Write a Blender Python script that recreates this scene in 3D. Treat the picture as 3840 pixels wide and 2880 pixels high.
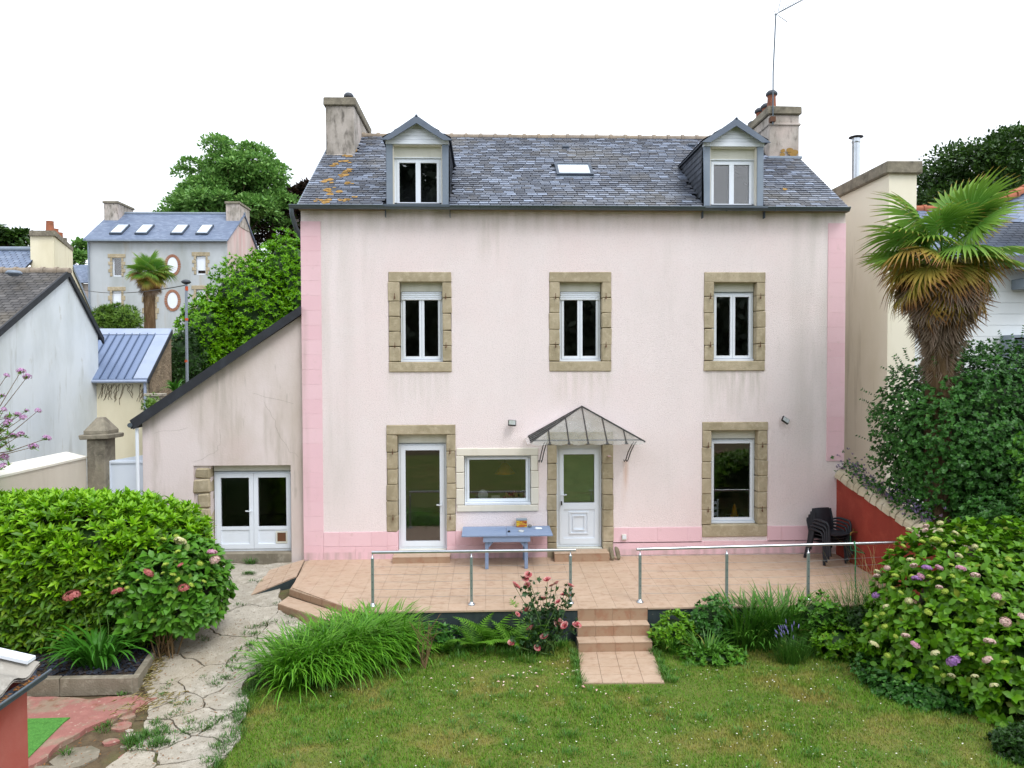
import bpy, bmesh, math, random
import numpy as np
from mathutils import Vector, Matrix, Quaternion
rnd = random.Random(11)
rng = np.random.default_rng(7)
for o in list(bpy.data.objects): bpy.data.objects.remove(o)
scene = bpy.context.scene
COL = scene.collection
# ------------------------------------------------------------------ camera
FPX, DCAM, HCAM = 2661.0, 14.9, 4.1
def _rot(yaw, pitch, roll):
    cy, sy = math.cos(yaw), math.sin(yaw); Ry = np.array([[cy,-sy,0],[sy,cy,0],[0,0,1]])
    cp, sp = math.cos(pitch), math.sin(pitch); Rx = np.array([[1,0,0],[0,cp,-sp],[0,sp,cp]])
    M = np.array([[1,0,0],[0,0,-1],[0,1,0.]]) @ Rx @ Ry
    cr, sr = math.cos(roll), math.sin(roll)
    return np.array([[cr,-sr,0],[sr,cr,0],[0,0,1]]) @ M
RM = _rot(*[math.radians(a) for a in (1.93, 1.4, -.18)])
CAMP = np.array([0, -DCAM, HCAM])
cd = bpy.data.cameras.new('camera'); cam = bpy.data.objects.new('camera', cd); COL.objects.link(cam)
m3 = Matrix([[RM[0][i], -RM[1][i], -RM[2][i]] for i in range(3)])
cam.matrix_world = Matrix.Translation(CAMP) @ m3.to_4x4()
cd.sensor_width = 36; cd.lens = FPX/3840*36; cd.clip_start = .05; cd.clip_end = 600
scene.camera = cam
# ------------------------------------------------------------------ sky and sun (overcast, brighter from the right front)
SUN_EL, SUN_AZ = math.radians(56), math.radians(38)      # azimuth measured from -Y towards +X
w = bpy.data.worlds.new('World'); scene.world = w; w.use_nodes = True
nt = w.node_tree; nt.nodes.clear()
out = nt.nodes.new('ShaderNodeOutputWorld'); bg = nt.nodes.new('ShaderNodeBackground')
sky = nt.nodes.new('ShaderNodeTexSky'); sky.sky_type = 'NISHITA'; sky.sun_disc = False
sky.sun_elevation = SUN_EL; sky.sun_rotation = math.pi - SUN_AZ; sky.dust_density = 3; sky.air_density = 1.0
noi = nt.nodes.new('ShaderNodeTexNoise'); noi.inputs['Scale'].default_value = 2.2; noi.inputs['Detail'].default_value = 4
rmp = nt.nodes.new('ShaderNodeValToRGB')
rmp.color_ramp.elements[0].position = .3; rmp.color_ramp.elements[1].position = .7
rmp.color_ramp.elements[0].color = (9.2,9.8,10.7,1); rmp.color_ramp.elements[1].color = (10.3,10.7,11.3,1)
mx = nt.nodes.new('ShaderNodeMix'); mx.data_type = 'RGBA'; mx.inputs[0].default_value = .93
nt.links.new(noi.outputs['Fac'], rmp.inputs['Fac'])
nt.links.new(sky.outputs['Color'], mx.inputs[6]); nt.links.new(rmp.outputs['Color'], mx.inputs[7])
nt.links.new(mx.outputs[2], bg.inputs['Color']); bg.inputs['Strength'].default_value = .12
nt.links.new(bg.outputs['Background'], out.inputs['Surface'])
sl = bpy.data.lights.new('sun', 'SUN'); sl.energy = 1.5; sl.angle = math.radians(24); sl.color = (1,.985,.965)
so = bpy.data.objects.new('sun', sl); COL.objects.link(so)
sd = Vector((math.sin(SUN_AZ)*math.cos(SUN_EL), -math.cos(SUN_AZ)*math.cos(SUN_EL), math.sin(SUN_EL)))
so.rotation_euler = sd.to_track_quat('Z', 'Y').to_euler()
scene.view_settings.view_transform = 'Standard'; scene.view_settings.look = 'None'
scene.view_settings.gamma = 1; scene.view_settings.use_curve_mapping = False
scene.view_settings.exposure = .42
scene.render.engine = 'CYCLES'
scene.cycles.max_bounces = 6; scene.cycles.diffuse_bounces = 3; scene.cycles.glossy_bounces = 3
scene.cycles.transparent_max_bounces = 8; scene.cycles.transmission_bounces = 4
scene.cycles.use_denoising = True
# ------------------------------------------------------------------ pixel helpers (pixels of a 2212-wide view of the photo)
KV = 3840/2212
def ray(x, y): return RM.T @ np.array([(x*KV-1920)/FPX, (y*KV-1440)/FPX, 1])
def PY(x, y, Y=0.): d = ray(x,y); return CAMP + d*(Y-CAMP[1])/d[1]
def PZ(x, y, Z=0.): d = ray(x,y); return CAMP + d*(Z-CAMP[2])/d[2]
def PX(x, y, X=0.): d = ray(x,y); return CAMP + d*(X-CAMP[0])/d[0]
def sstep(a, b, t):
    t = np.clip((t-a)/(b-a), 0, 1); return t*t*(3-2*t)
def gz(x, y):
    """height of the ground: path falling from the house to the lawn, slopes behind"""
    path = -.55*np.clip((-.2-y)/4.6, 0, 1)
    lawn = -.55 + 0*x
    t = sstep(-3.3, -2.5, x)
    z = path*(1-t) + lawn*t*sstep(.3,-.5,y) + 0
    hill = sstep(9, 62, y)*9*sstep(24,-4,x) + sstep(10,60,y)*5*sstep(-4,24,x)
    z = np.where(y > -.2, z*0, z)
    return z + hill - .03*(x > 7.9)
def G(px, py):
    d = ray(px, py); t0, t1 = 3., 60.
    for _ in range(50):
        t = (t0+t1)/2; p = CAMP + d*t
        if p[2] > gz(p[0], p[1]): t0 = t
        else: t1 = t
    return CAMP + d*t0
# ------------------------------------------------------------------ materials
def hx(h):
    h = h.lstrip('#'); r = []
    for i in (0,2,4):
        v = int(h[i:i+2],16)/255; r.append(v/12.92 if v <= .04045 else ((v+.055)/1.055)**2.4)
    return (*r, 1)
MATS = {}
def mk(name, col, rough=.8, metal=0., layers=(), bump=None, rand=None, spec=.35, trans=0., attr=None, coat=0., zones=()):
    """procedural material: base colour, noise layers of stains (colour, scale, stretch, lo, hi, amount), per-piece variation, bump"""
    m = bpy.data.materials.new(name); m.use_nodes = True; t = m.node_tree; N = t.nodes; L = t.links
    b = N['Principled BSDF']; geo = N.new('ShaderNodeNewGeometry')
    cur = N.new('ShaderNodeRGB'); cur.outputs[0].default_value = hx(col) if isinstance(col,str) else col; cur = cur.outputs[0]
    def mix(a, cB, fac):
        x = N.new('ShaderNodeMix'); x.data_type = 'RGBA'; L.new(a, x.inputs[6])
        if hasattr(cB, 'node'): L.new(cB, x.inputs[7])
        else: x.inputs[7].default_value = hx(cB) if isinstance(cB,str) else cB
        L.new(fac, x.inputs[0]); return x.outputs[2]
    def ramp(v, lo, hi, f):
        r = N.new('ShaderNodeMapRange'); r.clamp = True; L.new(v, r.inputs[0]); r.inputs[1].default_value = lo; r.inputs[2].default_value = hi
        r.inputs[3].default_value = 0; r.inputs[4].default_value = f; return r.outputs[0]
    def coords(st):
        v = N.new('ShaderNodeVectorMath'); v.operation = 'MULTIPLY'; L.new(geo.outputs['Position'], v.inputs[0]); v.inputs[1].default_value = st; return v.outputs[0]
    if rand:
        for cB, src, lo, hi, f in rand:
            if src == 'island': s = geo.outputs['Random Per Island']
            else:
                oi = N.new('ShaderNodeObjectInfo'); s = oi.outputs['Random']
            wn = N.new('ShaderNodeTexWhiteNoise'); wn.noise_dimensions = '1D'
            ad = N.new('ShaderNodeMath'); ad.operation = 'ADD'; L.new(s, ad.inputs[0]); ad.inputs[1].default_value = len(N)*1.37; L.new(ad.outputs[0], wn.inputs['W'])
            cur = mix(cur, cB, ramp(wn.outputs['Value'], lo, hi, f))
    if attr:
        a = N.new('ShaderNodeAttribute'); a.attribute_name = 'tip'
        for cB, lo, hi, f in attr: cur = mix(cur, cB, ramp(a.outputs['Fac'], lo, hi, f))
    for ly in layers:
        cB, sc, st, lo, hi, f = ly[:6]
        n = N.new('ShaderNodeTexNoise'); n.inputs['Scale'].default_value = sc; n.inputs['Detail'].default_value = 5 if len(ly) < 7 else ly[6]; n.inputs['Roughness'].default_value = .6
        L.new(coords(st), n.inputs['Vector'])
        cur = mix(cur, cB, ramp(n.outputs['Fac'], lo, hi, f))
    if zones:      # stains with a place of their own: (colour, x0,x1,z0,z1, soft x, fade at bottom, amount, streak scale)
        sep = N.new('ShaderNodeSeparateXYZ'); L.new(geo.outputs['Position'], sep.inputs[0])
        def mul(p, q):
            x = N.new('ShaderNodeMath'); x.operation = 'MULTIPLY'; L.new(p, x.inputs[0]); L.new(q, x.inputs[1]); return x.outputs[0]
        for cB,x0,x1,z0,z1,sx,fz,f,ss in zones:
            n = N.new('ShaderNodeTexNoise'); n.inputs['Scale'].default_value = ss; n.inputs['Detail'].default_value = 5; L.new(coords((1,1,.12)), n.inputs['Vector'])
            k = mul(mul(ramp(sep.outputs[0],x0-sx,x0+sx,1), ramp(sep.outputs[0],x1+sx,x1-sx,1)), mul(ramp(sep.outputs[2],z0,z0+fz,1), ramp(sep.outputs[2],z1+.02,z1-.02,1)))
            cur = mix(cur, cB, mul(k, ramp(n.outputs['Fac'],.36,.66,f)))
    L.new(cur, b.inputs['Base Color'])
    b.inputs['Roughness'].default_value = rough; b.inputs['Metallic'].default_value = metal
    b.inputs['Specular IOR Level'].default_value = spec
    if coat: b.inputs['Coat Weight'].default_value = coat
    if bump:
        n = N.new('ShaderNodeTexNoise'); n.inputs['Scale'].default_value = bump[0]; n.inputs['Detail'].default_value = 4
        L.new(coords(bump[3] if len(bump) > 3 else (1,1,1)), n.inputs['Vector'])
        bp = N.new('ShaderNodeBump'); bp.inputs['Strength'].default_value = bump[1]; bp.inputs['Distance'].default_value = bump[2]
        L.new(n.outputs['Fac'], bp.inputs['Height']); L.new(bp.outputs[0], b.inputs['Normal'])
    if trans:
        tr = N.new('ShaderNodeBsdfTranslucent'); L.new(cur, tr.inputs['Color'])
        ms = N.new('ShaderNodeMixShader'); ms.inputs[0].default_value = trans
        L.new(b.outputs[0], ms.inputs[1]); L.new(tr.outputs[0], ms.inputs[2]); L.new(ms.outputs[0], N['Material Output'].inputs['Surface'])
    MATS[name] = m; return m
def glass(name, tint='#ffffff', ior=1.5, rough=.0, dirt=0., dcol='#c9cdc4'):
    m = bpy.data.materials.new(name); m.use_nodes = True; t = m.node_tree; N = t.nodes; L = t.links
    N.remove(N['Principled BSDF']); o = N['Material Output']
    tr = N.new('ShaderNodeBsdfTransparent'); tr.inputs[0].default_value = hx(tint)
    gl = N.new('ShaderNodeBsdfGlossy'); gl.inputs['Roughness'].default_value = rough
    fr = N.new('ShaderNodeFresnel'); fr.inputs['IOR'].default_value = ior
    mm = N.new('ShaderNodeMath'); mm.operation = 'MULTIPLY'; mm.inputs[1].default_value = 2.5; mm.use_clamp = True
    L.new(fr.outputs[0], mm.inputs[0])
    ms = N.new('ShaderNodeMixShader'); L.new(mm.outputs[0], ms.inputs[0]); L.new(tr.outputs[0], ms.inputs[1]); L.new(gl.outputs[0], ms.inputs[2])
    res = ms.outputs[0]
    if dirt:
        geo = N.new('ShaderNodeNewGeometry'); n = N.new('ShaderNodeTexNoise'); n.inputs['Scale'].default_value = 5; n.inputs['Detail'].default_value = 6
        L.new(geo.outputs['Position'], n.inputs['Vector'])
        r = N.new('ShaderNodeMapRange'); L.new(n.outputs['Fac'], r.inputs[0]); r.inputs[1].default_value = .3; r.inputs[2].default_value = .7; r.inputs[3].default_value = dirt*.6; r.inputs[4].default_value = dirt
        df = N.new('ShaderNodeBsdfDiffuse'); df.inputs[0].default_value = hx(dcol); tl = N.new('ShaderNodeBsdfTranslucent'); tl.inputs[0].default_value = hx(dcol)
        a2 = N.new('ShaderNodeMixShader'); a2.inputs[0].default_value = .5; L.new(df.outputs[0], a2.inputs[1]); L.new(tl.outputs[0], a2.inputs[2])
        m2 = N.new('ShaderNodeMixShader'); L.new(r.outputs[0], m2.inputs[0]); L.new(res, m2.inputs[1]); L.new(a2.outputs[0], m2.inputs[2]); res = m2.outputs[0]
    L.new(res, o.inputs['Surface']); MATS[name] = m; return m
# ------------------------------------------------------------------ mesh helpers
ORG = {}
def org(o): return ORG.get(o.name, Vector((0,0,0))) if o else Vector((0,0,0))
def tag(o, label=None, cat=None, group=None, kind=None):
    if label: o['label'] = label
    if cat: o['category'] = cat
    if group: o['group'] = group
    if kind: o['kind'] = kind
    return o
def thing(name, label, cat, loc=(0,0,0), rotz=0., group=None):
    o = bpy.data.objects.new(name, None); COL.objects.link(o); o.empty_display_size = .2
    o.location = loc; o.rotation_euler = (0,0,rotz); ORG[o.name] = Vector(loc) if not rotz else Vector((0,0,0))
    return tag(o, label, cat, group)
def link(name, me, parent=None, loc=None, rot=None, scale=None):
    o = bpy.data.objects.new(name, me); COL.objects.link(o)
    if parent: o.parent = parent
    if loc is not None: o.location = Vector(loc) - org(parent)
    if rot is not None: o.rotation_euler = rot
    if scale is not None: o.scale = scale
    ORG[o.name] = org(parent) if loc is None else Vector(loc)
    return o
def npmesh(name, V, Fc, mat=None, smooth=False, tip=None):
    me = bpy.data.meshes.new(name); V = np.asarray(V, np.float32).reshape(-1,3); Fc = np.asarray(Fc, np.int32)
    k = Fc.shape[1]; n = len(Fc)
    me.vertices.add(len(V)); me.vertices.foreach_set('co', V.ravel())
    me.loops.add(n*k); me.loops.foreach_set('vertex_index', Fc.ravel())
    me.polygons.add(n); me.polygons.foreach_set('loop_start', np.arange(0,n*k,k,dtype=np.int32)); me.polygons.foreach_set('loop_total', np.full(n,k,np.int32))
    if smooth: me.polygons.foreach_set('use_smooth', np.ones(n,bool))
    if tip is not None:
        a = me.attributes.new('tip', 'FLOAT', 'POINT'); a.data.foreach_set('value', np.asarray(tip,np.float32).ravel())
    me.update(calc_edges=True)
    if mat: me.materials.append(mat if not isinstance(mat,str) else MATS[mat])
    return me
class MB:
    def __init__(s): s.v = []; s.f = []; s.sm = []
    def add(s, vs, fs, smooth=False):
        k = len(s.v); s.v += [tuple(map(float,p)) for p in vs]; s.f += [tuple(i+k for i in f) for f in fs]; s.sm += [smooth]*len(fs); return s
    def box(s, x0,x1,y0,y1,z0,z1):
        return s.add([(x0,y0,z0),(x1,y0,z0),(x1,y1,z0),(x0,y1,z0),(x0,y0,z1),(x1,y0,z1),(x1,y1,z1),(x0,y1,z1)],
            [(0,3,2,1),(4,5,6,7),(0,1,5,4),(1,2,6,5),(2,3,7,6),(3,0,4,7)])
    def cbox(s, x0,x1,y0,y1,z0,z1, c=.01, j=0.):
        V = []; idx = {}
        for ix,x in enumerate((x0,x1)):
            for iy,y in enumerate((y0,y1)):
                for iz,z in enumerate((z0,z1)):
                    sx,sy,sz = (1-2*ix)*c, (1-2*iy)*c, (1-2*iz)*c
                    jx,jy,jz = [rnd.uniform(-j,j) for _ in range(3)]
                    for a in range(3):
                        d = [sx,sy,sz]; d[a] = 0
                        idx[(ix,iy,iz,a)] = len(V); V.append((x+d[0]+jx, y+d[1]+jy, z+d[2]+jz))
        F = []
        q = lambda *k: F.append(tuple(idx[i] for i in k))
        for a in range(3):
            for e in (0,1):
                o = [i for i in range(3) if i != a]
                def K(p,r):
                    t = [0,0,0]; t[a] = e; t[o[0]] = p; t[o[1]] = r; return (*t, a)
                F.append(tuple(idx[K(*pr)] for pr in ((0,0),(1,0),(1,1),(0,1))))
        for a in range(3):
            o = [i for i in range(3) if i != a]
            for p in (0,1):
                for r in (0,1):
                    def K(e,n):
                        t = [0,0,0]; t[a] = e; t[o[0]] = p; t[o[1]] = r; return (*t, n)
                    q(K(0,o[0]),K(1,o[0]),K(1,o[1]),K(0,o[1]))
        for ix in (0,1):
            for iy in (0,1):
                for iz in (0,1): q((ix,iy,iz,0),(ix,iy,iz,1),(ix,iy,iz,2))
        return s.add(V, F)
    def quad(s, *p): return s.add(p, [tuple(range(len(p)))])
    def prism(s, poly, vec):
        n = len(poly); vec = Vector(vec); a = [Vector(p) for p in poly]; b = [p+vec for p in a]
        return s.add(a+b, [tuple(range(n))[::-1], tuple(range(n,2*n))] + [(i,(i+1)%n,n+(i+1)%n,n+i) for i in range(n)])
    def ring(s, x0,x1,z0,z1, l,r,b,t, y0,y1):
        s.box(x0,x0+l,y0,y1,z0,z1); s.box(x1-r,x1,y0,y1,z0,z1)
        s.box(x0+l,x1-r,y0,y1,z0,z0+b); s.box(x0+l,x1-r,y0,y1,z1-t,z1); return s
    def tube(s, path, r, n=8, caps=True, smooth=True):
        P = [Vector(p) for p in path]; R = r if isinstance(r,(list,tuple)) else [r]*len(P); V = []; F = []
        up = None
        for i,p in enumerate(P):
            d = (P[min(i+1,len(P)-1)]-P[max(i-1,0)])
            if d.length < 1e-9: d = Vector((0,0,1))
            d.normalize()
            if up is None: up = d.orthogonal().normalized()
            a = (up - d*up.dot(d)); a = a.normalized() if a.length > 1e-6 else d.orthogonal().normalized(); up = a; b = d.cross(a)
            for k in range(n):
                t = 2*math.pi*k/n; V.append(p + (a*math.cos(t)+b*math.sin(t))*R[i])
        for i in range(len(P)-1):
            for k in range(n): F.append((i*n+k, i*n+(k+1)%n, (i+1)*n+(k+1)%n, (i+1)*n+k))
        s.add(V, F, smooth)
        if caps:
            s.add(V[:n], [tuple(range(n))[::-1]]); s.add(V[-n:], [tuple(range(n))])
        return s
    def lathe(s, prof, c=(0,0,0), n=16, smooth=True):
        V = []; F = []; m = len(prof)
        for r,z in prof:
            for k in range(n): t = 2*math.pi*k/n; V.append((c[0]+r*math.cos(t), c[1]+r*math.sin(t), c[2]+z))
        for i in range(m-1):
            for k in range(n): F.append((i*n+k, i*n+(k+1)%n, (i+1)*n+(k+1)%n, (i+1)*n+k))
        s.add(V, F, smooth)
        if prof[0][0] > 1e-4: s.add(V[:n], [tuple(range(n))[::-1]])
        if prof[-1][0] > 1e-4: s.add(V[-n:], [tuple(range(n))])
        return s
    def mesh(s, name, mat, off=(0,0,0)):
        me = bpy.data.meshes.new(name); ox,oy,oz = off
        me.from_pydata([(x-ox,y-oy,z-oz) for x,y,z in s.v], [], s.f)
        me.polygons.foreach_set('use_smooth', s.sm)
        if mat: me.materials.append(MATS[mat] if isinstance(mat,str) else mat)
        me.update(); return me
    def build(s, name, mat, parent=None, label=None, cat=None, group=None, kind=None):
        o = link(name, s.mesh(name, mat, org(parent)), parent)
        return tag(o, label, cat, group, kind)
def structure(name, mb, mat, parent=None):
    return mb.build(name, mat, parent, kind='structure' if parent is None else None)
# ================================================================== materials of the place
V1 = (1,1,1)
mk('render_pink', '#f6eaea', .9, layers=[('#e9dfde',.9,(1,1,.35),.45,.75,.5),('#d3cac4',2.2,(1,1,.12),.6,.78,.3),('#f4dedd',.35,V1,.45,.7,.5),('#d6cccb',28,V1,.5,.7,.35)], bump=(60,1.,.022),
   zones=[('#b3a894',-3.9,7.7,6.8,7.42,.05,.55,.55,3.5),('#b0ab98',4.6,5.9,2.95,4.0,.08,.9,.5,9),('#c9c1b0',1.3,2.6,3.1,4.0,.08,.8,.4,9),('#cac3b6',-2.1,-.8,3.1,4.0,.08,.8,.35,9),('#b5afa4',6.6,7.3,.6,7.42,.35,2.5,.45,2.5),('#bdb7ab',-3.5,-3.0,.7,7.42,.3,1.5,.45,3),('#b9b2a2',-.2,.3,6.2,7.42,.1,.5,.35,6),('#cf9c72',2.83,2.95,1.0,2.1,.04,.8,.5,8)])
mk('paint_pink', '#ecc8d0', .85, layers=[('#dcb6bb',1.2,(1,1,.5),.5,.75,.5),('#c4a9a2',6,V1,.6,.75,.35)], bump=(60,.5,.01), rand=[('#e6bac4','object',0,1,.5)],
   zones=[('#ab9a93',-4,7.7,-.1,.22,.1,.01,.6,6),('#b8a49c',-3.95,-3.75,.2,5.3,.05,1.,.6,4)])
mk('annex_render', '#ded2d0', .92, layers=[('#b3a594',.7,(1,1,.4),.42,.72,.7),('#a2998a',2.6,(1,1,.12),.54,.72,.6),('#dac6c4',.5,V1,.5,.7,.5),('#8d8678',6,(1,1,.2),.63,.75,.5)], bump=(35,.35,.01))
mk('granite', '#b8ab92', .9, layers=[('#8d8266',3,V1,.4,.7,.6),('#c9bda4',9,V1,.5,.7,.6),('#6f684f',1.3,(1,1,.4),.55,.75,.6),('#57513f',22,V1,.6,.75,.4)], bump=(45,.6,.012), rand=[('#9c9076','object',0,1,.6)])
mk('limestone', '#e0dcd0', .9, layers=[('#c6c0ae',2.5,(1,1,.3),.5,.75,.6)], bump=(40,.2,.004), rand=[('#d8d2c4','object',0,1,.5)])
mk('pvc', '#e4ebf4', .35, layers=[('#d5d9da',2,(1,1,.3),.55,.8,.35)], spec=.5)
mk('pvc_aged', '#d6d6cb', .5, layers=[('#b9b9a8',3,(1,1,.4),.5,.75,.5)])
mk('zinc', '#7f8b9a', .5, .25, layers=[('#97a2ad',2,V1,.45,.7,.5),('#5f6a72',1.5,(1,1,.3),.55,.75,.4)])
mk('zinc_mid', '#66707f', .5, .25, layers=[('#7b8694',2,V1,.45,.7,.5)])
mk('zinc_dark', '#4c5562', .55, .2, layers=[('#69727d',3,V1,.45,.7,.5)])
mk('gutter_metal', '#5d6871', .45, .45, layers=[('#47504f',1.2,(.4,1,1),.45,.7,.6),('#7b8790',.8,(.5,1,1),.5,.7,.5)])
slate_l = [('#8b8473',.35,V1,.55,.7,.35),('#9a8f78',9,V1,.63,.72,.5)]
slate_r = lambda s: [('#a0adc4',s,.4,1.,.75),('#3b3f49',s,.5,1.,.6),('#625f5d',s,.6,1.,.45)]  # pale blue share puts reflected sky into the colour of some slates
mk('slate', '#565c69', .42, layers=slate_l, rand=slate_r('island'), bump=(30,.3,.004), spec=.55)
mk('slate_piece', '#565c69', .42, layers=slate_l, rand=slate_r('object'), bump=(30,.3,.004), spec=.55)
mk('slate_dark', '#3c414a', .5, rand=[('#555b66','island',.3,1,.7),('#2c3036','island',.6,1,.6)], bump=(30,.3,.004))
mk('slate_brown', '#4c4a4a', .6, rand=[('#6d6a68','island',.4,1,.7),('#343332','island',.5,1,.7)], layers=[('#6e6450',.5,V1,.55,.7,.4)], bump=(30,.3,.004))
mk('slate_blue', '#6c7a92', .45, rand=[('#8592a8','island',.3,1,.7),('#56617a','island',.6,1,.5)], bump=(30,.3,.004))
mk('roof_felt', '#33363b', .9)
mk('ridge_clay', '#93877a', .85, layers=[('#6e665c',5,V1,.45,.7,.6),('#b5aa9a',11,V1,.55,.7,.5)], rand=[('#a3937d','object',0,1,.5)])
mk('ridge_red', '#a35f45', .85, layers=[('#7d5a48',5,V1,.45,.7,.6)], rand=[('#b87a5c','object',0,1,.5)])
mk('chimney_render', '#b8b0a8', .95, layers=[('#8a847a',2.2,(1,1,.5),.38,.62,.85),('#4a463f',6,(1,1,.4),.52,.68,.75),('#d9c6bf',.9,V1,.5,.7,.5)], bump=(40,.5,.012))
mk('chimney_cap', '#8a8374', .95, layers=[('#4e4a41',3,V1,.4,.7,.8),('#a39c8a',10,V1,.5,.7,.5),('#6c7443',2,V1,.62,.75,.6)], bump=(40,.5,.012))
mk('terracotta', '#8d5a45', .8, layers=[('#5b4238',5,V1,.4,.7,.7)], rand=[('#a0553c','object',0,1,.5)])
mk('pot_hood', '#4b4f55', .6, .3)
mk('lichen', '#9a7a44', .95, layers=[('#b58a4c',12,V1,.45,.65,.6),('#8c7a4c',6,V1,.55,.7,.5)])
mk('interior', '#b8aea0', .95); mk('interior_dark', '#4d433b', .95)
mk('iron', '#5f4232', .8, layers=[('#6d4630',20,V1,.4,.7,.7)])
mk('iron_black', '#2b2928', .6)
glass('glass')
glass('canopy_glass', '#e6ecec', dirt=.3, rough=.12, dcol='#e4e8e4')
mk('terrace_tile', '#b9a28c', .55, layers=[('#a98c76',11,(.6,1.1,1),.52,.6,.7),('#c6b09b',5,V1,.45,.7,.5),('#a98f76',.7,V1,.45,.7,.45)], rand=[('#bb9f88','object',0,1,.5)], spec=.4)
mk('riser_tile', '#a58b74', .6, layers=[('#9c7058',6,V1,.5,.62,.7),('#a88c74',2,V1,.4,.7,.5)], rand=[('#a98a70','object',0,1,.5)])
mk('grout', '#b09a85', .95, layers=[('#8f8270',1.5,V1,.45,.65,.8)])
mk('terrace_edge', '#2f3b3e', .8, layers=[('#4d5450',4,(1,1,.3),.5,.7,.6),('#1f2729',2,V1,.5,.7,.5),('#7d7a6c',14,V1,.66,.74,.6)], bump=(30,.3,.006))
# ================================================================== the pink house
XL, XR, ZE = -3.86, 7.60, 7.40          # facade ends and eaves height; facade plane is y = 0
RY, RZ, EY = 3.42, 9.96, -.13           # ridge, eaves overhang
TH = math.atan2(RZ-ZE, RY-EY); DEEP = 2*RY
house = thing('town_house', 'three storey pale pink rendered house with slate roof and two dormers', 'house', (1.87,0,.05))
def wall_open(x0,x1,z0,z1,y,opens,dep):
    """a wall sheet at y with rectangular holes and their reveals"""
    mb = MB(); xs = sorted({x0,x1,*[o[0] for o in opens],*[o[1] for o in opens]}); zs = sorted({z0,z1,*[o[2] for o in opens],*[o[3] for o in opens]})
    for a,b in zip(xs,xs[1:]):
        for c,d in zip(zs,zs[1:]):
            mx_,mz = (a+b)/2,(c+d)/2
            if any(o[0]<mx_<o[1] and o[2]<mz<o[3] for o in opens): continue
            mb.quad((a,y,c),(b,y,c),(b,y,d),(a,y,d))
    for o in opens:
        a,b,c,d = o; e = y+dep
        mb.quad((a,y,c),(a,y,d),(a,e,d),(a,e,c)); mb.quad((b,y,d),(b,y,c),(b,e,c),(b,e,d))
        mb.quad((a,y,c),(a,e,c),(b,e,c),(b,y,c)); mb.quad((a,y,d),(b,y,d),(b,e,d),(a,e,d))
    return mb
OPN = dict(w1=(-2.07,-.76,4.0,6.08), w2=(1.29,2.60,4.0,6.08), w3=(4.57,5.88,4.0,6.08), w4=(4.54,5.95,.46,2.91),
           d1=(-2.13,-.69,.05,2.89), d2=(1.24,2.64,.05,2.72), k=(-.67,1.05,1.05,2.39))
DORM = [(-2.08,-.80), (4.53,5.79)]
opens = list(OPN.values()) + [(a+.12,b-.12,ZE-.2+.25,ZE+.01) for a,b in DORM]
fb = wall_open(XL,XR,-.6,ZE,0,list(OPN.values()),.42)
# gables, back wall, floors (hollow so that the windows look into rooms)
for x in (XL,XR):
    fb.add([(x,0,-.6),(x,DEEP,-.6),(x,DEEP,ZE-.1),(x,RY,RZ-.1),(x,0,ZE-.02)],[(0,1,2,3,4)])
fb.quad((XL,DEEP,-.6),(XR,DEEP,-.6),(XR,DEEP,ZE),(XL,DEEP,ZE))
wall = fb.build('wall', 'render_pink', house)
ib = MB()
for a,b in ((.12,2.8),(3.1,6.4),(6.6,9.2)):
    x0,x1 = XL+.03,XR-.03; y0,y1 = .43,4.6
    if a > 6:
        ib.quad((x0,y0,a),(x1,y0,a),(x1,y1,a),(x0,y1,a)); continue
    ib.quad((x0,y0,a),(x1,y0,a),(x1,y1,a),(x0,y1,a)); ib.quad((x0,y1,a),(x1,y1,a),(x1,y1,b),(x0,y1,b)); ib.quad((x0,y0,b),(x0,y1,b),(x1,y1,b),(x1,y0,b))
    for x in (x0,x1,.9,3.4): ib.quad((x,y0,a),(x,y1,a),(x,y1,b),(x,y0,b))
ib.build('room_lining', 'interior', house)
# ---- pink corner blocks and base course
cn = lambda n, mat, x0,x1,y0,y1,z0,z1, c, j, par: MB().cbox(x0,x1,y0,y1,z0,z1,c,j).build(n, mat, par)
for x0,x1,zs,ze in ((XL-.006,-3.455,.06,7.12),(7.225,XR+.006,2.06,7.12)):
    n = round((ze-zs)/.312); h = (ze-zs)/n
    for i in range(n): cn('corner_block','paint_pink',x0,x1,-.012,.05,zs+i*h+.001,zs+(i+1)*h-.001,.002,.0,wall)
for row,(za,zb) in enumerate(((.03,.34),(.345,.645))):
    x = -3.45+(.0 if row else -.2)
    segs = [(-3.45,-2.13),(-.69,1.24),(2.64,4.54 if row else 7.2),(5.95,7.2) if row else None]
    for s in segs:
        if not s: continue
        n = max(1,round((s[1]-s[0])/.62)); h = (s[1]-s[0])/n
        off = h/2 if row else 0
        xs = [s[0]]+[s[0]+off+i*h for i in range(n+1) if s[0]+.08 < s[0]+off+i*h < s[1]-.08]+[s[1]]
        for a,b in zip(xs,xs[1:]): cn('base_block','paint_pink',a+.001,b-.001,-.013,.04,za+(.06 if a>2.6 and row==0 else 0),zb+(.03 if a>2.6 else 0)-.001,.0025,.0,wall)
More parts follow.
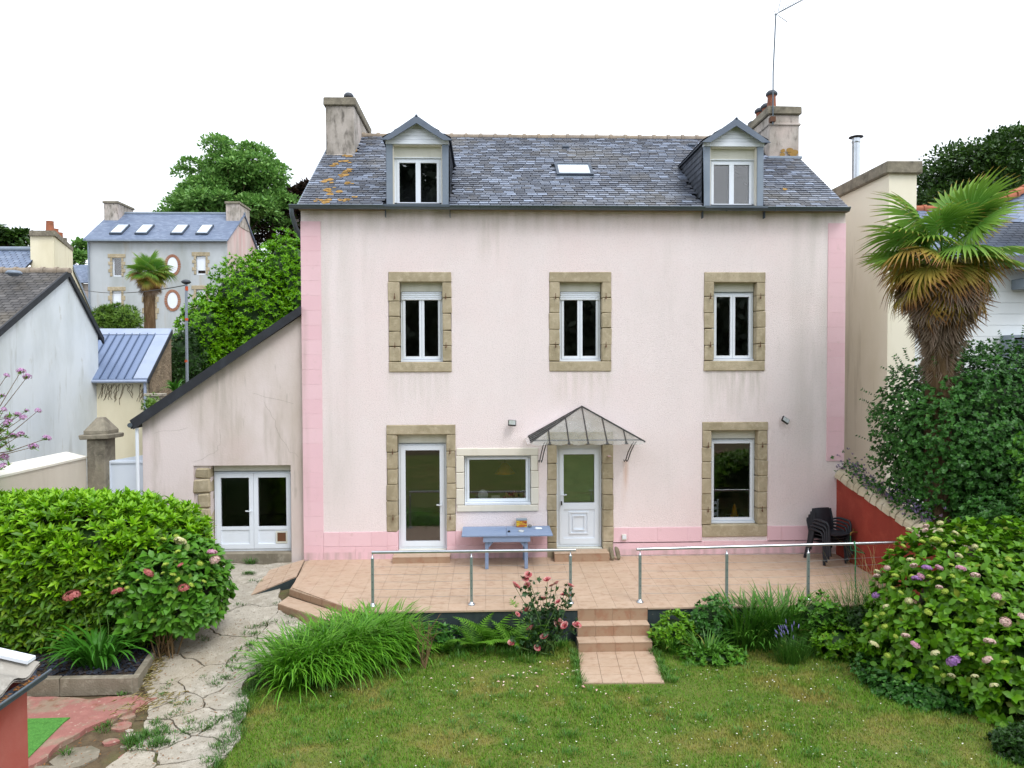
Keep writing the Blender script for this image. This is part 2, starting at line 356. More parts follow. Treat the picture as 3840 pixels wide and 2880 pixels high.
# ---- stone surrounds
def surround(o, inner, nj, mat='granite', sill=True, jb=None, yb=.3, j=.006, pr=-.022):
    x0,x1,z0,z1 = o; a,b,c,d = inner; mb = MB()
    s = MB().cbox(x0,x1,pr,yb,d,z1,.012,j).build('lintel', mat, house)
    zb = c if sill else (jb if jb else z0)
    if sill: MB().cbox(x0,x1,pr-.004,yb,z0,c-.004,.014,j).build('stone', mat, s)
    for side in (0,1):
        h = (d-zb)/nj; zz = zb
        for i in range(nj):
            hh = h*(rnd.uniform(.93,1.07) if i < nj-1 else 1); zt = min(zz+hh, d) if i < nj-1 else d
            xa,xb_ = (x0+rnd.uniform(-.012,.008),a) if side == 0 else (b,x1+rnd.uniform(-.008,.012))
            MB().cbox(xa,xb_,pr,yb,zz+.004,zt-.004,.014,j).build('stone', mat, s); zz = zt
    return s
def hinges(s, o, inner, z2):
    for x in ((o[0]+inner[0])/2+.02,(o[1]+inner[1])/2-.02):
        for z in z2:
            m = MB().tube([(x,-.02,z-.03),(x,-.055,z-.03)],.011,6); m.tube([(x,-.055,z-.055),(x,-.055,z+.0)],.012,6); m.tube([(x,-.055,z),(x,-.055,z+.065)],.006,6)
            m.build('shutter_hinge','iron',s)
def window(par, x0,x1,z0,z1,y, panes=2, coffre=.2, shutter=0., single=False, rail=0., name='window', hs=.05, sub=None):
    """pvc window: frame > sashes, panes, shutter box; rail = solid lower panel height"""
    W = sub or MB().ring(x0,x1,z0,z1-coffre,.04,.04,.05,.04,y,y+.07).build(name,'pvc',par)
    if coffre:
        MB().box(x0,x1,y-.02,y+.1,z1-coffre+.002,z1).build('shutter_box','pvc_aged',W)
        MB().box(x0+.01,x1-.01,y-.03,y-.021,z1-coffre+.0,z1-coffre+.012).build('shutter_trim','zinc_dark',W)
    zt = z1-coffre-.04; zb = z0+.05; xa,xb_ = x0+.04,x1-.04; n = panes; wd = (xb_-xa)/n
    for i in range(n):
        a,b = xa+i*wd,xa+(i+1)*wd
        MB().ring(a+.003,b-.003,zb+.003,zt-.003,hs,hs,hs+.01,hs,y-.018,y+.05).build('sash','pvc',W)
        pb = zb+.003+hs+.01
        if rail: 
            MB().box(a+hs,b-hs,y+.005,y+.04,pb-.01,pb+rail).build('door_panel','pvc',W)
            MB().box(a+hs,b-hs,y-.012,y+.05,pb+rail,pb+rail+.07).build('mid_rail','pvc',W); pb += rail+.07
        MB().box(a+hs,b-hs,y+.012,y+.02,pb,zt-hs).build('pane','glass',W)
    if shutter:
        m = MB(); k = max(2,int(shutter/.042)); h = shutter/k
        for i in range(k): m.prism([(x0+.02,y-.03,zt+.04-i*h),(x0+.02,y-.045,zt+.04-i*h-h*.5),(x0+.02,y-.03,zt+.04-(i+1)*h+.004),(x0+.02,y-.02,zt+.04-(i+1)*h+.004),(x0+.02,y-.02,zt+.04-i*h)],(x1-x0-.04,0,0))
        m.build('roller_shutter','pvc',W)
    if name == 'window' or name == 'balcony_door':
        MB().box(x0-.0,x1+.0,y-.05,y-.001,z0-.0,z0+.04).build('sill_profile','pvc',W)
    return W
for k,inner,sh in (('w1',(-1.84,-.945,4.21,5.87),.17),('w2',(1.51,2.40,4.21,5.87),.17),('w3',(4.78,5.69,4.21,5.87),0)):
    s = surround(OPN[k],inner,5); hinges(s,OPN[k],inner,(4.55,5.57))
    window(house,inner[0]+.01,inner[1]-.01,inner[2],inner[3],.16,2,.2,sh)
s = surround(OPN['w4'],(4.74,5.74,.72,2.73),6); hinges(s,OPN['w4'],(4.74,5.74),(1.05,2.42))
window(house,4.75,5.73,.72,2.73,.17,1,.2)
o = OPN['d1']; s = surround(o,(-1.91,-.88,.64,2.68),6,sill=False,jb=.64); hinges(s,o,(-1.91,-.88),(.95,2.33))
for a,b in ((o[0],-1.91),(-.88,o[1])):
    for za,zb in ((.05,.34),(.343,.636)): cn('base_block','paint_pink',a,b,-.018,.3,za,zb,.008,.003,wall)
dW = window(house,-1.90,-.89,.24,2.68,.16,1,.2,name='glazed_door',hs=.1)
MB().box(-1.9,-.89,-.02,.2,.19,.238).build('door_sill','pvc_aged',dW)
hb = MB().tube([(-1.0,.13,1.17),(-1.0,.09,1.17),(-1.10,.085,1.18)],.012,6); hb.box(-1.02,-.985,.131,.14,1.0,1.24); hb.build('handle','pvc',dW)
o = OPN['d2']; s = surround(o,(1.44,2.42,.05,2.45),7,sill=False)
dd = MB().ring(1.45,2.41,.25,2.43,.06,.06,.06,.1,.14,.22).build('front_door','pvc',house)
lf = MB().ring(1.51,2.35,.31,2.33,.09,.09,.12,.1,.12,.19); lf.box(1.6,2.26,.12,.19,1.05,1.19); leaf = lf.build('door_leaf','pvc',dd)
MB().box(1.6,2.26,.14,.18,.43,1.05).build('door_panel','pvc',dd)
MB().ring(1.72,2.14,.52,1.0,.03,.03,.03,.03,.118,.139).build('panel_moulding','pvc',dd)
MB().ring(1.80,2.06,.60,.92,.02,.02,.02,.02,.112,.139).build('panel_moulding','pvc',dd)
MB().box(1.6,2.26,.145,.155,1.19,2.23).build('pane','glass',dd)
mk('blind_green', '#8fae78', .8, layers=[('#b0c98a',1.2,V1,.5,.7,.5),('#6d8a62',2,V1,.5,.7,.5)])
m = MB(); zz = 1.21; i = 0
while zz < 2.22:
    tl = .02*math.sin(i*.9) if 4 < i < 9 else 0
    m.add([(1.61,.17,zz-tl*.4),(2.25,.17,zz+tl),(2.25,.185,zz+.022+tl),(1.61,.185,zz+.022-tl*.4)],[(0,1,2,3)]); zz += .024; i += 1
m.build('venetian_blind','blind_green',dd)
MB().box(1.45,2.41,-.0,.13,.19,.248).build('door_sill','pvc_aged',dd)
hb = MB().tube([(1.555,.12,1.36),(1.555,.075,1.36),(1.66,.07,1.375)],.012,6); hb.box(1.54,1.57,.11,.119,1.16,1.42); hb.build('handle','pvc',dd)
MB().tube([(1.553,.108,1.22),(1.553,.085,1.22),(1.553,.08,1.15)],.016,6).build('key_bunch','iron_black',dd)
# ---- kitchen window with smooth cream surround
o = OPN['k']; s = surround(o,(-.51,.895,1.19,2.23),3,'limestone',j=.001,pr=-.03)
kw = window(house,-.50,.885,1.19,2.23,.10,1,0)
MB().box(-.50,.885,-.03,.09,1.192,1.235).build('window_board','pvc',kw)
# ---- eaves: soffit, gutter, downpipe
eb = MB()
cuts = [XL-.02]+[v for a,b in DORM for v in (a-.02,b+.02)]+[XR+.02]
for a,b in zip(cuts[0::2],cuts[1::2]): eb.box(a,b,EY,-.001,ZE-.06,ZE-.02)
mk('soffit','#8a7c66',.9,layers=[('#5d5344',2,V1,.4,.7,.7)]); eb.build('soffit','soffit',house)
gm = MB(); prof = [(.07*math.cos(t),.07*math.sin(t)) for t in np.linspace(math.pi,2*math.pi,9)]
path = [(XL-.17,0),(7.68,0)]
gv = [(x,EY-.075+p[0],ZE+.0+p[1]) for x in (XL-.17,7.57) for p in prof]; gi = [(x,EY-.075+p[0]*.9,ZE+.0+p[1]*.9) for x in (XL-.17,7.57) for p in prof]
gm.add(gv,[(i,i+1,10+i,9+i) for i in range(8)],True); gm.add(gi,[(i,9+i,10+i,i+1) for i in range(8)],True)
for x in (XL-.17,7.57): gm.add([(x,EY-.075+p[0],ZE+p[1]) for p in prof],[tuple(range(9))])
gm.tube([(XL-.17,EY-.15,ZE),(7.57,EY-.15,ZE)],.011,6)
gut = gm.build('gutter','gutter_metal',house)
for x in np.arange(XL+.6,XR-.2,1.03):
    MB().tube([(x,EY-.075+1.04*p[0],ZE+1.04*p[1]) for p in prof],.008,5).build('gutter_bracket','gutter_metal',gut)
for a,b in DORM: MB().box(a-.03,b+.03,EY-.157,-.02,ZE-.03,ZE+.02).build('dormer_apron','zinc_dark',gut)
for a,b in DORM:
    for x in (a-.03,b+.02): MB().box(x,x+.012,EY,-.014,ZE-.2,ZE-.061).build('soffit_end','zinc_dark',gut)
MB().tube([(XL-.13,EY-.075,ZE-.06),(XL-.13,EY-.06,ZE-.18),(XL-.11,.05,ZE-.42),(XL-.06,.45,ZE-.62),(XL-.06,.9,ZE-.85),(XL-.06,1.0,ZE-1.2),(XL-.06,1.0,5.9)],.045,10).build('downpipe','gutter_metal',house)
# ---- roof with its slates
ct,st = math.cos(TH),math.sin(TH); RL = math.hypot(RY-EY,RZ-ZE)
def RP(x,v,n=0): return (x, EY+v*ct-n*st, ZE+v*st+n*ct)
rb = MB(); XA,XB = XL-.03,XR-.0
rb.prism([RP(XA,0,-.03),RP(XB,0,-.03),RP(XB,RL,-.03),RP(XA,RL,-.03)],(0,-.0*st,.03))
rb.prism([(XA,RY,RZ-.03),(XB,RY,RZ-.03),(XB,2*RY-EY,ZE-.03),(XA,2*RY-EY,ZE-.03)],(0,0,.03))
roof = rb.build('roof','roof_felt',house)
EXP = RL/38; SWD = .222
def slate_mesh(nm, mat, wd, k):
    r = random.Random(k); e = lambda a: r.uniform(-a,a); h = wd/2-.007; L_ = EXP*1.75; t = .011
    bt = [(-h,e(.003)),(-h*.35,e(.004)),(h*.4,e(.004)),(h,e(.003))]
    V = [(x,y,.026) for x,y in bt]+[(h,L_,.0),(-h,L_,.0)]; V2 = [(x,y,z+t) for x,y,z in V]
    return MB().add(V+V2,[(6,7,8,9,10,11),(0,1,7,6),(1,2,8,7),(2,3,9,8),(3,4,10,9),(5,0,6,11)])
smesh = [slate_mesh('slate','slate_piece',SWD,k) for k in range(6)]
sm_shared = [m.mesh('slate','slate_piece') for m in smesh]
DR = lambda z: (z-ZE)/st          # slope distance at height z
zones = []
for a,b in DORM: zones.append((a-.04,b+.04,-1,None))
def blocked(x,v):
    for (a,b) in DORM:
        cx = (a+b)/2; hw = (b-a)/2+.02
        if abs(x-cx) < hw:
            ztop = 8.80+(hw-abs(x-cx))*.58
            if v*st+ZE < ztop: return True
    if -3.80 < x < -3.16 and v*ct+EY > 2.30: return True
    if 6.88 < x < 7.66 and v*ct+EY > 2.34: return True
    if 1.56 < x < 2.40 and 1.22 < v*ct+EY < 1.80: return True
    return False
big = MB(); cnt = 0
sr = random.Random(5)
for r in range(38):
    v = r*EXP
    x = XA-(SWD/2 if r%2 else 0)
    while x < XB:
        wj = SWD*sr.choice((1,1,1,1,.92,1.05)); xa,xb_ = max(x,XA),min(x+wj,XB); x += wj
        if xb_-xa < .05: continue
        cx = (xa+xb_)/2
        if blocked(cx,v+EXP*.6): continue
        sx = (xb_-xa)/SWD; k = sr.randrange(6); dn = sr.uniform(0,.004)+.002; tw = sr.uniform(-.012,.012)
        if r < 6 and cnt < 300:
            cnt += 1
            link('slate', sm_shared[k], roof, RP(cx,v-.01,dn), (TH,0,tw), (sx,1,1))
        else:
            cw,sw = math.cos(tw),math.sin(tw)
            big.add([RP(cx+p[0]*sx*cw-p[1]*sw, v-.01+p[0]*sw+p[1]*cw, p[2]+dn) for p in smesh[k].v], smesh[k].f)
tag(big.build('slates','slate',roof), kind='stuff')
for s_ in (XA-.03,XB-.02):
    MB().prism([RP(s_,-.02,-.04),RP(s_+.05,-.02,-.04),RP(s_+.05,RL,-.04),RP(s_,RL,-.04)],(0,0,.055)).build('verge_trim','zinc',roof)
# lichen patches lie on the slates as thin crusts
lr = random.Random(3)
def lichen(x,v,r):
    n = 11; m = MB(); pts = [(x+r*(.6+.6*lr.random())*math.cos(2*math.pi*i/n), v+r*.8*(.5+.7*lr.random())*math.sin(2*math.pi*i/n)) for i in range(n)]
    m.add([RP(px,pv,.042) for px,pv in pts],[tuple(range(n))]); m.build('lichen_patch','lichen',roof)
for px,py in ((757,310),(764,328),(752,340),(747,352),(720,360),(752,375),(740,384),(712,395),(762,398),(716,412),(722,420),(748,372),(737,436),(712,438),(688,438),(757,432),(2.0,0)):
    if px < 10: continue
    d = ray(px,py); # hit roof plane
    n_ = np.array([0,-st,ct]); p0 = np.array([0,EY,ZE]); t = n_@(p0-CAMP)/(n_@d); P = CAMP+d*t; v = (P[1]-EY)/ct
    for q in range(4): lichen(P[0]+lr.uniform(-.12,.12),v+lr.uniform(-.09,.09),lr.uniform(.035,.10))
lichen(6.55,.95,.07)
# ridge tiles with raised collars
nrt = 31; x = XL-.02; w_ = (XR+.04-x)/nrt
rt = MB(); arc = np.linspace(-.15*math.pi,1.15*math.pi,9)
def halfpipe(m,x0,x1,r,zc,yc):
    V = [(xx,yc+r*math.cos(t),zc+r*math.sin(t)) for xx in (x0,x1) for t in arc]; m.add(V,[(i,9+i,10+i,i+1) for i in range(8)],True)
    m.add(V[:9],[tuple(range(9))]); m.add(V[9:],[tuple(range(9))[::-1]])
halfpipe(rt,0,w_-.004,.085,0,0); halfpipe(rt,-.035,.035,.105,.004,0); rtm = rt.mesh('ridge_tile','ridge_clay')
for i in range(nrt): link('ridge_tile',rtm,roof,(x+i*w_,RY,RZ+.0),(0,0,0))
# skylight, slate vents
mk('skylight_glass','#c9d6e2',.08,spec=.8)
sk = MB()
v0,v1 = (1.22-EY)/ct,(1.80-EY)/ct
for a,b,c,d in ((1.57,1.63,v0,v1),(2.35,2.41,v0,v1),(1.63,2.35,v0,v0+.07),(1.63,2.35,v1-.07,v1)):
    sk.prism([RP(a,c,.0),RP(b,c,.0),RP(b,d,.0),RP(a,d,.0)],(0,-.09*st,.09*ct))
sw_ = sk.build('roof_window','zinc_dark',roof)
MB().add([RP(1.62,v0+.06,.07),RP(2.36,v0+.06,.07),RP(2.36,v1-.06,.07),RP(1.62,v1-.06,.07)],[(0,1,2,3)]).build('roof_window_pane','skylight_glass',roof)
MB().prism([RP(1.56,v0-.06,.025),RP(2.42,v0-.06,.025),RP(2.42,v0-.001,.025),RP(1.56,v0-.001,.025)],(0,0,.02)).build('roof_window_flashing','zinc',roof)
for xx,vv in ((1.86,3.5),(5.05,3.7)):
    MB().prism([RP(xx,vv,.03),RP(xx+.16,vv,.03),RP(xx+.16,vv+.12,.03),RP(xx,vv+.12,.03)],(0,-.03,.05)).build('roof_vent','zinc_dark',roof)
# ---- chimneys
def chimney(x0,x1,y0,y1,zt,pots,bands=False):
    base = MB(); zb = ZE+(y0-EY)*math.tan(TH)-.12
    base.cbox(x0,x1,y0,y1,zb,zt-.2,.02,.004)
    base.cbox(x0-.03,x1+.03,y0-.03,y0+.3,zb,zb+.16,.03,.006)
    c = base.build('chimney','chimney_render',house)
    MB().cbox(x0-.05,x1+.05,y0-.05,y1+.05,zt-.2,zt,.02,.008).build('chimney_cap','chimney_cap',c)
    if bands: MB().cbox(x0-.03,x1+.03,y0-.03,y1+.03,zt-.46,zt-.4,.015,.003).build('string_course','chimney_render',c)
    for (px,py,h,r,hood) in pots:
        MB().lathe([(r*1.1,0),(r,.05),(r*.86,h*.9),(r*.95,h)],(px,py,zt-.01),12).build('chimney_pot','terracotta',c)
        if hood: MB().lathe([(r*1.0,h+.0),(r*1.25,h+.02),(r*1.2,h+.07),(r*.8,h+.12),(.01,h+.14)],(px,py,zt-.008),12).build('pot_hood','pot_hood',c)
    return c
chimney(-3.84,-3.17,2.28,4.5,10.52,[(-3.38,2.75,.16,.1,True),(-3.42,3.5,.1,.1,True)])
cR = chimney(6.87,7.62,2.33,4.6,10.42,[(7.1,2.75,.42,.115,True),(7.2,3.3,.3,.13,True),(7.2,3.75,.35,.12,True),(7.2,4.25,.18,.12,True)],True)
MB().cbox(6.83,7.66,2.24,2.329,9.14,9.2,.01,.004).build('chimney_flashing','zinc',cR)
cm = MB()
for i in range(10):
    xx = rnd.uniform(7.18,7.55); zz = 9.22+rnd.uniform(0,.14); r_ = rnd.uniform(.03,.07)
    cm.add([(xx+r_*1.4*math.cos(t),2.297-.001*i,zz+r_*math.sin(t)) for t in np.linspace(0,2*math.pi,9)[:-1]],[tuple(range(8))])
cm.build('lichen_patch','lichen',cR)
# ---- dormers
def dormer(x0,x1):
    cx = (x0+x1)/2; yf = -.1; zb,zt = ZE+.03,8.69; hw = (x1-x0)/2
    yb = lambda z: EY+(z-ZE)/math.tan(TH)
    d = MB().box(x0+.13,x1-.13,yf+.015,yf+.09,zb,zb+.03).build('dormer','zinc',house)
    for x in (x0,x1-.13): MB().box(x,x+.13,yf,yf+.1,zb,zt).build('dormer_post','zinc',d)
    # cream reveals and the box round the window
    rv = MB(); yi = .13
    rv.box(x0+.131,x0+.15,yf+.03,yi,zb,zt); rv.box(x1-.15,x1-.131,yf+.03,yi,zb,zt); rv.box(x0+.13,x1-.13,yf+.03,yi,zt-.02,zt+.02); rv.box(x0+.13,x1-.13,yf+.02,yi,zb-.02,zb)
    rv.build('dormer_lining','limestone',d)
    W = MB().ring(x0+.15,x1-.15,zb,zt-.24,.05,.05,.05,.05,yi-.08,yi-.02).build('window_frame','pvc',d)
    MB().box(x0+.15,x1-.15,yi-.1,yi,zt-.24,zt-.021).build('shutter_box','pvc_aged',d)
    MB().box(x0+.15,x1-.15,yi-.115,yi-.101,zt-.25,zt-.235).build('shutter_trim','pvc',d)
    xa,xb_ = x0+.2,x1-.2; mid = cx
    for a,b in ((xa,mid),(mid,xb_)):
        MB().ring(a,b,zb+.05,zt-.29,.05,.05,.05,.05,yi-.095,yi-.03).build('sash','pvc',d)
        MB().box(a+.05,b-.05,yi-.06,yi-.055,zb+.1,zt-.34).build('pane','glass',d)
    # gable: white board and siding
    MB().box(x0-.01,x1+.01,yf-.02,yf+.09,zt+.001,zt+.088).build('gable_board','pvc',d)
    n = 5; zg = zt+.09; H = .37; gw = hw+.0
    for i in range(n):
        za,zc = zg+H*i/n,zg+H*(i+1)/n; wa,wc = gw*(1-i/n),gw*(1-(i+1)/n)
        MB().prism([(cx-wa,yf-.015+.004*(i%2),za+.004),(cx+wa,yf-.015+.004*(i%2),za+.004),(cx+wc,yf-.01,zc-.0),(cx-wc,yf-.01,zc-.0)],(0,.06,0)).build('siding_board','pvc',d)
    # dormer roof: two slopes running back into the main roof, zinc fascia in front
    zp = 9.17; ze_ = 8.76; ow = hw+.06; y0 = yf-.14
    for sgn in (-1,1):
        e0 = (cx+sgn*ow,y0,ze_-.02); p0 = (cx,y0,zp)
        e1 = (cx+sgn*ow,yb(ze_)+.05,ze_-.02); p1 = (cx,yb(zp)+.05,zp)
        MB().prism([e0,p0,p1,e1],(0,0,.03)).build('dormer_roof','slate_dark',d)
        fw = .15
        MB().prism([(cx+sgn*(ow+.03),y0-.02,ze_-.03),(cx,y0-.02,zp+.06),(cx,y0-.02,zp-.1),(cx+sgn*(ow-.15),y0-.02,ze_-.03)],(0,.03,0)).build('rake_fascia','zinc_mid',d)
        # slates of the dormer roof
        sb = MB(); nr = 6
        for r in range(nr):
            for q in range(11):
                t0,t1 = r/nr,(r+1.3)/nr
                f = lambda t,yy: (cx+sgn*ow*(1-min(t,1)), yy, ze_+(zp-ze_)*min(t,1)+.036+(.006 if t<=t0 else 0))
                ya,yc = y0+.02+q*.22+(.11 if r%2 else 0),y0+.02+q*.22+.217+(.11 if r%2 else 0)
                if ya > yb(ze_+(zp-ze_)*t0)+.02: continue
                sb.quad(f(t0,ya),f(t0,yc),f(t1,yc),f(t1,ya))
        tag(sb.build('dormer_slates','slate_dark',d),kind='stuff')
        # slate cheek
        x = x0-.004 if sgn < 0 else x1+.004
        ck = MB(); ck.quad((x,yf+.1,zb-.02),(x,yb(zb-.02),zb-.02),(x,yb(8.82),8.82),(x,yf+.1,8.82)); ck.build('cheek_wall','roof_felt',d)
        cs = MB(); nz = 11
        for r in range(nz):
            za = zb+r*(8.8-zb)/nz; zc = za+(8.8-zb)/nz*1.25
            yy = yf+.1-(.09 if r%2 else 0)
            while yy < yb(za)-.02:
                a,b = max(yy,yf+.1),min(yy+.18,yb(za)+.02)
                if b-a > .03: cs.quad((x+sgn*.02,a+.002,za),(x+sgn*.02,b-.002,za),(x+sgn*.006,b-.002,zc),(x+sgn*.006,a+.002,zc))
                yy += .18
        tag(cs.build('cheek_slates','slate_dark',d),kind='stuff')
    MB().tube([(cx,y0-.02,zp+.05),(cx,yb(zp),zp+.05)],.03,6).build('dormer_ridge','zinc',d)
    MB().box(x0-.05,x1+.05,EY-.1,yf+.0,ZE-.028,ZE+.024).build('dormer_sill','zinc_dark',d)
    return d
for a,b in DORM: dormer(a,b)
# ================================================================== aerial on the right chimney
an = thing('roof_aerial','thin metal television aerial mast clamped to the right chimney','aerial',(7.0,2.3,9.9))
ax,ay = 6.93,2.24
at_ = PY(1676,30,ay)
MB().tube([(ax,ay,9.95),(ax-.0,ay,11.2),(at_[0],ay,at_[2])],.016,6).build('mast','gutter_metal',an)
MB().box(ax-.06,ax+.06,ay-.03,ay+.12,10.02,10.14).build('mast_clamp','iron',an)
e = PY(1734,0,ay); bo = MB().tube([(at_[0]-.04,ay,at_[2]-.03),tuple(e)],.011,5)
for i in range(9):
    t = .25+.75*i/8; p = np.array([at_[0],ay,at_[2]])*(1-t)+e*t
    for dz in (-1,1): bo.tube([tuple(p),(p[0]-.02,p[1]+.0+.16*dz,p[2]+.05)],.006,4)
bo.build('yagi_boom','gutter_metal',an)
m = MB(); e2 = PY(1700,47,ay); m.tube([(at_[0],ay,at_[2]),tuple(e2)],.007,4)
for t in (.4,.6,.8,1.0): p = np.array([at_[0],ay,at_[2]])*(1-t)+e2*t; m.tube([(p[0]-.05,p[1]-.1,p[2]-.03),(p[0]+.05,p[1]+.1,p[2]+.03)],.006,4)
e3 = PY(1688,-8,ay); m.tube([(at_[0]+.05,ay,at_[2]+.04),tuple(e3)],.008,4); e3 = PY(1671,22,ay); m.tube([(at_[0],ay,at_[2]),tuple(e3)],.006,4)
m.build('reflector','gutter_metal',an)
# ================================================================== ground, lawn, path
mk('earth','#5a4c3a',.95,layers=[('#7a6a50',4,V1,.4,.7,.6),('#41382b',12,V1,.5,.7,.6),('#55642f',.8,V1,.5,.65,.7)],bump=(25,.6,.03))
mk('lawn_soil','#667233',.95,layers=[('#857848',1.1,V1,.52,.68,.7),('#4a6322',2.3,V1,.45,.65,.7),('#75673f',9,V1,.55,.7,.6),('#7a5f3d',.5,V1,.62,.72,.5)],bump=(60,.7,.02))
def tri_inside(poly, x, y):
    c = False; n = len(poly)
    for i in range(n):
        (x1,y1),(x2,y2) = poly[i],poly[(i+1)%n]
        if (y1 > y) != (y2 > y) and x < (x2-x1)*(y-y1)/(y2-y1)+x1: c = not c
    return c
xs = np.unique(np.concatenate([np.linspace(-90,-12,20),np.linspace(-12,12,97),np.linspace(12,90,20)])); ys = np.unique(np.concatenate([np.linspace(-60,-9,16),np.linspace(-9,1,61),np.linspace(1,110,60)]))
GX,GY = np.meshgrid(xs,ys); GZ = gz(GX,GY)-.03
nx,ny = len(xs),len(ys); idx = np.arange(nx*ny).reshape(ny,nx)
Fq = np.stack([idx[:-1,:-1],idx[:-1,1:],idx[1:,1:],idx[1:,:-1]],-1).reshape(-1,4)
tag(link('ground',npmesh('ground',np.stack([GX,GY,GZ],-1),Fq,'earth',True)),kind='structure')
LZ = -.555
lawn_poly = [(-3.25,-7.0),(-3.28,-5.75),(-3.6,-4.9),(-3.55,-4.2),(-3.1,-3.4),(-2.4,-3.02),(7.4,-3.02),(7.4,-14),(9,-22),(-6,-22),(-3.4,-12)]
def clip(poly,a,b,c):
    """keep a*x+b*y<=c"""
    r = []
    for i,p in enumerate(poly):
        q = poly[(i+1)%len(poly)]; dp = a*p[0]+b*p[1]-c; dq = a*q[0]+b*q[1]-c
        if dp <= 0: r.append(p)
        if dp*dq < 0: t = dp/(dp-dq); r.append((p[0]+(q[0]-p[0])*t,p[1]+(q[1]-p[1])*t))
    return r
lb = MB(); lb.add([(x,y,LZ-.005) for x,y in lawn_poly],[tuple(range(len(lawn_poly)))]); lawn = lb.build('lawn','lawn_soil',kind='structure')
# ---- cracked concrete path: irregular slabs with weeds in the joints
mk('concrete','#a9a397',.95,layers=[('#938b7b',1.4,V1,.42,.7,.6),('#c6c0b3',6,V1,.48,.66,.7),('#6c6455',22,V1,.56,.68,.65),('#a3957e',.6,V1,.5,.7,.5),('#5a5545',3,V1,.66,.76,.5)],bump=(38,.8,.02),rand=[('#b8b1a3','object',0,1,.6)])
mk('concrete_dark','#8f8778',.95,layers=[('#69614f',2,(1,1,.5),.42,.7,.7),('#b5ae9e',7,V1,.55,.7,.5),('#57604a',3,V1,.6,.72,.4)],bump=(38,.6,.015))
path_poly = [(-7.3,-.02),(-3.9,-.02),(-4.0,-.9),(-3.75,-1.9),(-3.65,-2.35),(-2.95,-2.95),(-3.0,-3.6),(-3.5,-4.4),(-3.3,-5.2),(-3.2,-5.9),(-3.22,-6.9),(-3.3,-8.5),(-4.6,-8.5),(-4.35,-6.8),(-4.35,-6.0),(-4.85,-5.0),(-5.0,-4.6),(-5.55,-2.4),(-6.3,-1.2),(-7.3,-.9)]
pb = MB()
for xa in np.arange(-7.4,-2.8,.15):
    for yb_ in np.arange(-8.6,0,.15):
        if tri_inside(path_poly,xa+.07,yb_+.07): pb.quad(*[(x,y,float(gz(x,y))-.02) for x,y in ((xa,yb_),(xa+.15,yb_),(xa+.15,yb_+.15),(xa,yb_+.15))])
path = pb.build('path','earth',kind='structure')
pr = random.Random(21)
seeds = [(-6.5,-.3),(-5.0,-.5),(-5.2,-1.9),(-4.2,-1.3),(-4.35,-2.65),(-3.35,-2.9),(-3.15,-3.3),(-4.95,-3.25),(-4.35,-3.55),(-3.55,-3.65),(-4.75,-4.15),(-4.05,-4.45),(-4.65,-4.95),(-3.6,-4.9),(-4.35,-5.15),(-3.85,-5.55),(-3.4,-5.75),(-4.2,-5.95),(-3.65,-6.25),(-4.15,-6.7),(-3.45,-6.75),(-3.9,-7.4),(-4.2,-8.1),(-3.5,-8.0)]
def warp(x, y):
    """bend the joints between slabs the same way on both sides"""
    return (x+.07*math.sin(2.3*y+1.1*x)+.035*math.sin(6.1*y+1.3)+.018*math.sin(14*y+9*x)+.008*math.sin(33*y+4), y+.06*math.sin(2.9*x+.7*y)+.03*math.sin(7.3*x+2)+.018*math.sin(15*x-8*y)+.008*math.sin(37*x))
def shrink_jag(poly, d, amp, r, step=.06, wp=True):
    cx = sum(p[0] for p in poly)/len(poly); cy = sum(p[1] for p in poly)/len(poly); o = []
    for i,p in enumerate(poly):
        q = poly[(i+1)%len(poly)]; L_ = math.hypot(q[0]-p[0],q[1]-p[1]); n = max(1,int(L_/step))
        for k in range(n):
            t = k/n; x,y = p[0]+(q[0]-p[0])*t,p[1]+(q[1]-p[1])*t; e = math.hypot(x-cx,y-cy)+1e-6; s = 1-(d+r.uniform(-amp,amp))/e
            x,y = cx+(x-cx)*s,cy+(y-cy)*s; o.append(warp(x,y) if wp else (x,y))
    return o
slab_cells = []
for i,(sx,sy) in enumerate(seeds):
    cell = list(path_poly)
    for j,(tx,ty) in enumerate(seeds):
        if i != j and cell: cell = clip(cell, tx-sx, ty-sy, ((tx*tx+ty*ty)-(sx*sx+sy*sy))/2)
    if len(cell) < 3: continue
    jag = shrink_jag(cell,.008 if sy > -2.6 else .016,.003 if sy > -2.6 else .009,pr)
    dz = pr.uniform(.0,.012); slab_cells.append(jag)
    m = MB(); m.prism([(x,y,gz(x,y)-.03) for x,y in jag],(0,0,.045+dz)); m.build('slab','concrete',path)
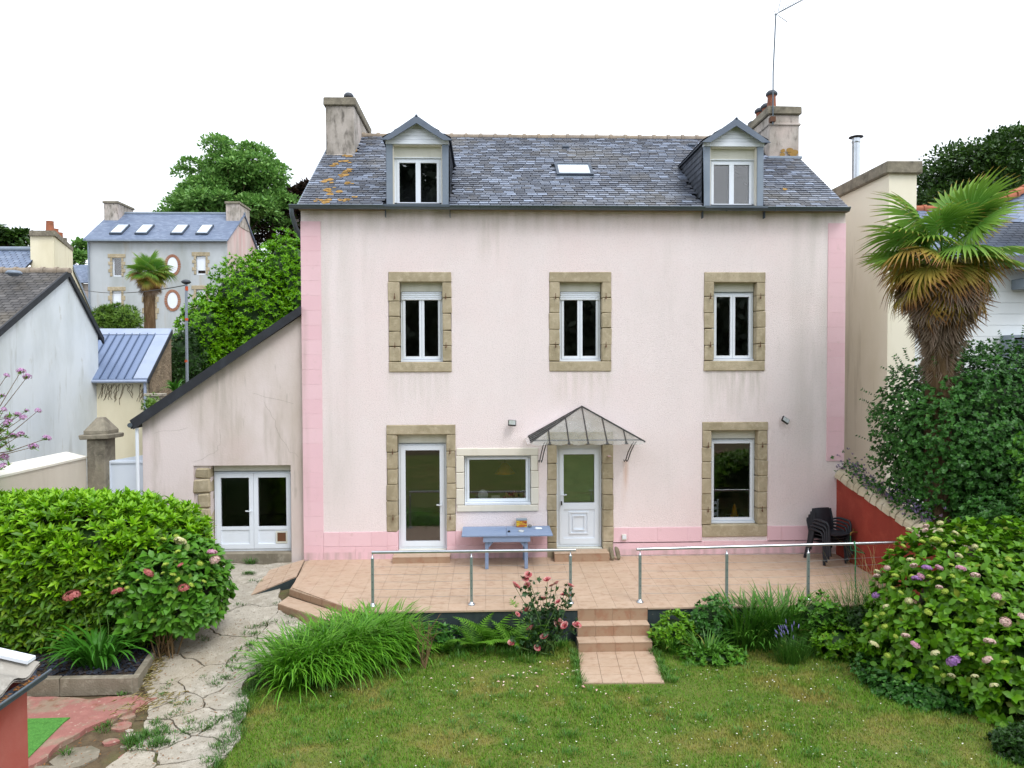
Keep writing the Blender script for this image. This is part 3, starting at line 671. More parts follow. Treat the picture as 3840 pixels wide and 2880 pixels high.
# ---- planting bed on the left with slate chips and concrete kerb
mk('slate_chip','#2f3440',.6,rand=[('#454c5c','island',.2,1,.8),('#5a4a42','island',.75,1,.6)])
bed_poly = [(-9.2,-.9),(-7.3,-.95),(-6.3,-1.25),(-5.62,-2.3),(-5.12,-4.6),(-9.2,-4.62)]
mk('bed_soil','#3b322a',.95,layers=[('#574839',6,V1,.45,.7,.6)],bump=(25,.6,.03))
bed = MB().add([(x,y,-.37+.06*(y+4.6)/3) for x,y in bed_poly],[tuple(range(len(bed_poly)))]).build('planting_bed','bed_soil',kind='structure')
cr = random.Random(4); ch = MB()
for i in range(1500):
    x,y = cr.uniform(-8.6,-5.05),cr.uniform(-4.6,-3.2)
    if not tri_inside(bed_poly,x,y): continue
    z = -.365+.06*(y+4.6)/3+cr.uniform(.0,.02); s = cr.uniform(.02,.055); a = cr.uniform(0,6.3); tx,ty = cr.uniform(-.3,.3),cr.uniform(-.3,.3)
    P = [(x+s*k*math.cos(a+q),y+s*k*math.sin(a+q),z+s*(tx*math.cos(a+q)+ty*math.sin(a+q))) for q,k in ((0,1),(1.6,.7),(3.1,1),(4.5,.6))]
    ch.prism(P,(0,0,.006))
ch.build('slate_chips','slate_chip',bed,kind='stuff')
kerb = thing('kerb_edging','weathered grey concrete kerb round the bed under the big hedge','kerb',(-5.1,-4.6,-.5))
for a,b in ((-9.0,-7.2),(-7.19,-6.1),(-6.09,-5.08)): MB().cbox(a,b,-4.74,-4.62,-.56,-.30,.012,.006).build('kerb_stone','concrete_dark',kerb)
for (xa,ya),(xb_,yb_) in (((-5.1,-4.72),(-5.32,-3.55)),((-5.325,-3.53),(-5.62,-2.25))):
    dx,dy = xb_-xa,yb_-ya; l = math.hypot(dx,dy); nx_,ny_ = .09*dy/l,-.09*dx/l
    MB().prism([(xa,ya,-.6),(xb_,yb_,-.6),(xb_+nx_,yb_+ny_,-.6),(xa+nx_,ya+ny_,-.6)],(0,0,.28)).build('kerb_stone','concrete_dark',kerb)
# ---- flaking red concrete, loose pieces, turf mat
mk('red_concrete','#9c6a62',.9,layers=[('#938370',3.4,V1,.47,.58,.9),('#b98379',6,V1,.5,.7,.5),('#7d4b33',3.2,V1,.58,.7,.7),('#c9b5a4',16,V1,.62,.7,.6)],bump=(30,.6,.012))
redp = [(-7.4,-4.78),(-5.55,-4.82),(-4.72,-4.95),(-4.95,-5.4),(-5.12,-5.75),(-5.25,-6.1),(-5.2,-6.5),(-5.6,-7.2),(-7.4,-7.2)]
red_s = MB().prism([(x,y,-.6) for x,y in shrink_jag(redp,.0,.02,pr,.12)],(0,0,.085)).build('red_paving','red_concrete',kind='structure')
for i,(x,y,s,mt) in enumerate(((-4.78,-5.62,.16,'red_concrete'),(-4.86,-5.35,.12,'red_concrete'),(-4.72,-6.0,.1,'red_concrete'),(-4.3,-6.35,.15,'red_concrete'),(-5.05,-5.5,.11,'red_concrete'),(-4.95,-6.35,.3,'concrete_dark'),(-5.15,-6.75,.32,'concrete_dark'),(-4.55,-5.85,.06,'concrete'),(-4.42,-5.95,.07,'concrete'),(-4.5,-6.12,.05,'concrete_dark'),(-4.62,-5.75,.05,'concrete'),(-4.35,-5.7,.06,'concrete'))):
    n = 9; P = [(x+s*(.75+.4*pr.random())*math.cos(6.283*k/n),y+.8*s*(.75+.4*pr.random())*math.sin(6.283*k/n),gz(x,y)-.06) for k in range(n)]
    MB().prism(P,(0,0,.05+pr.uniform(0,.012))).build('paving_fragment',mt,red_s)
mk('artificial_turf','#5a9a44',.9,layers=[('#457f32',14,V1,.45,.65,.7),('#7fc058',40,V1,.5,.7,.6)],bump=(120,1,.02))
tb = MB().prism([(-7.3,-5.5,-.512),(-5.52,-5.47,-.512),(-5.53,-5.6,-.512),(-5.45,-6.45,-.512),(-5.6,-6.9,-.512),(-7.3,-6.9,-.512)],(0,0,.012))
tag(tb.build('turf_mat','artificial_turf'),'bright green artificial turf mat on the flaking red concrete','mat')
# ================================================================== terrace
TZ = lambda y: .07*(1+y/3.0)
terr_poly = [(-3.84,-.005),(-3.70,-1.2),(-3.67,-1.76),(-2.69,-2.57),(-2.2,-3.0),(7.43,-3.0),(7.43,-.005)]
tb = MB(); n = len(terr_poly)
tb.add([(x,y,TZ(y)-.02) for x,y in terr_poly]+[(x,y,-.7) for x,y in terr_poly],[tuple(range(n))]+[(i,(i+1)%n,n+(i+1)%n,n+i) for i in range(n)])
terrace = tb.build('terrace','grout',kind='structure')
# front face painted dark
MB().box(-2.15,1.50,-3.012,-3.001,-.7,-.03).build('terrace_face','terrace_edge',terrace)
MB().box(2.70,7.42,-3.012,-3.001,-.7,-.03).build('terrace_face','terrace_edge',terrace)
for a,b in ((-2.18,1.5),(2.7,7.42)): MB().box(a,b,-3.03,-3.0,-.03,-.002).build('terrace_nosing','terrace_tile',terrace)
TS = .318; tl_sm = MB().prism([(-TS/2+.0018,-TS/2+.0018,0),(TS/2-.0018,-TS/2+.0018,0),(TS/2-.0018,TS/2-.0018,0),(-TS/2+.0018,TS/2-.0018,0)],(0,0,.016)).mesh('tile','terrace_tile')
cells = []
for j in range(10):
    for i in range(-14,25):
        cx,cy = i*TS+.1,-3.0+(j+.5)*TS; q = [(cx-TS/2,cy-TS/2),(cx+TS/2,cy-TS/2),(cx+TS/2,cy+TS/2),(cx-TS/2,cy+TS/2)]; p = q
        for a,b in zip(terr_poly,terr_poly[1:]+terr_poly[:1]):
            ex,ey = b[0]-a[0],b[1]-a[1]; p = clip(p, -ey, ex, -ey*a[0]+ex*a[1]) if False else clip(p, ey, -ex, ey*a[0]-ex*a[1])
            if len(p) < 3: break
        if len(p) >= 3: cells.append((cx,cy,p,len(p) == 4 and abs(sum(abs(p[k][0]-cx)+abs(p[k][1]-cy) for k in range(4))-4*TS) < 1e-4))
rest = MB(); cnt = 0; tilt = math.atan2(.07,3.0)
for cx,cy,p,full in cells:
    if cnt < 300:
        cnt += 1
        if full: link('tile',tl_sm,terrace,(cx,cy,TZ(cy)-.018),(tilt,0,0))
        else:
            mx_,my = sum(q[0] for q in p)/len(p),sum(q[1] for q in p)/len(p); pp = [(mx_+(x-mx_)*.985,my+(y-my)*.985,TZ(y)-.018) for x,y in p]
            MB().prism(pp,(0,0,.016)).build('tile','terrace_tile',terrace)
    else:
        mx_,my = sum(q[0] for q in p)/len(p),sum(q[1] for q in p)/len(p); rest.prism([(mx_+(x-mx_)*.985,my+(y-my)*.985,TZ(y)-.018) for x,y in p],(0,0,.016))
if rest.v: tag(rest.build('tiles','terrace_tile',terrace),kind='stuff')
# ---- garden steps and slab
def tiled_box(par, x0,x1,y0,y1,z0,z1, k, nosing=True):
    MB().box(x0+.006,x1-.006,y0+.006,y1-.001,z0,z1-.012).build('step_core','grout',par)
    w_ = (x1-x0)/k
    for i in range(k):
        a,b = x0+i*w_+.002,x0+(i+1)*w_-.002
        MB().box(a,b,y0,y0+.008,z0+.0,z1-.014).build('riser_tile','riser_tile',par)
        MB().box(a,b,y0-.006,y1-.001,z1-.013,z1).build('tread_tile','terrace_tile',par)
st_ = thing('garden_steps','tiled steps from the terrace down to the lawn','steps',(2.05,-3.5,-.56))
tiled_box(st_,1.50,2.695,-3.02,-2.99,-.21,-.002,4)
tiled_box(st_,1.47,2.68,-3.25,-3.022,-.39,-.21,4); tiled_box(st_,1.45,2.66,-3.52,-3.252,-.60,-.39,4)
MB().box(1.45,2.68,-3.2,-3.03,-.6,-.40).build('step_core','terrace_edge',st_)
sb = thing('landing_slab','square tiled slab on the lawn below the garden steps','paving slab',(2,-4.1,-.56))
c4 = [np.array(p) for p in ((1.44,-3.525),(2.66,-3.525),(2.57,-4.68),(1.36,-4.64))]
MB().prism([(*p,-.62) for p in c4],(0,0,.065)).build('slab_bed','grout',sb)
for i in range(4):
    for j in range(4):
        f = lambda u,v: (c4[0]*(1-u)*(1-v)+c4[1]*u*(1-v)+c4[2]*u*v+c4[3]*(1-u)*v)
        e = .0025; q = [f(i/4+e,j/4+e),f((i+1)/4-e,j/4+e),f((i+1)/4-e,(j+1)/4-e),f(i/4+e,(j+1)/4-e)]
        MB().prism([(*p,-.554) for p in q],(0,0,.014)).build('tile','terrace_tile',sb)
# ---- corner steps and ramp at the left end
cs = thing('corner_steps','low tiled corner steps at the left end of the terrace','steps',(-3.3,-2.4,-.3))
def poly_step(par, poly, z0, z1, edges):
    MB().prism([(x,y,z0) for x,y in poly],(0,0,z1-z0-.012)).build('step_core','grout',par)
    MB().prism([(x,y,z1-.0115) for x,y in poly],(0,0,.0115)).build('tread_tile','terrace_tile',par)
    for (xa,ya),(xb_,yb_),k in edges:
        dx,dy = xb_-xa,yb_-ya; l = math.hypot(dx,dy); nx_,ny_ = dy/l*.008,-dx/l*.008
        for i in range(k):
            t0,t1 = i/k+.006/l,(i+1)/k-.006/l
            MB().prism([(xa+dx*t0,ya+dy*t0,z0),(xa+dx*t1,ya+dy*t1,z0),(xa+dx*t1+nx_,ya+dy*t1+ny_,z0),(xa+dx*t0+nx_,ya+dy*t0+ny_,z0)],(0,0,z1-z0-.013)).build('riser_tile','riser_tile',par)
poly_step(cs,[(-3.69,-1.8),(-3.76,-2.2),(-2.95,-2.86),(-2.5,-3.22),(-2.15,-3.22),(-2.2,-3.02),(-2.71,-2.6)],-.5,-.115,[((-3.69,-1.8),(-3.76,-2.2),1),((-3.76,-2.2),(-2.95,-2.86),3),((-2.95,-2.86),(-2.5,-3.22),2)])
for (a,b,k) in (((-3.675,-1.765),(-2.695,-2.575),4),((-2.695,-2.575),(-2.2,-3.0),2)):
    dx,dy = b[0]-a[0],b[1]-a[1]; l = math.hypot(dx,dy); nx_,ny_ = dy/l*.012,-dx/l*.012
    for i in range(k):
        t0,t1 = i/k+.004,(i+1)/k-.004
        MB().prism([(a[0]+dx*t0,a[1]+dy*t0,-.11),(a[0]+dx*t1,a[1]+dy*t1,-.11),(a[0]+dx*t1+nx_,a[1]+dy*t1+ny_,-.11),(a[0]+dx*t0+nx_,a[1]+dy*t0+ny_,-.11)],(0,0,.115)).build('riser_tile','riser_tile',cs)
rp = thing('tiled_ramp','tiled wedge ramp beside the corner steps leading up to the terrace','ramp',(-4,-.8,-.1))
a,b,c,d = (-3.715,-1.15,TZ(-1.15)),(-3.845,-.02,TZ(0)),(-4.52,-.45,-.045),(-4.44,-1.62,-.165)
MB().add([(*a[:2],-.4),(*b[:2],-.4),(*c[:2],-.4),(*d[:2],-.4),a,b,c,d],[(4,5,6),(4,6,7),(0,3,7,4),(3,2,6,7),(2,1,5,6)]).build('ramp_body','grout',rp)
MB().add([(a[0],a[1]-.004,-.4),(d[0],d[1]-.004,-.4),(d[0],d[1]-.004,d[2]),(a[0],a[1]-.004,a[2])],[(0,1,2,3)]).build('ramp_side','terrace_edge',rp)
A_,B_,C_,D_ = map(Vector,(a,b,c,d))
for i in range(4):
    for j in range(3):
        f = lambda u,v: (A_*(1-u)+B_*u)*(1-v)+(D_*(1-u)+C_*u)*v+Vector((0,0,.012))
        e = .006; MB().prism([f(i/4+e,j/3+e),f((i+1)/4-e,j/3+e),f((i+1)/4-e,(j+1)/3-e),f(i/4+e,(j+1)/3-e)],(0,0,.009)).build('tile','terrace_tile',rp)
# ---- door steps
for (x0,x1,y0,z1,lb) in ((-1.98,-.80,-.34,.195,'low tiled doorstep below the glazed door left of the kitchen window'),(1.36,2.50,-.36,.235,'tiled doorstep below the white front door under the canopy')):
    ds = thing('doorstep',lb,'doorstep',((x0+x1)/2,y0/2,.07)); tiled_box(ds,x0,x1,y0,-.02,.03,z1,4)
# ================================================================== railings
mk('steel_rail','#c3c9cf',.28,.9,layers=[('#9aa3aa',3,V1,.5,.7,.5)])
mk('post_metal','#93a09d',.5,.5,layers=[('#74827e',4,(1,1,.3),.45,.7,.6)])
mk('cable','#8d9499',.4,.8)
def railing(lb, posts, x0, x1, zr=.93, y=-2.76, yend=None):
    r = thing('handrail',lb,'railing',((x0+x1)/2,y,0)); ye = y if yend is None else yend
    MB().tube([(x0,y,zr),(x1,ye,zr)],.026,10).build('top_rail','steel_rail',r)
    for x in posts:
        m = MB().cbox(x-.024,x+.024,y-.02,y+.02,.02,zr-.1,.006,0); p = m.build('post','post_metal',r)
        MB().lathe([(.026,zr-.1),(.022,zr-.085),(.009,zr-.08),(.009,zr-.02)],(x,y,0),8).build('post_cap','steel_rail',p)
        MB().lathe([(.062,.0),(.062,.018),(.034,.024),(.034,.05),(.026,.055)],(x,y,.005),12).build('post_foot','steel_rail',p)
        b = MB()
        for k in range(5): b.lathe([(.006,0),(.006,.004),(.001,.006)],(0,0,0),6) if False else b.box(x-.006,x+.006,y-.024,y-.0195,.16+k*.13,.172+k*.13)
        tag(b.build('cable_fittings','zinc_dark',p),kind='stuff')
    for k in range(5):
        z = .166+k*.13; pts = [(posts[0],y-.015,z)]
        for a,b_ in zip(posts,posts[1:]): pts += [((a+b_)/2,y-.015,z-.012),(b_,y-.015,z)]
        if yend is not None: pts.append((x1,ye,z))
        MB().tube(pts,.0022,4).build('wire','cable',r)
    return r
railing('metal handrail with three posts along the left half of the terrace',[-1.99,-.30,1.41],-2.0,1.50)
railing('metal handrail with three posts from the steps to the red wall',[2.62,4.14,5.58],2.56,7.30,yend=-2.5)
# ================================================================== glass canopy over the front door
cp = thing('door_canopy','weathered glass canopy with dark metal ribs over the white front door','canopy',(1.95,0,2.6))
AP = Vector((1.97,-.02,3.25)); cz = 2.60; yl = -1.0; xl,xr = .83,3.10
mk('rib_metal','#3b3a3a',.5,.3)
def hipz(x,y):   # front face plane and side planes
    return 0
FL,FR = Vector((xl,yl,cz)),Vector((xr,yl,cz)); WL,WR = Vector((xl,-.02,cz+.02)),Vector((xr,-.02,cz+.02))
nf = 6
def frontpt(u, v):      # u along the front edge, v from the edge up towards the hip
    e = FL.lerp(FR,u); k = (u/.5) if u < .5 else ((1-u)/.5); top = e + (AP-FL.lerp(FR,.5))*k
    return e.lerp(top, v)
for i in range(nf):
    u0,u1 = i/nf,(i+1)/nf; us = np.linspace(u0,u1,7); lo = []
    for u in us:
        t = (u-u0)/(u1-u0); b = frontpt(u,0); dwn = (b-frontpt(.5,1)).normalized() if False else Vector((0,-.8,-.5)).normalized(); lo.append(b+dwn*(.03+.055*math.sin(math.pi*t)))
    up = [frontpt(u,1) for u in us]
    MB().add(lo+up,[(k,k+1,7+k+1,7+k) for k in range(6)]).build('glass_pane','canopy_glass',cp)
for i in range(1,nf): MB().tube([frontpt(i/nf,0)+Vector((0,-.01,.012)),frontpt(i/nf,1)+Vector((0,-.005,.014))],.013,6).build('rib','rib_metal',cp)
for sx,Fc,Wc in ((-1,FL,WL),(1,FR,WR)):
    MB().tube([Fc+Vector((0,0,.01)),AP+Vector((0,0,.012))],.016,6).build('hip_rib','rib_metal',cp)
    for k in range(4):
        a,b = Fc.lerp(Wc,k/4),Fc.lerp(Wc,(k+1)/4); out_ = Vector((sx*.06,0,-.03))
        hi0,hi1 = (a+(AP-Wc)*(k/4) if True else AP),(b+(AP-Wc)*((k+1)/4))
        MB().add([a+out_,b+out_,b,hi1,hi0,a],[(0,1,2,5),(5,2,3,4)]).build('glass_pane','canopy_glass',cp)
        MB().tube([b+Vector((0,0,.012)),hi1+Vector((0,0,.014))],.012,6).build('rib','rib_metal',cp)
MB().box(xl,xr,yl+.28,yl+.31,cz+.0,cz+.03).build('cross_bar','zinc_dark',cp)
for i in range(1,nf): 
    p = frontpt(i/nf,0); MB().add([p+Vector((-.04,-.03,-.035)),p+Vector((.04,-.03,-.035)),p+Vector((0,-.01,.03)),p+Vector((-.04,.0,-.035)),p+Vector((.04,.0,-.035))],[(0,1,2),(1,4,2),(4,3,2),(3,0,2),(0,3,4,1)]).build('rib_foot','rib_metal',cp)
for x in (1.06,2.86):
    for q in (0,.05): MB().tube([(x+q,-.03,2.12),(x+q,-.12,2.1),(x+q+.01,-.22,2.16),(x+q+.03,-.34,2.32),(x+q+.05,-.6,2.5),(x+q+.07,-.72,2.58)],.011,6).build('bracket','rib_metal',cp)
# ================================================================== table, things on it
mk('blue_paint','#8193b0',.6,layers=[('#6a80a3',2,(.3,3,1),.45,.7,.6),('#93a5c0',14,(.4,3,1),.55,.7,.5)],bump=(30,.2,.004,(.3,2,1)))
tb_ = thing('garden_table','blue painted wooden extending table against the wall','table',(.37,-.44,.06))
zt_ = .745
for x0,x1 in ((-.54,.36),(.366,1.28)):
    for k in range(4): MB().cbox(x0,x1,-.86+k*.205,-.86+k*.205+.202,zt_-.028,zt_-.001*(k%2),.003,0).build('top_plank','blue_paint',tb_)
MB().ring(-.12,.82,.0,.0001,.0,.0,.0,.0,0,0) if False else None
MB().box(-.11,.83,-.84,-.81,zt_-.14,zt_-.0285).build('apron','blue_paint',tb_); MB().box(-.11,.83,-.12,-.09,zt_-.14,zt_-.0285).build('apron','blue_paint',tb_)
for x in (-.11,.80): MB().box(x,x+.03,-.809,-.121,zt_-.14,zt_-.0285).build('apron','blue_paint',tb_)
for x in (-.075,.715):
    for y in (-.80,-.19): MB().cbox(x,x+.07,y,y+.07,TZ(y)+.0,zt_-.03,.006,0).build('leg','blue_paint',tb_)
for x,s in ((-.005,1),(.715,-1)): MB().prism([(x,-.80,zt_-.26),(x+s*.1,-.80,zt_-.15),(x+s*.1,-.80,zt_-.141),(x,-.80,zt_-.141)],(0,.03,0)).build('corner_brace','blue_paint',tb_)
mk('box_art','#b5632f',.6,layers=[('#d9c23a',6,(1,1,2.5),.48,.56,1),('#5e8a3c',5,(1,1,2),.56,.62,1),('#8c2f22',7,(1,1,1.5),.6,.66,.9)])
mk('box_lid','#8f9aa3',.5)
bx_ = thing('painted_box','small painted tin box standing at the back of the blue table','box',(.68,-.12,zt_)); 
MB().cbox(.58,.80,-.17,-.06,zt_+.001,zt_+.14,.005).build('box_body','box_art',bx_); MB().cbox(.575,.805,-.175,-.055,zt_+.14,zt_+.175,.005).build('box_lid','box_lid',bx_)
mk('pebble','#7b7c78',.8)
def pebble(name,lab,cat,x,y,z,r,mat,sq=.7):
    m = MB().lathe([(.01,0),(r*.8,r*.15*sq),(r,r*.6*sq),(r*.75,r*1.1*sq),(.01,r*1.3*sq)],(x,y,z),10); return tag(m.build(name,mat),lab,cat)
pebble('pebble','round grey pebble beside the painted tin box on the blue table','pebble',.86,-.17,zt_,.045,'pebble',1)
mk('ashtray_glass','#b9bfc0',.15,spec=.7); mk('paper_white','#e3e8ee',.7); mk('black_plastic','#1d1e21',.5)
tag(MB().lathe([(.055,0),(.06,.03),(.05,.03),(.045,.01),(.01,.01)],(.66,-.58,zt_),8).build('ashtray','ashtray_glass'),'small glass ashtray near the front of the blue table','ashtray')
pebble('lighter_cap','small black round knob lying on the blue table','knob',.41,-.6,zt_,.03,'black_plastic',1)
ck_ = thing('cigarette_pack','white soft packet lying at the right end of the blue table','packet',(1.03,-.34,zt_)); MB().cbox(.96,1.1,-.40,-.31,zt_+.001,zt_+.03,.01,.005).build('packet_body','paper_white',ck_)
# ================================================================== stack of black chairs
mk('chair_resin','#26282e',.55,layers=[('#33363d',6,V1,.45,.7,.5)],bump=(220,.25,.003))
def make_chair(loc, rz, lab):
    c = thing('garden_chair',lab,'chair',loc,rz,'black stacking chairs in the corner')
    sx = .25
    s = MB(); # seat: slightly dished sheet facing -y
    V = []; F = []; n = 7
    for j in range(n):
        for i in range(n):
            u,v = i/(n-1)*2-1,j/(n-1); V.append((u*(.235-.02*v),-.24+v*.46,.42+.03*u*u*.6-.025*v+.02*(1-v)**8*-1))
    for j in range(n-1):
        for i in range(n-1): a=j*n+i; F.append((a,a+1,a+n+1,a+n))
    s.add(V,F,True); s.add([(x,y,z-.018) for x,y,z in V],[f[::-1] for f in F],True)
    bd = [k for k in range(n)]+[k*n+n-1 for k in range(1,n)]+[n*n-1-k for k in range(1,n)]+[(n-1-k)*n for k in range(1,n-1)]
    s.add([V[k] for k in bd]+[(V[k][0],V[k][1],V[k][2]-.018) for k in bd],[(k,(k+1)%len(bd),len(bd)+(k+1)%len(bd),len(bd)+k) for k in range(len(bd))])
    s.build('seat','chair_resin',c)
    b = MB(); V = []; F = []
    for j in range(n):
        for i in range(n):
            u,v = i/(n-1)*2-1,j/(n-1); wd = .215+.02*math.sin(v*2.2)-(.03 if j == n-1 else 0)
            V.append((u*wd,.2+.1*v-.035*u*u*-1-.03*math.sin(v*3)+.04*(0),.42+v*.44-.015*u*u*(v>.9)))
    for j in range(n-1):
        for i in range(n-1): a=j*n+i; F.append((a,a+1,a+n+1,a+n))
    b.add(V,F,True); b.add([(x,y+.016,z) for x,y,z in V],[f[::-1] for f in F],True)
    b.add([V[k] for k in bd]+[(V[k][0],V[k][1]+.016,V[k][2]) for k in bd],[(k,(k+1)%len(bd),len(bd)+(k+1)%len(bd),len(bd)+k) for k in range(len(bd))])
    b.build('backrest','chair_resin',c)
    for q in (-1,1):
        MB().tube([(q*.265,-.27,0),(q*.255,-.235,.4),(q*.265,-.225,.6),(q*.275,-.18,.655),(q*.275,0,.665),(q*.26,.13,.66),(q*.225,.24,.62)],[.028,.025,.022,.024,.026,.022,.02],8).build('armrest','chair_resin',c)
        MB().tube([(q*.255,.33,0),(q*.225,.25,.4),(q*.212,.24,.62),(q*.205,.29,.84)],[.03,.026,.022,.016],8).build('leg','chair_resin',c)
    return c
cb = (6.98,-.52); fr = math.radians(14)
fx,fy = math.sin(fr),-math.cos(fr)
ords = ['lowest black resin chair of the stack in the terrace corner','second black resin chair from the bottom of the corner stack','third black resin chair from the bottom of the corner stack','topmost black resin chair of the stack in the terrace corner']
for k in range(4): make_chair((cb[0]+fx*.055*k,cb[1]+fy*.055*k,TZ(cb[1])+.075*k),fr,ords[k])
# ================================================================== clogs, wall things
mk('clog_resin','#7d7460',.8,layers=[('#5f5746',9,V1,.45,.7,.6)]); mk('clog_lining','#b3a48a',.95)
def clog(x,y,rz,lab):
    c = thing('garden_clog',lab,'clog',(x,y,TZ(y)),rz)
    m = MB(); n=12; rings = []
    for t,w_,h in ((0,.02,.03),(.03,.042,.06),(.1,.048,.07),(.16,.05,.085),(.22,.046,.08),(.27,.03,.05),(.285,.01,.03)):
        rings.append([(w_*math.cos(a),-.02+t-.14,max(0.004,h*.5+h*.5*math.sin(a))) for a in np.linspace(0,2*math.pi,n+1)[:-1]])
    for r0,r1 in zip(rings,rings[1:]): m.add(r0+r1,[(i,(i+1)%n,n+(i+1)%n,n+i) for i in range(n)],True)
    m.build('clog_shell','clog_resin',c)
    MB().lathe([(.036,0),(.03,.004),(.001,.004)],(0,0,0),12).build('clog_opening','clog_lining',c)
    o = c.children[-1] if c.children else None
    return c
for x,y,rz,lb in ((2.55,-.22,.25,'left of two muddy brown garden clogs by the front doorstep'),(2.68,-.2,.3,'right of two muddy brown garden clogs by the front doorstep')):
    c = clog(x,y,rz,lb)
    for ch_ in c.children:
        ch_.rotation_euler = (math.radians(58),0,0); ch_.location = (0,0,.13)
        if ch_.name.startswith('clog_opening'): ch_.location = (0,-.045,.12); ch_.scale = (1,1.4,1); ch_.rotation_euler = (math.radians(75),0,0)
mk('lamp_glass','#9aa0a0',.15,layers=[('#6f7a5a',9,V1,.45,.65,.7)],spec=.7)
for px,py,lab,rr,gl in ((1106,913,'square black floodlight on the wall left of the canopy',.08,1),(1694,907,'square dark floodlight tilted on the wall right of the canopy',.6,0)):
    p = PY(px,py,-.05); f = thing('wall_floodlight',lab,'floodlight',(p[0],-.02,p[2]))
    M_ = Matrix.Rotation(rr,3,'Y')@Matrix.Rotation(-.5,3,'X')
    def T(m): m.v = [tuple(M_@Vector(v)+Vector((p[0],-.12,p[2]))) for v in m.v]; return m
    T(MB().cbox(-.085,.085,-.02,.03,-.065,.065,.012)).build('lamp_housing','iron_black',f)
    T(MB().box(-.07,.07,-.024,-.021,-.05,.05)).build('lamp_lens','lamp_glass',f)
    MB().tube([(p[0],-.005,p[2]+.02),(p[0],-.11,p[2])],.012,6).build('lamp_bracket','iron_black',f)
p = PY(1315,984,-.03); th = thing('thermometer','small patterned wall thermometer on the stone right of the front door','thermometer',(p[0],-.03,p[2]))
mk('thermo','#c9b9b0',.6,layers=[('#a33c3c',18,V1,.5,.58,.9),('#4d6f8f',22,V1,.58,.64,.9)]); mk('brass','#8a6c3a',.4,.7)
MB().cbox(p[0]-.035,p[0]+.035,-.045,-.028,p[2]-.13,p[2]+.15,.008).build('scale_plate','thermo',th); MB().lathe([(.03,0),(.03,.01),(.01,.014)],(0,0,0),10).build('bulb','brass',th).location = (0,-.02,-.15); th.children[-1].rotation_euler = (math.pi/2,0,0)
p = PY(1348,1160,-.02); so_ = thing('outdoor_socket','small white square outdoor socket box on the pink base','socket',(p[0],-.02,p[2]))
MB().cbox(p[0]-.05,p[0]+.05,-.06,-.014,p[2]-.06,p[2]+.06,.008).build('socket_box','pvc_aged',so_); MB().cbox(p[0]-.04,p[0]+.04,-.066,-.0605,p[2]-.03,p[2]+.04,.002).build('socket_lid','pvc',so_)
# ---- things seen through the kitchen window and other panes
mk('shade_yellow','#d99a1c',.8,trans=.3); mk('porcelain','#cfd8dd',.3); mk('red_cloth','#7d3528',.9)
lp = thing('pendant_lamp','yellow conical pendant lamp inside the kitchen window','lamp',(.37,1.0,2.0))
MB().lathe([(.05,.22),(.07,.2),(.22,.0),(.23,-.02)],(.37,1.0,1.72),20).build('lamp_shade','shade_yellow',lp); MB().tube([(.37,1.0,1.93),(.37,1.0,2.79)],.006,5).build('cord','black_plastic',lp)
ws = MB().box(-.5,.88,.2,.5,1.2,1.24).build('inner_sill','porcelain'); tag(ws,'pale inner sill behind the kitchen window','sill')
pl = MB().lathe([(.11,0),(.1,.008),(.03,.012),(.001,.012)],(0,0,0),20).build('plate','porcelain'); tag(pl,'round white plate leaning inside the kitchen window','plate'); pl.location = (-.12,.3,1.35); pl.rotation_euler = (math.radians(80),0,0)
tag(MB().cbox(.06,.24,.26,.38,1.242,1.33,.01).build('butter_dish','limestone'),'small cream dish on the sill inside the kitchen window','dish')
tag(MB().cbox(.76,.86,.26,.36,1.242,1.40,.008).build('storage_jar','porcelain'),'tall white jar at the right end of the kitchen sill','jar')
for i,(x,h) in enumerate(((.42,.14),(.56,.15))): tag(MB().lathe([(.05,0),(.07,.04),(.075,.09),(.05,h),(.03,h+.02)],(x,.33,1.242),12).build('flower_jug','red_cloth'),['left','right'][i]+' of two red jugs on the sill inside the kitchen window','jug')
wc = thing('dining_chair','white painted chair seen through the tall ground floor window','chair',(4.95,.95,.12))
for x in (-.18,.18): MB().tube([(4.95+x,.8,.12),(4.95+x,.8,.6),(4.95+x,.76,1.12)],.02,6).build('back_post','pvc',wc); MB().tube([(4.95+x,1.15,.12),(4.95+x,1.15,.58)],.02,6).build('leg','pvc',wc)
MB().cbox(4.75,5.15,.78,1.18,.56,.6,.01).build('seat','pvc',wc)
for z in (.75,.88,1.0): MB().cbox(4.79,5.11,.765,.785,z,z+.07,.006).build('back_slat','pvc',wc)
tag(MB().lathe([(.09,0),(.085,.02),(.02,.27),(.001,.28)],(5.52,.8,.72),14).build('toy_cone','shade_yellow'),'small yellow cone inside the tall ground floor window','cone')
tag(MB().box(5.4,5.75,.6,1.0,.12,.719).build('side_cabinet','interior_dark'),'dark low cabinet under the yellow cone inside the window','cabinet')
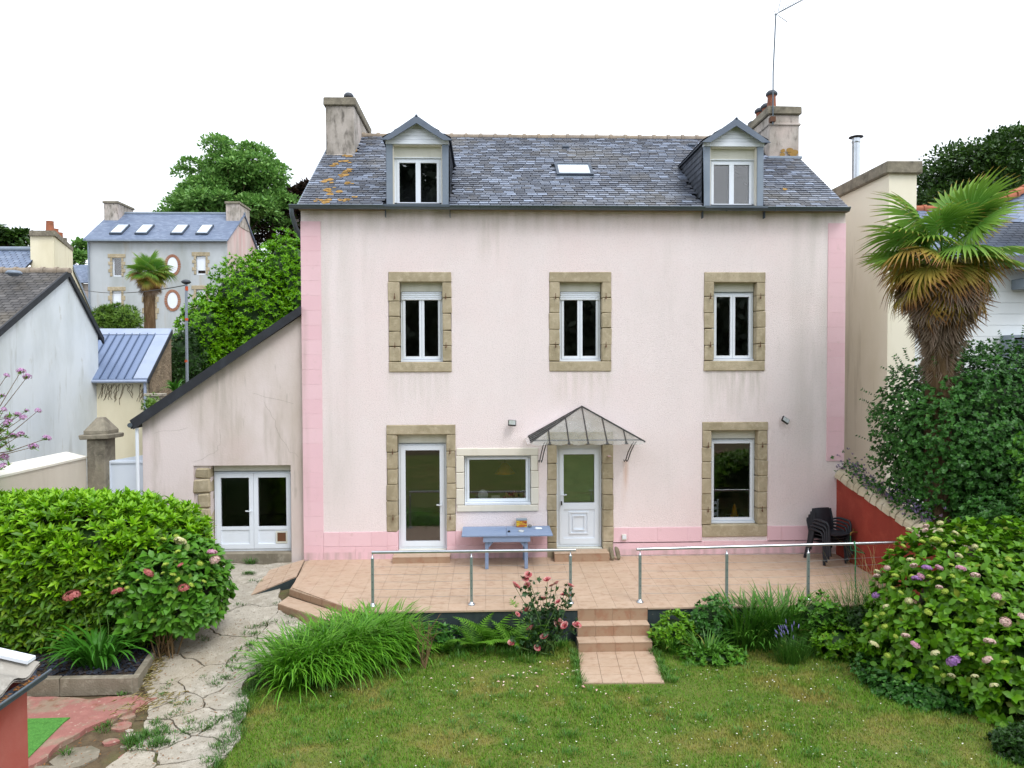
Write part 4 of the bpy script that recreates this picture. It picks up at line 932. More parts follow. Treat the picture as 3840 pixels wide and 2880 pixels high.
# ================================================================== lean-to annex on the left
mk('verge_black','#22252c',.6,layers=[('#343942',5,V1,.45,.7,.6)],spec=.5)
ax_ = thing('lean_to_annex','grey pink rendered lean-to with dark sloping roof edge beside the house','annex',(-5.6,.1,0))
L0,L1,LY = -7.20,XL-.004,.1
aw = wall_open(L0,L1,-.4,2.06,LY,[(-6.16,-4.15,.10,2.05)],.4); aw.add([(L0,LY,2.06),(L1,LY,2.06),(L1,LY,5.20),(L0,LY,2.98)],[(0,1,2,3)])
aw.add([(L0,LY,-.4),(L0,LY,2.98),(L0,5,2.98),(L0,5,-.4)],[(0,1,2,3)]); aw.quad((L0,5,-.4),(L1,5,-.4),(L1,5,5.2),(L0,5,2.98))
awl = aw.build('wall','annex_render',ax_)
ir = MB().quad((-7.1,.52,.1),(-3.95,.52,.1),(-3.95,4.5,.1),(-7.1,4.5,.1)); ir.quad((-7.1,4.5,.1),(-3.95,4.5,.1),(-3.95,4.5,2.6),(-7.1,4.5,2.6)); ir.quad((-7.1,.52,2.6),(-3.95,.52,2.6),(-3.95,4.5,2.6),(-7.1,4.5,2.6))
for x in (-7.1,-3.95): ir.quad((x,.52,.1),(x,4.5,.1),(x,4.5,2.6),(x,.52,2.6))
ir.build('room_lining','interior',ax_)
sl_ = (5.34-3.06)/(7.25-3.87)
rf = MB().prism([(-7.36,-.06,3.0-.0),(L1,-.06,5.36),(L1,-.06,5.22),(-7.36,-.06,2.84)],(0,5.2,0)); rfo = rf.build('roof','roof_felt',ax_)
MB().prism([(-7.37,-.075,3.02),(L1,-.075,5.375),(L1,-.075,5.19),(-7.3,-.075,2.83)],(0,.014,0)).build('verge_board','verge_black',ax_)
MB().tube([(-7.36,-.1,2.92),(-7.36,4.5,2.92)],.05,8).build('gutter','gutter_metal',ax_)
MB().tube([(-7.27,.02,2.86),(-7.27,.02,.1)],.035,8).build('downpipe','pvc',ax_)
sr_ = random.Random(9)
zz = .2
for h in (.34,.30,.33,.31,.3,.32):
    xo = sr_.uniform(-.06,.06); MB().cbox(-6.12+xo,-5.825,.07,.45,zz,min(zz+h-.012,2.0),.03,.018).build('quoin_stone','granite',awl); zz += h
    if zz > 1.95: break
MB().box(-6.16,-5.825,.14,.45,.1,2.05).build('reveal_fill','annex_render',awl)
ckm = MB()
for pts in (((417,1000),(450,985),(470,972),(476,955),(478,915)),((545,850),(590,860),(655,880)),((570,870),(590,900),(600,930),(625,975),(655,990)),((330,935),(370,930),(420,925))):
    ckm.tube([tuple(PY(a+rnd.uniform(-3,3),b+rnd.uniform(-3,3),LY-.0005)) for (a0,b0),(a1,b1) in zip(pts,pts[1:]) for a,b in ((a0,b0),((a0*2+a1)/3,(b0*2+b1)/3),((a0+2*a1)/3,(b0+2*b1)/3))],.0018,4)
mk('crack','#857b70',.95); tag(ckm.build('cracks','crack',awl),kind='stuff')
fw = window(ax_,-5.80,-4.16,.20,2.04,.28,2,.14,name='french_door',hs=.09,rail=.30)
MB().cbox(-5.85,-4.15,.09,.4,-.05,.195,.01).build('threshold','concrete_dark',ax_)
MB().tube([(-5.03,.25,1.06),(-5.03,.2,1.06),(-5.13,.19,1.07)],.012,6).build('handle','pvc',fw)
mk('flap_brown','#6b4a34',.5)
MB().ring(-4.52,-4.28,.36,.62,.03,.03,.04,.03,.255,.275).build('cat_flap_frame','pvc_aged',fw); MB().box(-4.49,-4.31,.262,.27,.4,.59).build('cat_flap','flap_brown',fw)
# ================================================================== gate, pillar, garden wall
gp = thing('gate_pillar','tall weathered granite gate pillar with pyramid cap beside the white gate','pillar',(-8.15,.35,0))
MB().cbox(-8.36,-7.97,.12,.55,0,2.62,.02,.01).build('pillar_shaft','chimney_cap',gp)
MB().cbox(-8.47,-7.86,.02,.66,2.62,2.72,.015,.01).build('pillar_slab','chimney_cap',gp)
pc = MB(); a = [(-8.39,.08,2.72),(-7.94,.08,2.72),(-7.94,.6,2.72),(-8.39,.6,2.72)]; b = [(x,y,2.79) for x,y,_ in a]; t_ = [(-8.22,.28,3.06),(-8.10,.28,3.06),(-8.10,.4,3.06),(-8.22,.4,3.06)]
pc.add(a+b+t_,[(0,1,5,4),(1,2,6,5),(2,3,7,6),(3,0,4,7),(4,5,9,8),(5,6,10,9),(6,7,11,10),(7,4,8,11),(8,9,10,11)]); pc.build('pillar_cap','chimney_cap',gp)
mk('gate_white','#dde6f2',.45)
gt = thing('garden_gate','plain white panelled gate between the granite pillar and the lean-to','gate',(-7.6,.3,.1))
MB().add([(-8.0,.3,.12),(-7.22,.3,.12),(-7.22,.3,2.27),(-8.0,.3,2.14),(-8.0,.34,.12),(-7.22,.34,.12),(-7.22,.34,2.27),(-8.0,.34,2.14)],[(0,1,2,3),(7,6,5,4),(3,2,6,7)]).build('gate_panel','gate_white',gt)
for z in (1.32,2.08): MB().cbox(-7.99,-7.23,.275,.3,z,z+.06,.008).build('gate_rail','gate_white',gt)
for x in (-8.0,-7.26): MB().cbox(x,x+.045,.27,.299,.12,2.13,.006).build('gate_stile','gate_white',gt)
mk('wall_cream','#d3cbbd',.92,layers=[('#b9b0a0',1,(1,1,.3),.45,.75,.6),('#8f8874',2.5,(1,1,.1),.62,.76,.4)],bump=(50,.3,.008))
gw = thing('garden_wall','smooth cream garden wall running forward from the granite gate pillar','wall',(-8.4,-3,0))
MB().box(-8.75,-8.38,-9,.15,-.6,2.22).build('wall_body','wall_cream',gw)
MB().prism([(-8.78,-9,2.22),(-8.36,-9,2.22),(-8.36,-9,2.26),(-8.78,-9,2.36)],(0,9.14,0)).build('wall_coping','limestone',gw)
# ================================================================== neighbours on the left
mk('white_render','#dfe6ea',.92,layers=[('#b8bfbd',.9,(1,1,.35),.45,.72,.65),('#8f8f7e',2,(1,1,.15),.56,.7,.6),('#a8a490',4.5,(1,1,.3),.62,.72,.5),('#c7d2dd',.3,V1,.45,.7,.5)],bump=(50,.3,.008))
mk('cream_render','#ebe3c8',.92,layers=[('#c6bb99',.8,(1,1,.4),.45,.75,.5),('#9d937a',2.4,(1,1,.12),.62,.76,.4)],bump=(50,.3,.008))
def slated(par, e0,e1,r0,r1, rows, wd, mat, name='roof_slates', lift=.012):
    e0,e1,r0,r1 = map(np.array,(e0,e1,r0,r1)); nrm = np.cross(e1-e0,r0-e0).astype(float); nrm /= np.linalg.norm(nrm); m = MB()
    if nrm[2] < 0: nrm = -nrm
    L_ = np.linalg.norm(e1-e0); n = max(2,int(L_/wd)); f = lambda u,v: (e0*(1-u)+e1*u)*(1-v)+(r0*(1-u)+r1*u)*v
    for r in range(rows):
        v0,v1 = r/rows,min(1,(r+1.35)/rows); o = .5 if r%2 else 0
        for i in range(-1,n+1):
            u0,u1 = max(0,(i+o)/n+.0012),min(1,(i+1+o)/n-.0012)
            if u1-u0 < .1/n: continue
            m.add([f(u0,v0)+nrm*lift,f(u1,v0)+nrm*lift,f(u1,v1)+nrm*.003,f(u0,v1)+nrm*.003,f(u0,v0),f(u1,v0)],[(0,1,2,3),(4,5,1,0)])
    return tag(m.build(name,mat,par),kind='stuff')
# white gabled house
X1 = -12.0; n1 = thing('gabled_house','white gabled house with brown slate roof at the left edge','house',(-14,4,0))
ya,yp,yf_ = -.5,5.83,7.39; zp,zf = 6.80,5.17; zn = zp-(yp-ya)*.622
MB().add([(X1,ya,0),(X1,yf_,0),(X1,yf_,zf-.05),(X1,yp,zp-.05),(X1,ya,zn-.05)],[(0,1,2,3,4)]).add([(X1,ya,0),(X1,ya,zn),(X1-9,ya,zn),(X1-9,ya,0)],[(0,1,2,3)]).add([(X1,yf_,0),(X1,yf_,zf),(X1-9,yf_,zf),(X1-9,yf_,0)],[(0,1,2,3)]).build('wall','white_render',n1)
rb = MB().prism([(X1+.02,ya-.3,zn-.19),(X1+.02,yp,zp),(X1-9,yp,zp),(X1-9,ya-.3,zn-.19)],(0,0,.06)); rb.prism([(X1+.02,yp,zp),(X1+.02,yf_+.2,zf-.2),(X1-9,yf_+.2,zf-.2),(X1-9,yp,zp)],(0,0,.06)); rr_ = rb.build('roof','roof_felt',n1)
slated(rr_,(X1-9,ya-.3,zn-.13),(X1+.05,ya-.3,zn-.13),(X1-9,yp,zp+.06),(X1+.05,yp,zp+.06),52,.24,'slate_brown')
MB().prism([(X1+.02,ya-.3,zn-.3),(X1+.02,yp,zp-.09),(X1+.02,yp,zp+.09),(X1+.02,ya-.3,zn-.11)],(.06,0,0)).build('verge_board','verge_black',n1)
MB().prism([(X1+.02,yp,zp-.09),(X1+.02,yf_+.22,zf-.32),(X1+.02,yf_+.22,zf-.14),(X1+.02,yp,zp+.09)],(.06,0,0)).build('verge_board','verge_black',n1)
rt2 = MB(); halfpipe(rt2,0,.37,.1,0,0); halfpipe(rt2,-.04,.04,.125,.0,0); rt2 = rt2.mesh('ridge_tile','ridge_clay')
for i in range(9): link('ridge_tile',rt2,rr_,(X1+.1-.375*(i+1),yp,zp+.06))
p = PY(30,592,5.0); MB().lathe([(.1,-.06),(.14,-.02),(.2,0),(.2,.04),(.15,.09),(.01,.11)],(p[0],5.0,p[2]),14).build('roof_vent','zinc',n1)
# cream house behind with tall chimney
n2 = thing('cream_house','cream house with broad chimney and blue slate roof behind the white gable','house',(-22,22,3))
cA = PY(65,512,22); cB = PY(116,512,22); zb2 = PY(65,580,22)[2]
bR = PY(157,545,26.8); bL = cA+(bR-cB); ztc = cA[2]
q4 = [(cA[0],22.),(cB[0],22.),(bR[0],26.8),(bL[0],26.8)]
c2 = MB().prism([(x,y,4) for x,y in q4],(0,0,ztc+.05-4)).build('chimney','cream_render',n2)
mxq,myq = sum(p[0] for p in q4)/4,sum(p[1] for p in q4)/4
MB().prism([(mxq+(x-mxq)*1.1,myq+(y-myq)*1.05,ztc+.05) for x,y in q4],(0,0,.26)).build('chimney_cap','chimney_cap',c2)
for k,(t,hh,mt) in enumerate(((.15,.6,'ridge_red'),(.38,.42,'ridge_red'),(.6,.42,'ridge_red'),(.83,.32,'chimney_cap'))): MB().lathe([(.2,0),(.17,hh),(.19,hh+.04)],((q4[0][0]+q4[1][0])/2*(1-t)+(q4[2][0]+q4[3][0])/2*t+.25,22*(1-t)+26.8*t,ztc+.3),10).build('chimney_pot',mt,c2)
gq = [PY(157,575,26.8),PY(219,716,31),PY(219,800,31),PY(157,800,26.8)]
MB().prism([tuple(p) for p in gq],(-.4,.1,0)).build('gable_wall','cream_render',n2)
MB().prism([tuple(gq[0]),tuple(gq[1]),tuple(gq[1]-np.array([0,0,.22])),tuple(gq[0]-np.array([0,0,.22]))],(.1,-.1,0)).build('verge_board','zinc',n2)
g = cB[0]
h_ = cA[0]+.1; r2 = MB().prism([(h_,15.6,4.5),(h_,22.8,10.1),(g-14,22.8,10.1),(g-14,15.6,4.5)],(0,0,.1)); r2o = r2.build('roof','roof_felt',n2)
slated(r2o,(g-14,15.6,4.6),(h_,15.6,4.6),(g-14,22.8,10.2),(h_,22.8,10.2),44,.3,'slate_blue')
MB().tube([(g-14,22.8,10.25),(cA[0],22.8,10.25)],.14,8).build('ridge_capping','zinc',n2)
# small slate roofs beyond
n5 = thing('slate_outbuilding','small slate roofed building between the cream chimney and the grey house','building',(-36,47,6))
a5 = PY(152,572,47); b5 = PY(215,572,47); zt5 = PY(170,573,49)[2]; zl = PY(170,612,46.7)[2]
MB().box(a5[0]-3,b5[0],47,52,4,zl).build('wall','chimney_render',n5)
slated(MB().prism([(a5[0]-3,46.7,zl),(b5[0],46.7,zl),(b5[0],49.2,zt5),(a5[0]-3,49.2,zt5)],(0,0,.06)).build('roof','roof_felt',n5),(a5[0]-3,46.7,zl+.06),(b5[0],46.7,zl+.06),(a5[0]-3,49.2,zt5+.06),(b5[0],49.2,zt5+.06),14,.3,'slate_blue')
# blue metal roof building
mk('seam_metal','#7f90b0',.4,.3,layers=[('#75869f',.7,(1,1,.4),.45,.7,.5)],spec=.5); mk('seam_light','#a9b5cc',.45,.2,layers=[('#93a0b8',2,V1,.45,.7,.5)])
mk('seam_dark','#54647f',.5,.2)
n3 = thing('metal_roof_outbuilding','cream outbuilding with blue standing seam metal roof behind the gate','outbuilding',(-11.5,8,0))
ex0,ex1,ey,ez,ry3,rz3 = -13.6,-10.36,7.15,3.72,8.75,5.30
MB().box(ex0,ex1-.08,ey+.12,ry3-.06,0,ez).build('wall','cream_render',n3)
mk('rubble','#8a7a66',.95,layers=[('#5f5546',2,V1,.42,.68,.8),('#a8977d',5,V1,.5,.7,.6),('#4b463c',9,V1,.6,.72,.6)],bump=(14,1,.05))
MB().prism([(ex1-.07,ey+.1,0),(ex1-.07,ry3,0),(ex1-.07,ry3,rz3-.1),(ex1-.07,ey+.1,ez-.05)],(.05,0,0)).build('gable_wall','rubble',n3)
r3 = MB().prism([(ex0,ey-.1,ez),(ex1,ey-.1,ez),(ex1,ry3,rz3),(ex0,ry3,rz3)],(0,0,.05)).build('roof','seam_metal',n3)
MB().box(ex0,ex1-.1,ry3-.05,ry3+.1,0,rz3-.1).build('back_wall','cream_render',n3)
for i in range(10):
    x = ex1-.46-i*.245
    MB().prism([(x,ey-.1,ez+.05),(x+.03,ey-.1,ez+.05),(x+.03,ry3-.15,rz3-.1),(x,ry3-.15,rz3-.1)],(0,-.015,.035)).build('roof_seam','seam_dark',r3)
MB().prism([(ex1-.42,ey-.1,ez+.052),(ex1+.01,ey-.1,ez+.052),(ex1+.01,ry3,rz3+.052),(ex1-.42,ry3-.1,rz3-.045)],(0,0,.02)).build('roof_flashing','seam_light',r3)
MB().prism([(ex0,ry3-.2,rz3-.14),(ex1,ry3-.2,rz3-.14),(ex1,ry3,rz3+.055),(ex0,ry3,rz3+.055)],(0,-.01,.03)).build('ridge_flashing','seam_light',r3)
MB().prism([(ex1+.011,ey-.12,ez-.1),(ex1+.011,ry3,rz3-.1),(ex1+.011,ry3,rz3+.05),(ex1+.011,ey-.12,ez+.05)],(.03,0,0)).build('verge_board','verge_black',n3)
MB().tube([(ex0,ey-.12,ez-.03),(ex1,ey-.12,ez-.03)],.05,8).build('gutter','seam_light',n3); MB().tube([(ex1-.1,ey-.05,ez-.06),(ex1-.1,ey-.05,.2)],.045,8).build('downpipe','seam_light',n3)
iv = MB(); ivr = random.Random(8)
for k in range(26):
    x,z = ex1-.15-ivr.random()**1.5*1.4,ez-.12; d = ivr.uniform(-.3,.1); pts = [(x,ey+.108,z)]
    for q in range(7): x += d*.12+ivr.uniform(-.05,.05); z -= ivr.uniform(.03,.1); pts.append((x,ey+.108,z))
    iv.tube(pts,.006,4)
mk('dry_stem','#6d5b44',.95); tag(iv.build('dry_creeper_stems','dry_stem',n3),kind='stuff')
# concrete post and scrubby bank beside it
pz_ = thing('concrete_post','short square concrete post beside the blue metal roof','post',(-9.5,6.4,0)); q = PY(333,850,6.2)
MB().cbox(q[0]-.17,q[0]+.17,6.1,6.45,0,q[2]-.08,.01,.01).build('post_shaft','concrete',pz_); MB().cbox(q[0]-.24,q[0]+.24,6.05,6.5,q[2]-.08,q[2]+.0,.01,.01).build('post_cap','concrete',pz_)
bk = MB(); n_ = 14; VV = []; br = random.Random(2)
for j in range(6):
    for i in range(n_):
        x = -10.3+i*.3; VV.append((x+br.uniform(-.08,.08),8.2+j*.35+br.uniform(-.1,.1),[0,1.9,2.8,3.3,3.5,3.6][j]+.25*math.sin(i*1.1)+br.uniform(-.15,.15)-max(0,i-4)*.22))
bk.add(VV,[(j*n_+i,j*n_+i+1,(j+1)*n_+i+1,(j+1)*n_+i) for j in range(5) for i in range(n_-1)]); bk.build('rock_bank','rubble',kind='structure')
# ---- grey house on the slope
n4 = thing('grey_house','grey rendered house with four roof windows and two oval windows on the hill','house',(-27,45,6))
mk('grey_render','#b6bcc0',.92,layers=[('#8f958f',.5,(1,1,.3),.42,.72,.7),('#a89e8a',1.1,(1,1,.12),.55,.72,.6),('#c9cdd2',.3,V1,.5,.7,.5)],bump=(30,.3,.01))
mk('gable_pink','#cbb9b4',.92,layers=[('#9b8f86',.6,(1,1,.25),.42,.7,.7),('#c98f8c',.9,(1,1,.15),.5,.68,.7)],bump=(30,.3,.01))
gx0,gx1,gy = PY(190,600,45)[0],PY(492,600,45)[0],45; ze4 = (PY(190,523,45)[2]+PY(492,515,45)[2])/2; ry4,rz4 = 49.0,ze4+2.9
def P4(px,py): return PY(px,py,45)
wins4 = [(243,262,557,597),(424,444,553,593),(243,262,628,680),(424,444,625,680),(316,334,628,690)]
ovs = [(373,573),(373,649)]
op4 = []
for a,b,c,d in wins4: p,q = P4(a,d),P4(b,c); op4.append((p[0],q[0],p[2],q[2]))
wall_open(gx0,gx1,3,ze4,gy,op4,.3).build('wall','grey_render',n4)
MB().add([(gx0,gy,3),(gx0,gy+8,3),(gx0,gy+8,ze4),(gx0,ry4,rz4),(gx0,gy,ze4)],[(4,3,2,1,0)]).build('gable_wall','grey_render',n4); gab = MB().add([(gx1,gy,3),(gx1,gy+8,3),(gx1,gy+8,ze4),(gx1,ry4,rz4),(gx1,gy,ze4)],[(0,1,2,3,4)]); gab.build('gable_wall','gable_pink',n4)
r4 = MB().prism([(gx0-.2,gy-.3,ze4-.1),(gx1+.15,gy-.3,ze4-.1),(gx1+.15,ry4,rz4),(gx0-.2,ry4,rz4)],(0,0,.12)); r4.prism([(gx0-.2,ry4,rz4),(gx1+.15,ry4,rz4),(gx1+.15,gy+8.3,ze4-.1),(gx0-.2,gy+8.3,ze4-.1)],(0,0,.12)); r4o = r4.build('roof','slate_blue',n4)
slated(r4o,(gx0-.2,gy-.3,ze4+.02),(gx1+.15,gy-.3,ze4+.02),(gx0-.2,ry4,rz4+.12),(gx1+.15,ry4,rz4+.12),34,.33,'slate_blue')
MB().tube([(gx0-.2,ry4,rz4+.15),(gx1+.15,ry4,rz4+.15)],.13,8).build('ridge_capping','zinc',n4)
for x0,x1 in ((gx0-.1,gx0+1.1),(gx1-1.1,gx1+.05)):
    c = MB().cbox(x0,x1,ry4-1.2,ry4+1.5,rz4-1.2,rz4+.75,.03).build('chimney','chimney_render',n4); MB().cbox(x0-.08,x1+.08,ry4-1.3,ry4+1.6,rz4+.75,rz4+.95,.03).build('chimney_cap','chimney_cap',c)
for px in (258,312,388,442):
    cx = PY(px,507,46)[0]; v = lambda t: (gy-.3+t*(ry4-gy+.3),ze4+.02+t*(rz4-ze4+.1))
    (y0_,z0_),(y1_,z1_) = v(.16),v(.50); f = MB().prism([(cx-.5,y0_,z0_),(cx+.5,y0_,z0_),(cx+.5,y1_,z1_),(cx-.5,y1_,z1_)],(0,-.1,.14)).build('roof_window','zinc_dark',n4)
    MB().prism([(cx-.42,y0_+.1,z0_+.07),(cx+.42,y0_+.1,z0_+.07),(cx+.42,y1_-.1,z1_-.07),(cx-.42,y1_-.1,z1_-.07)],(0,-.11,.16)).build('pane','skylight_glass',f)
for k,o in enumerate(op4):
    W = MB().ring(*o,.09,.09,.1,.09,gy+.15,gy+.22).build('window','pvc',n4)
    if k == 0: MB().box(o[0]+.09,o[1]-.09,gy+.18,gy+.2,o[2]+.1,o[3]-.09).build('pane','glass',W)
    else: MB().box(o[0]+.05,o[1]-.05,gy+.12,gy+.149,o[2]+(.35 if k == 1 else .05),o[3]-.05).build('closed_shutter','pvc',W)
    MB().box(o[0]-.1,o[1]+.1,gy+.3,gy+.32,o[2]-.1,o[3]+.1).build('room_dark','interior_dark',W)
    L_ = MB().cbox(o[0]-.35,o[1]+.35,gy-.05,gy+.1,o[3],o[3]+.32,.02,.01).build('lintel','granite',n4)
    hh = (o[3]-o[2])/5
    for i in range(5):
        e_ = .32 if i%2 else .18
        for a,b in ((o[0]-e_,o[0]),(o[1],o[1]+e_)): MB().cbox(a,b,gy-.05,gy+.1,o[2]+i*hh+.01,o[2]+(i+1)*hh-.01,.02,.01).build('stone','granite',L_)
mk('brick_red','#9a6a55',.9,rand=[('#b08a70','object',0,1,.6)])
for px,py in ovs:
    p = P4(px,py); a_,b_ = .42,.66
    W = MB().prism([(p[0]+a_*math.cos(t),gy-.02,p[2]+b_*math.sin(t)) for t in np.linspace(0,2*math.pi,20)[:-1]],(0,.05,0)).build('oval_window','pvc',n4)
    for k in range(26):
        t = 2*math.pi*k/26; t2 = t+2*math.pi/26*.8; q = [(p[0]+(a_+d)*math.cos(u),gy-.05,p[2]+(b_+d)*math.sin(u)) for u,d in ((t,.02),(t2,.02),(t2,.24),(t,.24))]
        MB().prism(q,(0,.08,0)).build('brick','brick_red',W)
MB().tube([(gx0+.1,gy-.35,ze4-.1),(gx1+.1,gy-.35,ze4-.1)],.08,6).build('gutter','zinc',n4); MB().tube([(gx0+.15,gy-.12,ze4-.2),(gx0+.15,gy-.12,4)],.07,6).build('downpipe','zinc',n4)
# ---- street lamp and cable
mk('lamp_pole','#8d97a3',.5,.4); mk('orange_band','#c8572e',.7)
a,b = PY(402,612,9.2),PY(404,845,9.2); sl2 = thing('street_lamp','slim grey street lamp with mushroom head and orange bands','street lamp',(b[0],9.2,b[2]))
MB().tube([(b[0],9.2,.0),(a[0],9.2,a[2])],[.06,.042],10).build('pole','lamp_pole',sl2)
MB().lathe([(.03,-.04),(.12,.0),(.155,.035),(.155,.05),(.12,.095),(.04,.125),(.01,.13)],(a[0],9.2,a[2]),16).build('lamp_head','pot_hood',sl2)
for pyy,r in ((620,.05),(690,.054),(780,.058)): z = PY(403,pyy,9.2)[2]; MB().lathe([(r,-.04 if pyy > 630 else -.12),(r,.04 if pyy > 630 else .02)],(PY(403,pyy,9.2)[0],9.2,z),10).build('band','orange_band',sl2)
e = PY(155,620,30); pts = []
for t in np.linspace(0,1,14): pts.append(tuple(np.array([a[0],9.2,a[2]-.06])*(1-t)+np.array([e[0],30,e[2]])*t-np.array([0,0,.9*4*t*(1-t)*.35])))
tag(MB().tube(pts,.018,4).build('overhead_cable','iron_black'),'thin black overhead cable running left from the street lamp','cable')
# ================================================================== right side: red wall, cream end wall, white house
mk('red_paint','#96392c',.85,layers=[('#7a3327',1.1,(1,1,.4),.42,.72,.6),('#a84c3a',4,V1,.5,.7,.5),('#5f3328',9,V1,.62,.74,.5)],bump=(45,.3,.008))
mk('coping_stone','#bfb298',.95,layers=[('#8f8570',6,V1,.42,.68,.7),('#e0d6c2',3,V1,.5,.7,.5)],bump=(30,.6,.015),rand=[('#b3a68c','object',0,1,.6)])
rw = thing('red_boundary_wall','red painted boundary wall with sloping stone coping right of the terrace','wall',(7.5,-3,0))
RW = 7.45; topz = lambda y: 1.74+.19*(y) if y > -3.4 else 1.74+.19*-3.4+.1*(y+3.4)
ysr = [0,-.6,-1.2,-1.8,-2.4,-3.0,-3.4,-4.0]
MB().add([(RW,y,-.7) for y in ysr]+[(RW,y,topz(y)) for y in ysr]+[(RW+.3,y,topz(y)) for y in ysr]+[(RW+.3,y,-.7) for y in ysr],[(i,i+1,8+i+1,8+i) for i in range(7)]+[(8+i,9+i,17+i,16+i) for i in range(7)]+[(16+i,17+i,25+i,24+i) for i in range(7)]).build('wall_body','red_paint',rw)
yy = -.02
while yy > -3.9:
    l = rnd.uniform(.17,.27); y0,y1 = yy-l+.028,yy; m = MB(); V = []
    for y in (y1,y0):
        for t in np.linspace(math.pi,0,8): V.append((RW+.15-.21*math.cos(math.pi-t)*-1 if False else RW+.15+.21*math.cos(t)*1.0,y,topz(y)-.02+.2*math.sin(t)+rnd.uniform(-.018,.018)))
    m.add(V,[(i,i+1,9+i,8+i) for i in range(7)]); m.add(V[:8],[tuple(range(8))]); m.add(V[8:],[tuple(range(8))[::-1]]); m.build('coping_stone','coping_stone',rw); yy -= l
ta = PX(1880,995+110+0,RW) if False else PX(1880,1098-98+0,RW)
p = PX(1880,1104-0,RW); p = PX(3215*1/KV,1995/KV,RW)
tp = thing('garden_tap','old brass garden tap on the red wall','tap',(RW,p[1],p[2]))
MB().tube([(RW,p[1],p[2]),(RW-.1,p[1],p[2]),(RW-.13,p[1],p[2]-.02),(RW-.14,p[1],p[2]-.07)],[.014,.016,.018,.015],8).build('spout','brass',tp); MB().tube([(RW-.08,p[1],p[2]),(RW-.08,p[1],p[2]+.06)],.009,6).build('tap_stem','brass',tp); MB().tube([(RW-.08,p[1]-.035,p[2]+.06),(RW-.08,p[1]+.035,p[2]+.06)],.008,6).build('tap_handle','brass',tp)
mk('hose_green','#2f7a4c',.5)
hp = [(RW-.14,p[1],p[2]-.07),(RW-.15,p[1]-.1,p[2]-.3),(RW-.3,-1.6,.8)]
xr_ = PY(1848,1176,-2.6)[0]
hpts = [(RW-.14,p[1],p[2]-.08),(RW-.16,p[1]-.05,p[2]-.35),(RW-.35,-1.8,.55),(xr_+.05,-2.45,.88),(xr_,-2.56,.97),(xr_-.01,-2.62,.85),(xr_,-2.6,.3),(xr_+.02,-2.6,.08)]
tag(MB().tube(hpts,.011,6).build('garden_hose','hose_green'),'thin green hose from the tap looped over the right handrail','hose')
mk('beige_render','#efe9d6',.92,layers=[('#d9d1b6',.6,(1,1,.5),.45,.75,.6),('#a89e80',2.2,(1,1,.15),.6,.76,.4)],bump=(60,.3,.006))
ce = thing('beige_end_wall','tall beige rendered end wall with grey coping just right of the house','wall',(9.1,2,0))
MB().box(8.80,9.42,.47,7.0,-.5,8.30).build('wall_body','beige_render',ce)
MB().cbox(8.70,9.50,.38,7.1,8.30,8.56,.02,.008).build('coping','chimney_cap',ce)
fl = thing('metal_flue','shiny metal flue pipe with dark cap rising behind the beige wall','flue',(9.1,2.4,8.5)); fz = PX(1868,300,9.12)
MB().tube([(9.12,2.5,8.5),(9.12,2.5,9.62)],.095,14).build('pipe','steel_rail',fl); MB().lathe([(.1,0),(.11,.02),(.1,.06),(.1,.12)],(9.12,2.5,9.6),14).build('collar','steel_rail',fl); MB().lathe([(.17,.0),(.17,.015),(.02,.06)],(9.12,2.5,9.74),14).build('cap','iron_black',fl)
tag(MB().lathe([(.1,0),(.11,.08),(.16,.09),(.12,.14),(.01,.16)],(9.12,1.3,8.55),12).build('vent_cowl','pot_hood'),'small dark vent cowl on the beige end wall coping','vent')
wh = thing('white_side_house','white boarded house with slate roof and red ridge behind the palm','house',(12,3,0))
mk('white_board','#dde3e6',.8,layers=[('#c5cccc',1.2,(1,1,.4),.45,.75,.4)])
MB().box(9.43,17,3.02,9,-.5,6.6).build('wall','white_render',wh)
for i in range(22): MB().cbox(9.44,17,3.0,3.019,.2+i*.29,.2+(i+1)*.29-.006,.004,0).build('wall_board','white_board',wh)
wr = MB().prism([(9.43,2.75,6.55),(17,2.75,6.55),(17,5.6,8.6),(9.43,5.6,8.6)],(0,0,.06)); wro = wr.build('roof','roof_felt',wh)
slated(wro,(9.43,2.75,6.62),(17,2.75,6.62),(9.43,5.6,8.67),(17,5.6,8.67),24,.28,'slate_blue')
rt3 = MB(); halfpipe(rt3,0,.4,.12,0,0); halfpipe(rt3,-.05,.05,.145,.0,0); rt3 = rt3.mesh('ridge_tile','ridge_red')
for i in range(18): link('ridge_tile',rt3,wro,(9.5+i*.41,5.6,8.66))
# hipped wing roof at the right edge with a run of red hip tiles
hA,hB = PY(2085,468,3.2),PY(2230,402,4.6)
wg = MB().add([(hA[0],3.2,hA[2]-.1),(17,3.2,hA[2]-.3),(17,4.6,hB[2]-.1),(hB[0],4.6,hB[2]-.1)],[(0,1,2,3)]).build('wing_roof','roof_felt',wh)
slated(wg,(hA[0],3.2,hA[2]-.08),(17,3.2,hA[2]-.28),(hB[0],4.6,hB[2]-.08),(17,4.6,hB[2]-.08),12,.28,'slate_blue')
d = (Vector(hB)-Vector((hA[0],3.2,hA[2])))
for i in range(8):
    c_ = Vector((hA[0],3.2,hA[2]))+d*(i/7); o_ = link('ridge_tile',rt3,wg,c_); o_.rotation_euler = (0,-math.atan2(d.z,math.hypot(d.x,d.y)),math.atan2(d.y,d.x))
au = thing('louvred_unit','grey metal louvred ventilation unit on the white wall','ventilation unit',(13.4,2.9,4.5))
p,q = PY(2172,792,2.8),PY(2214,724,2.8); uw = 1.0
MB().ring(p[0],p[0]+uw,p[2]-.3,q[2],.07,.07,.07,.07,2.6,2.99).build('casing','zinc',au); MB().box(p[0]+.07,p[0]+uw-.07,2.8,2.98,p[2]-.23,q[2]-.07).build('backing','iron_black',au)
z = p[2]-.2
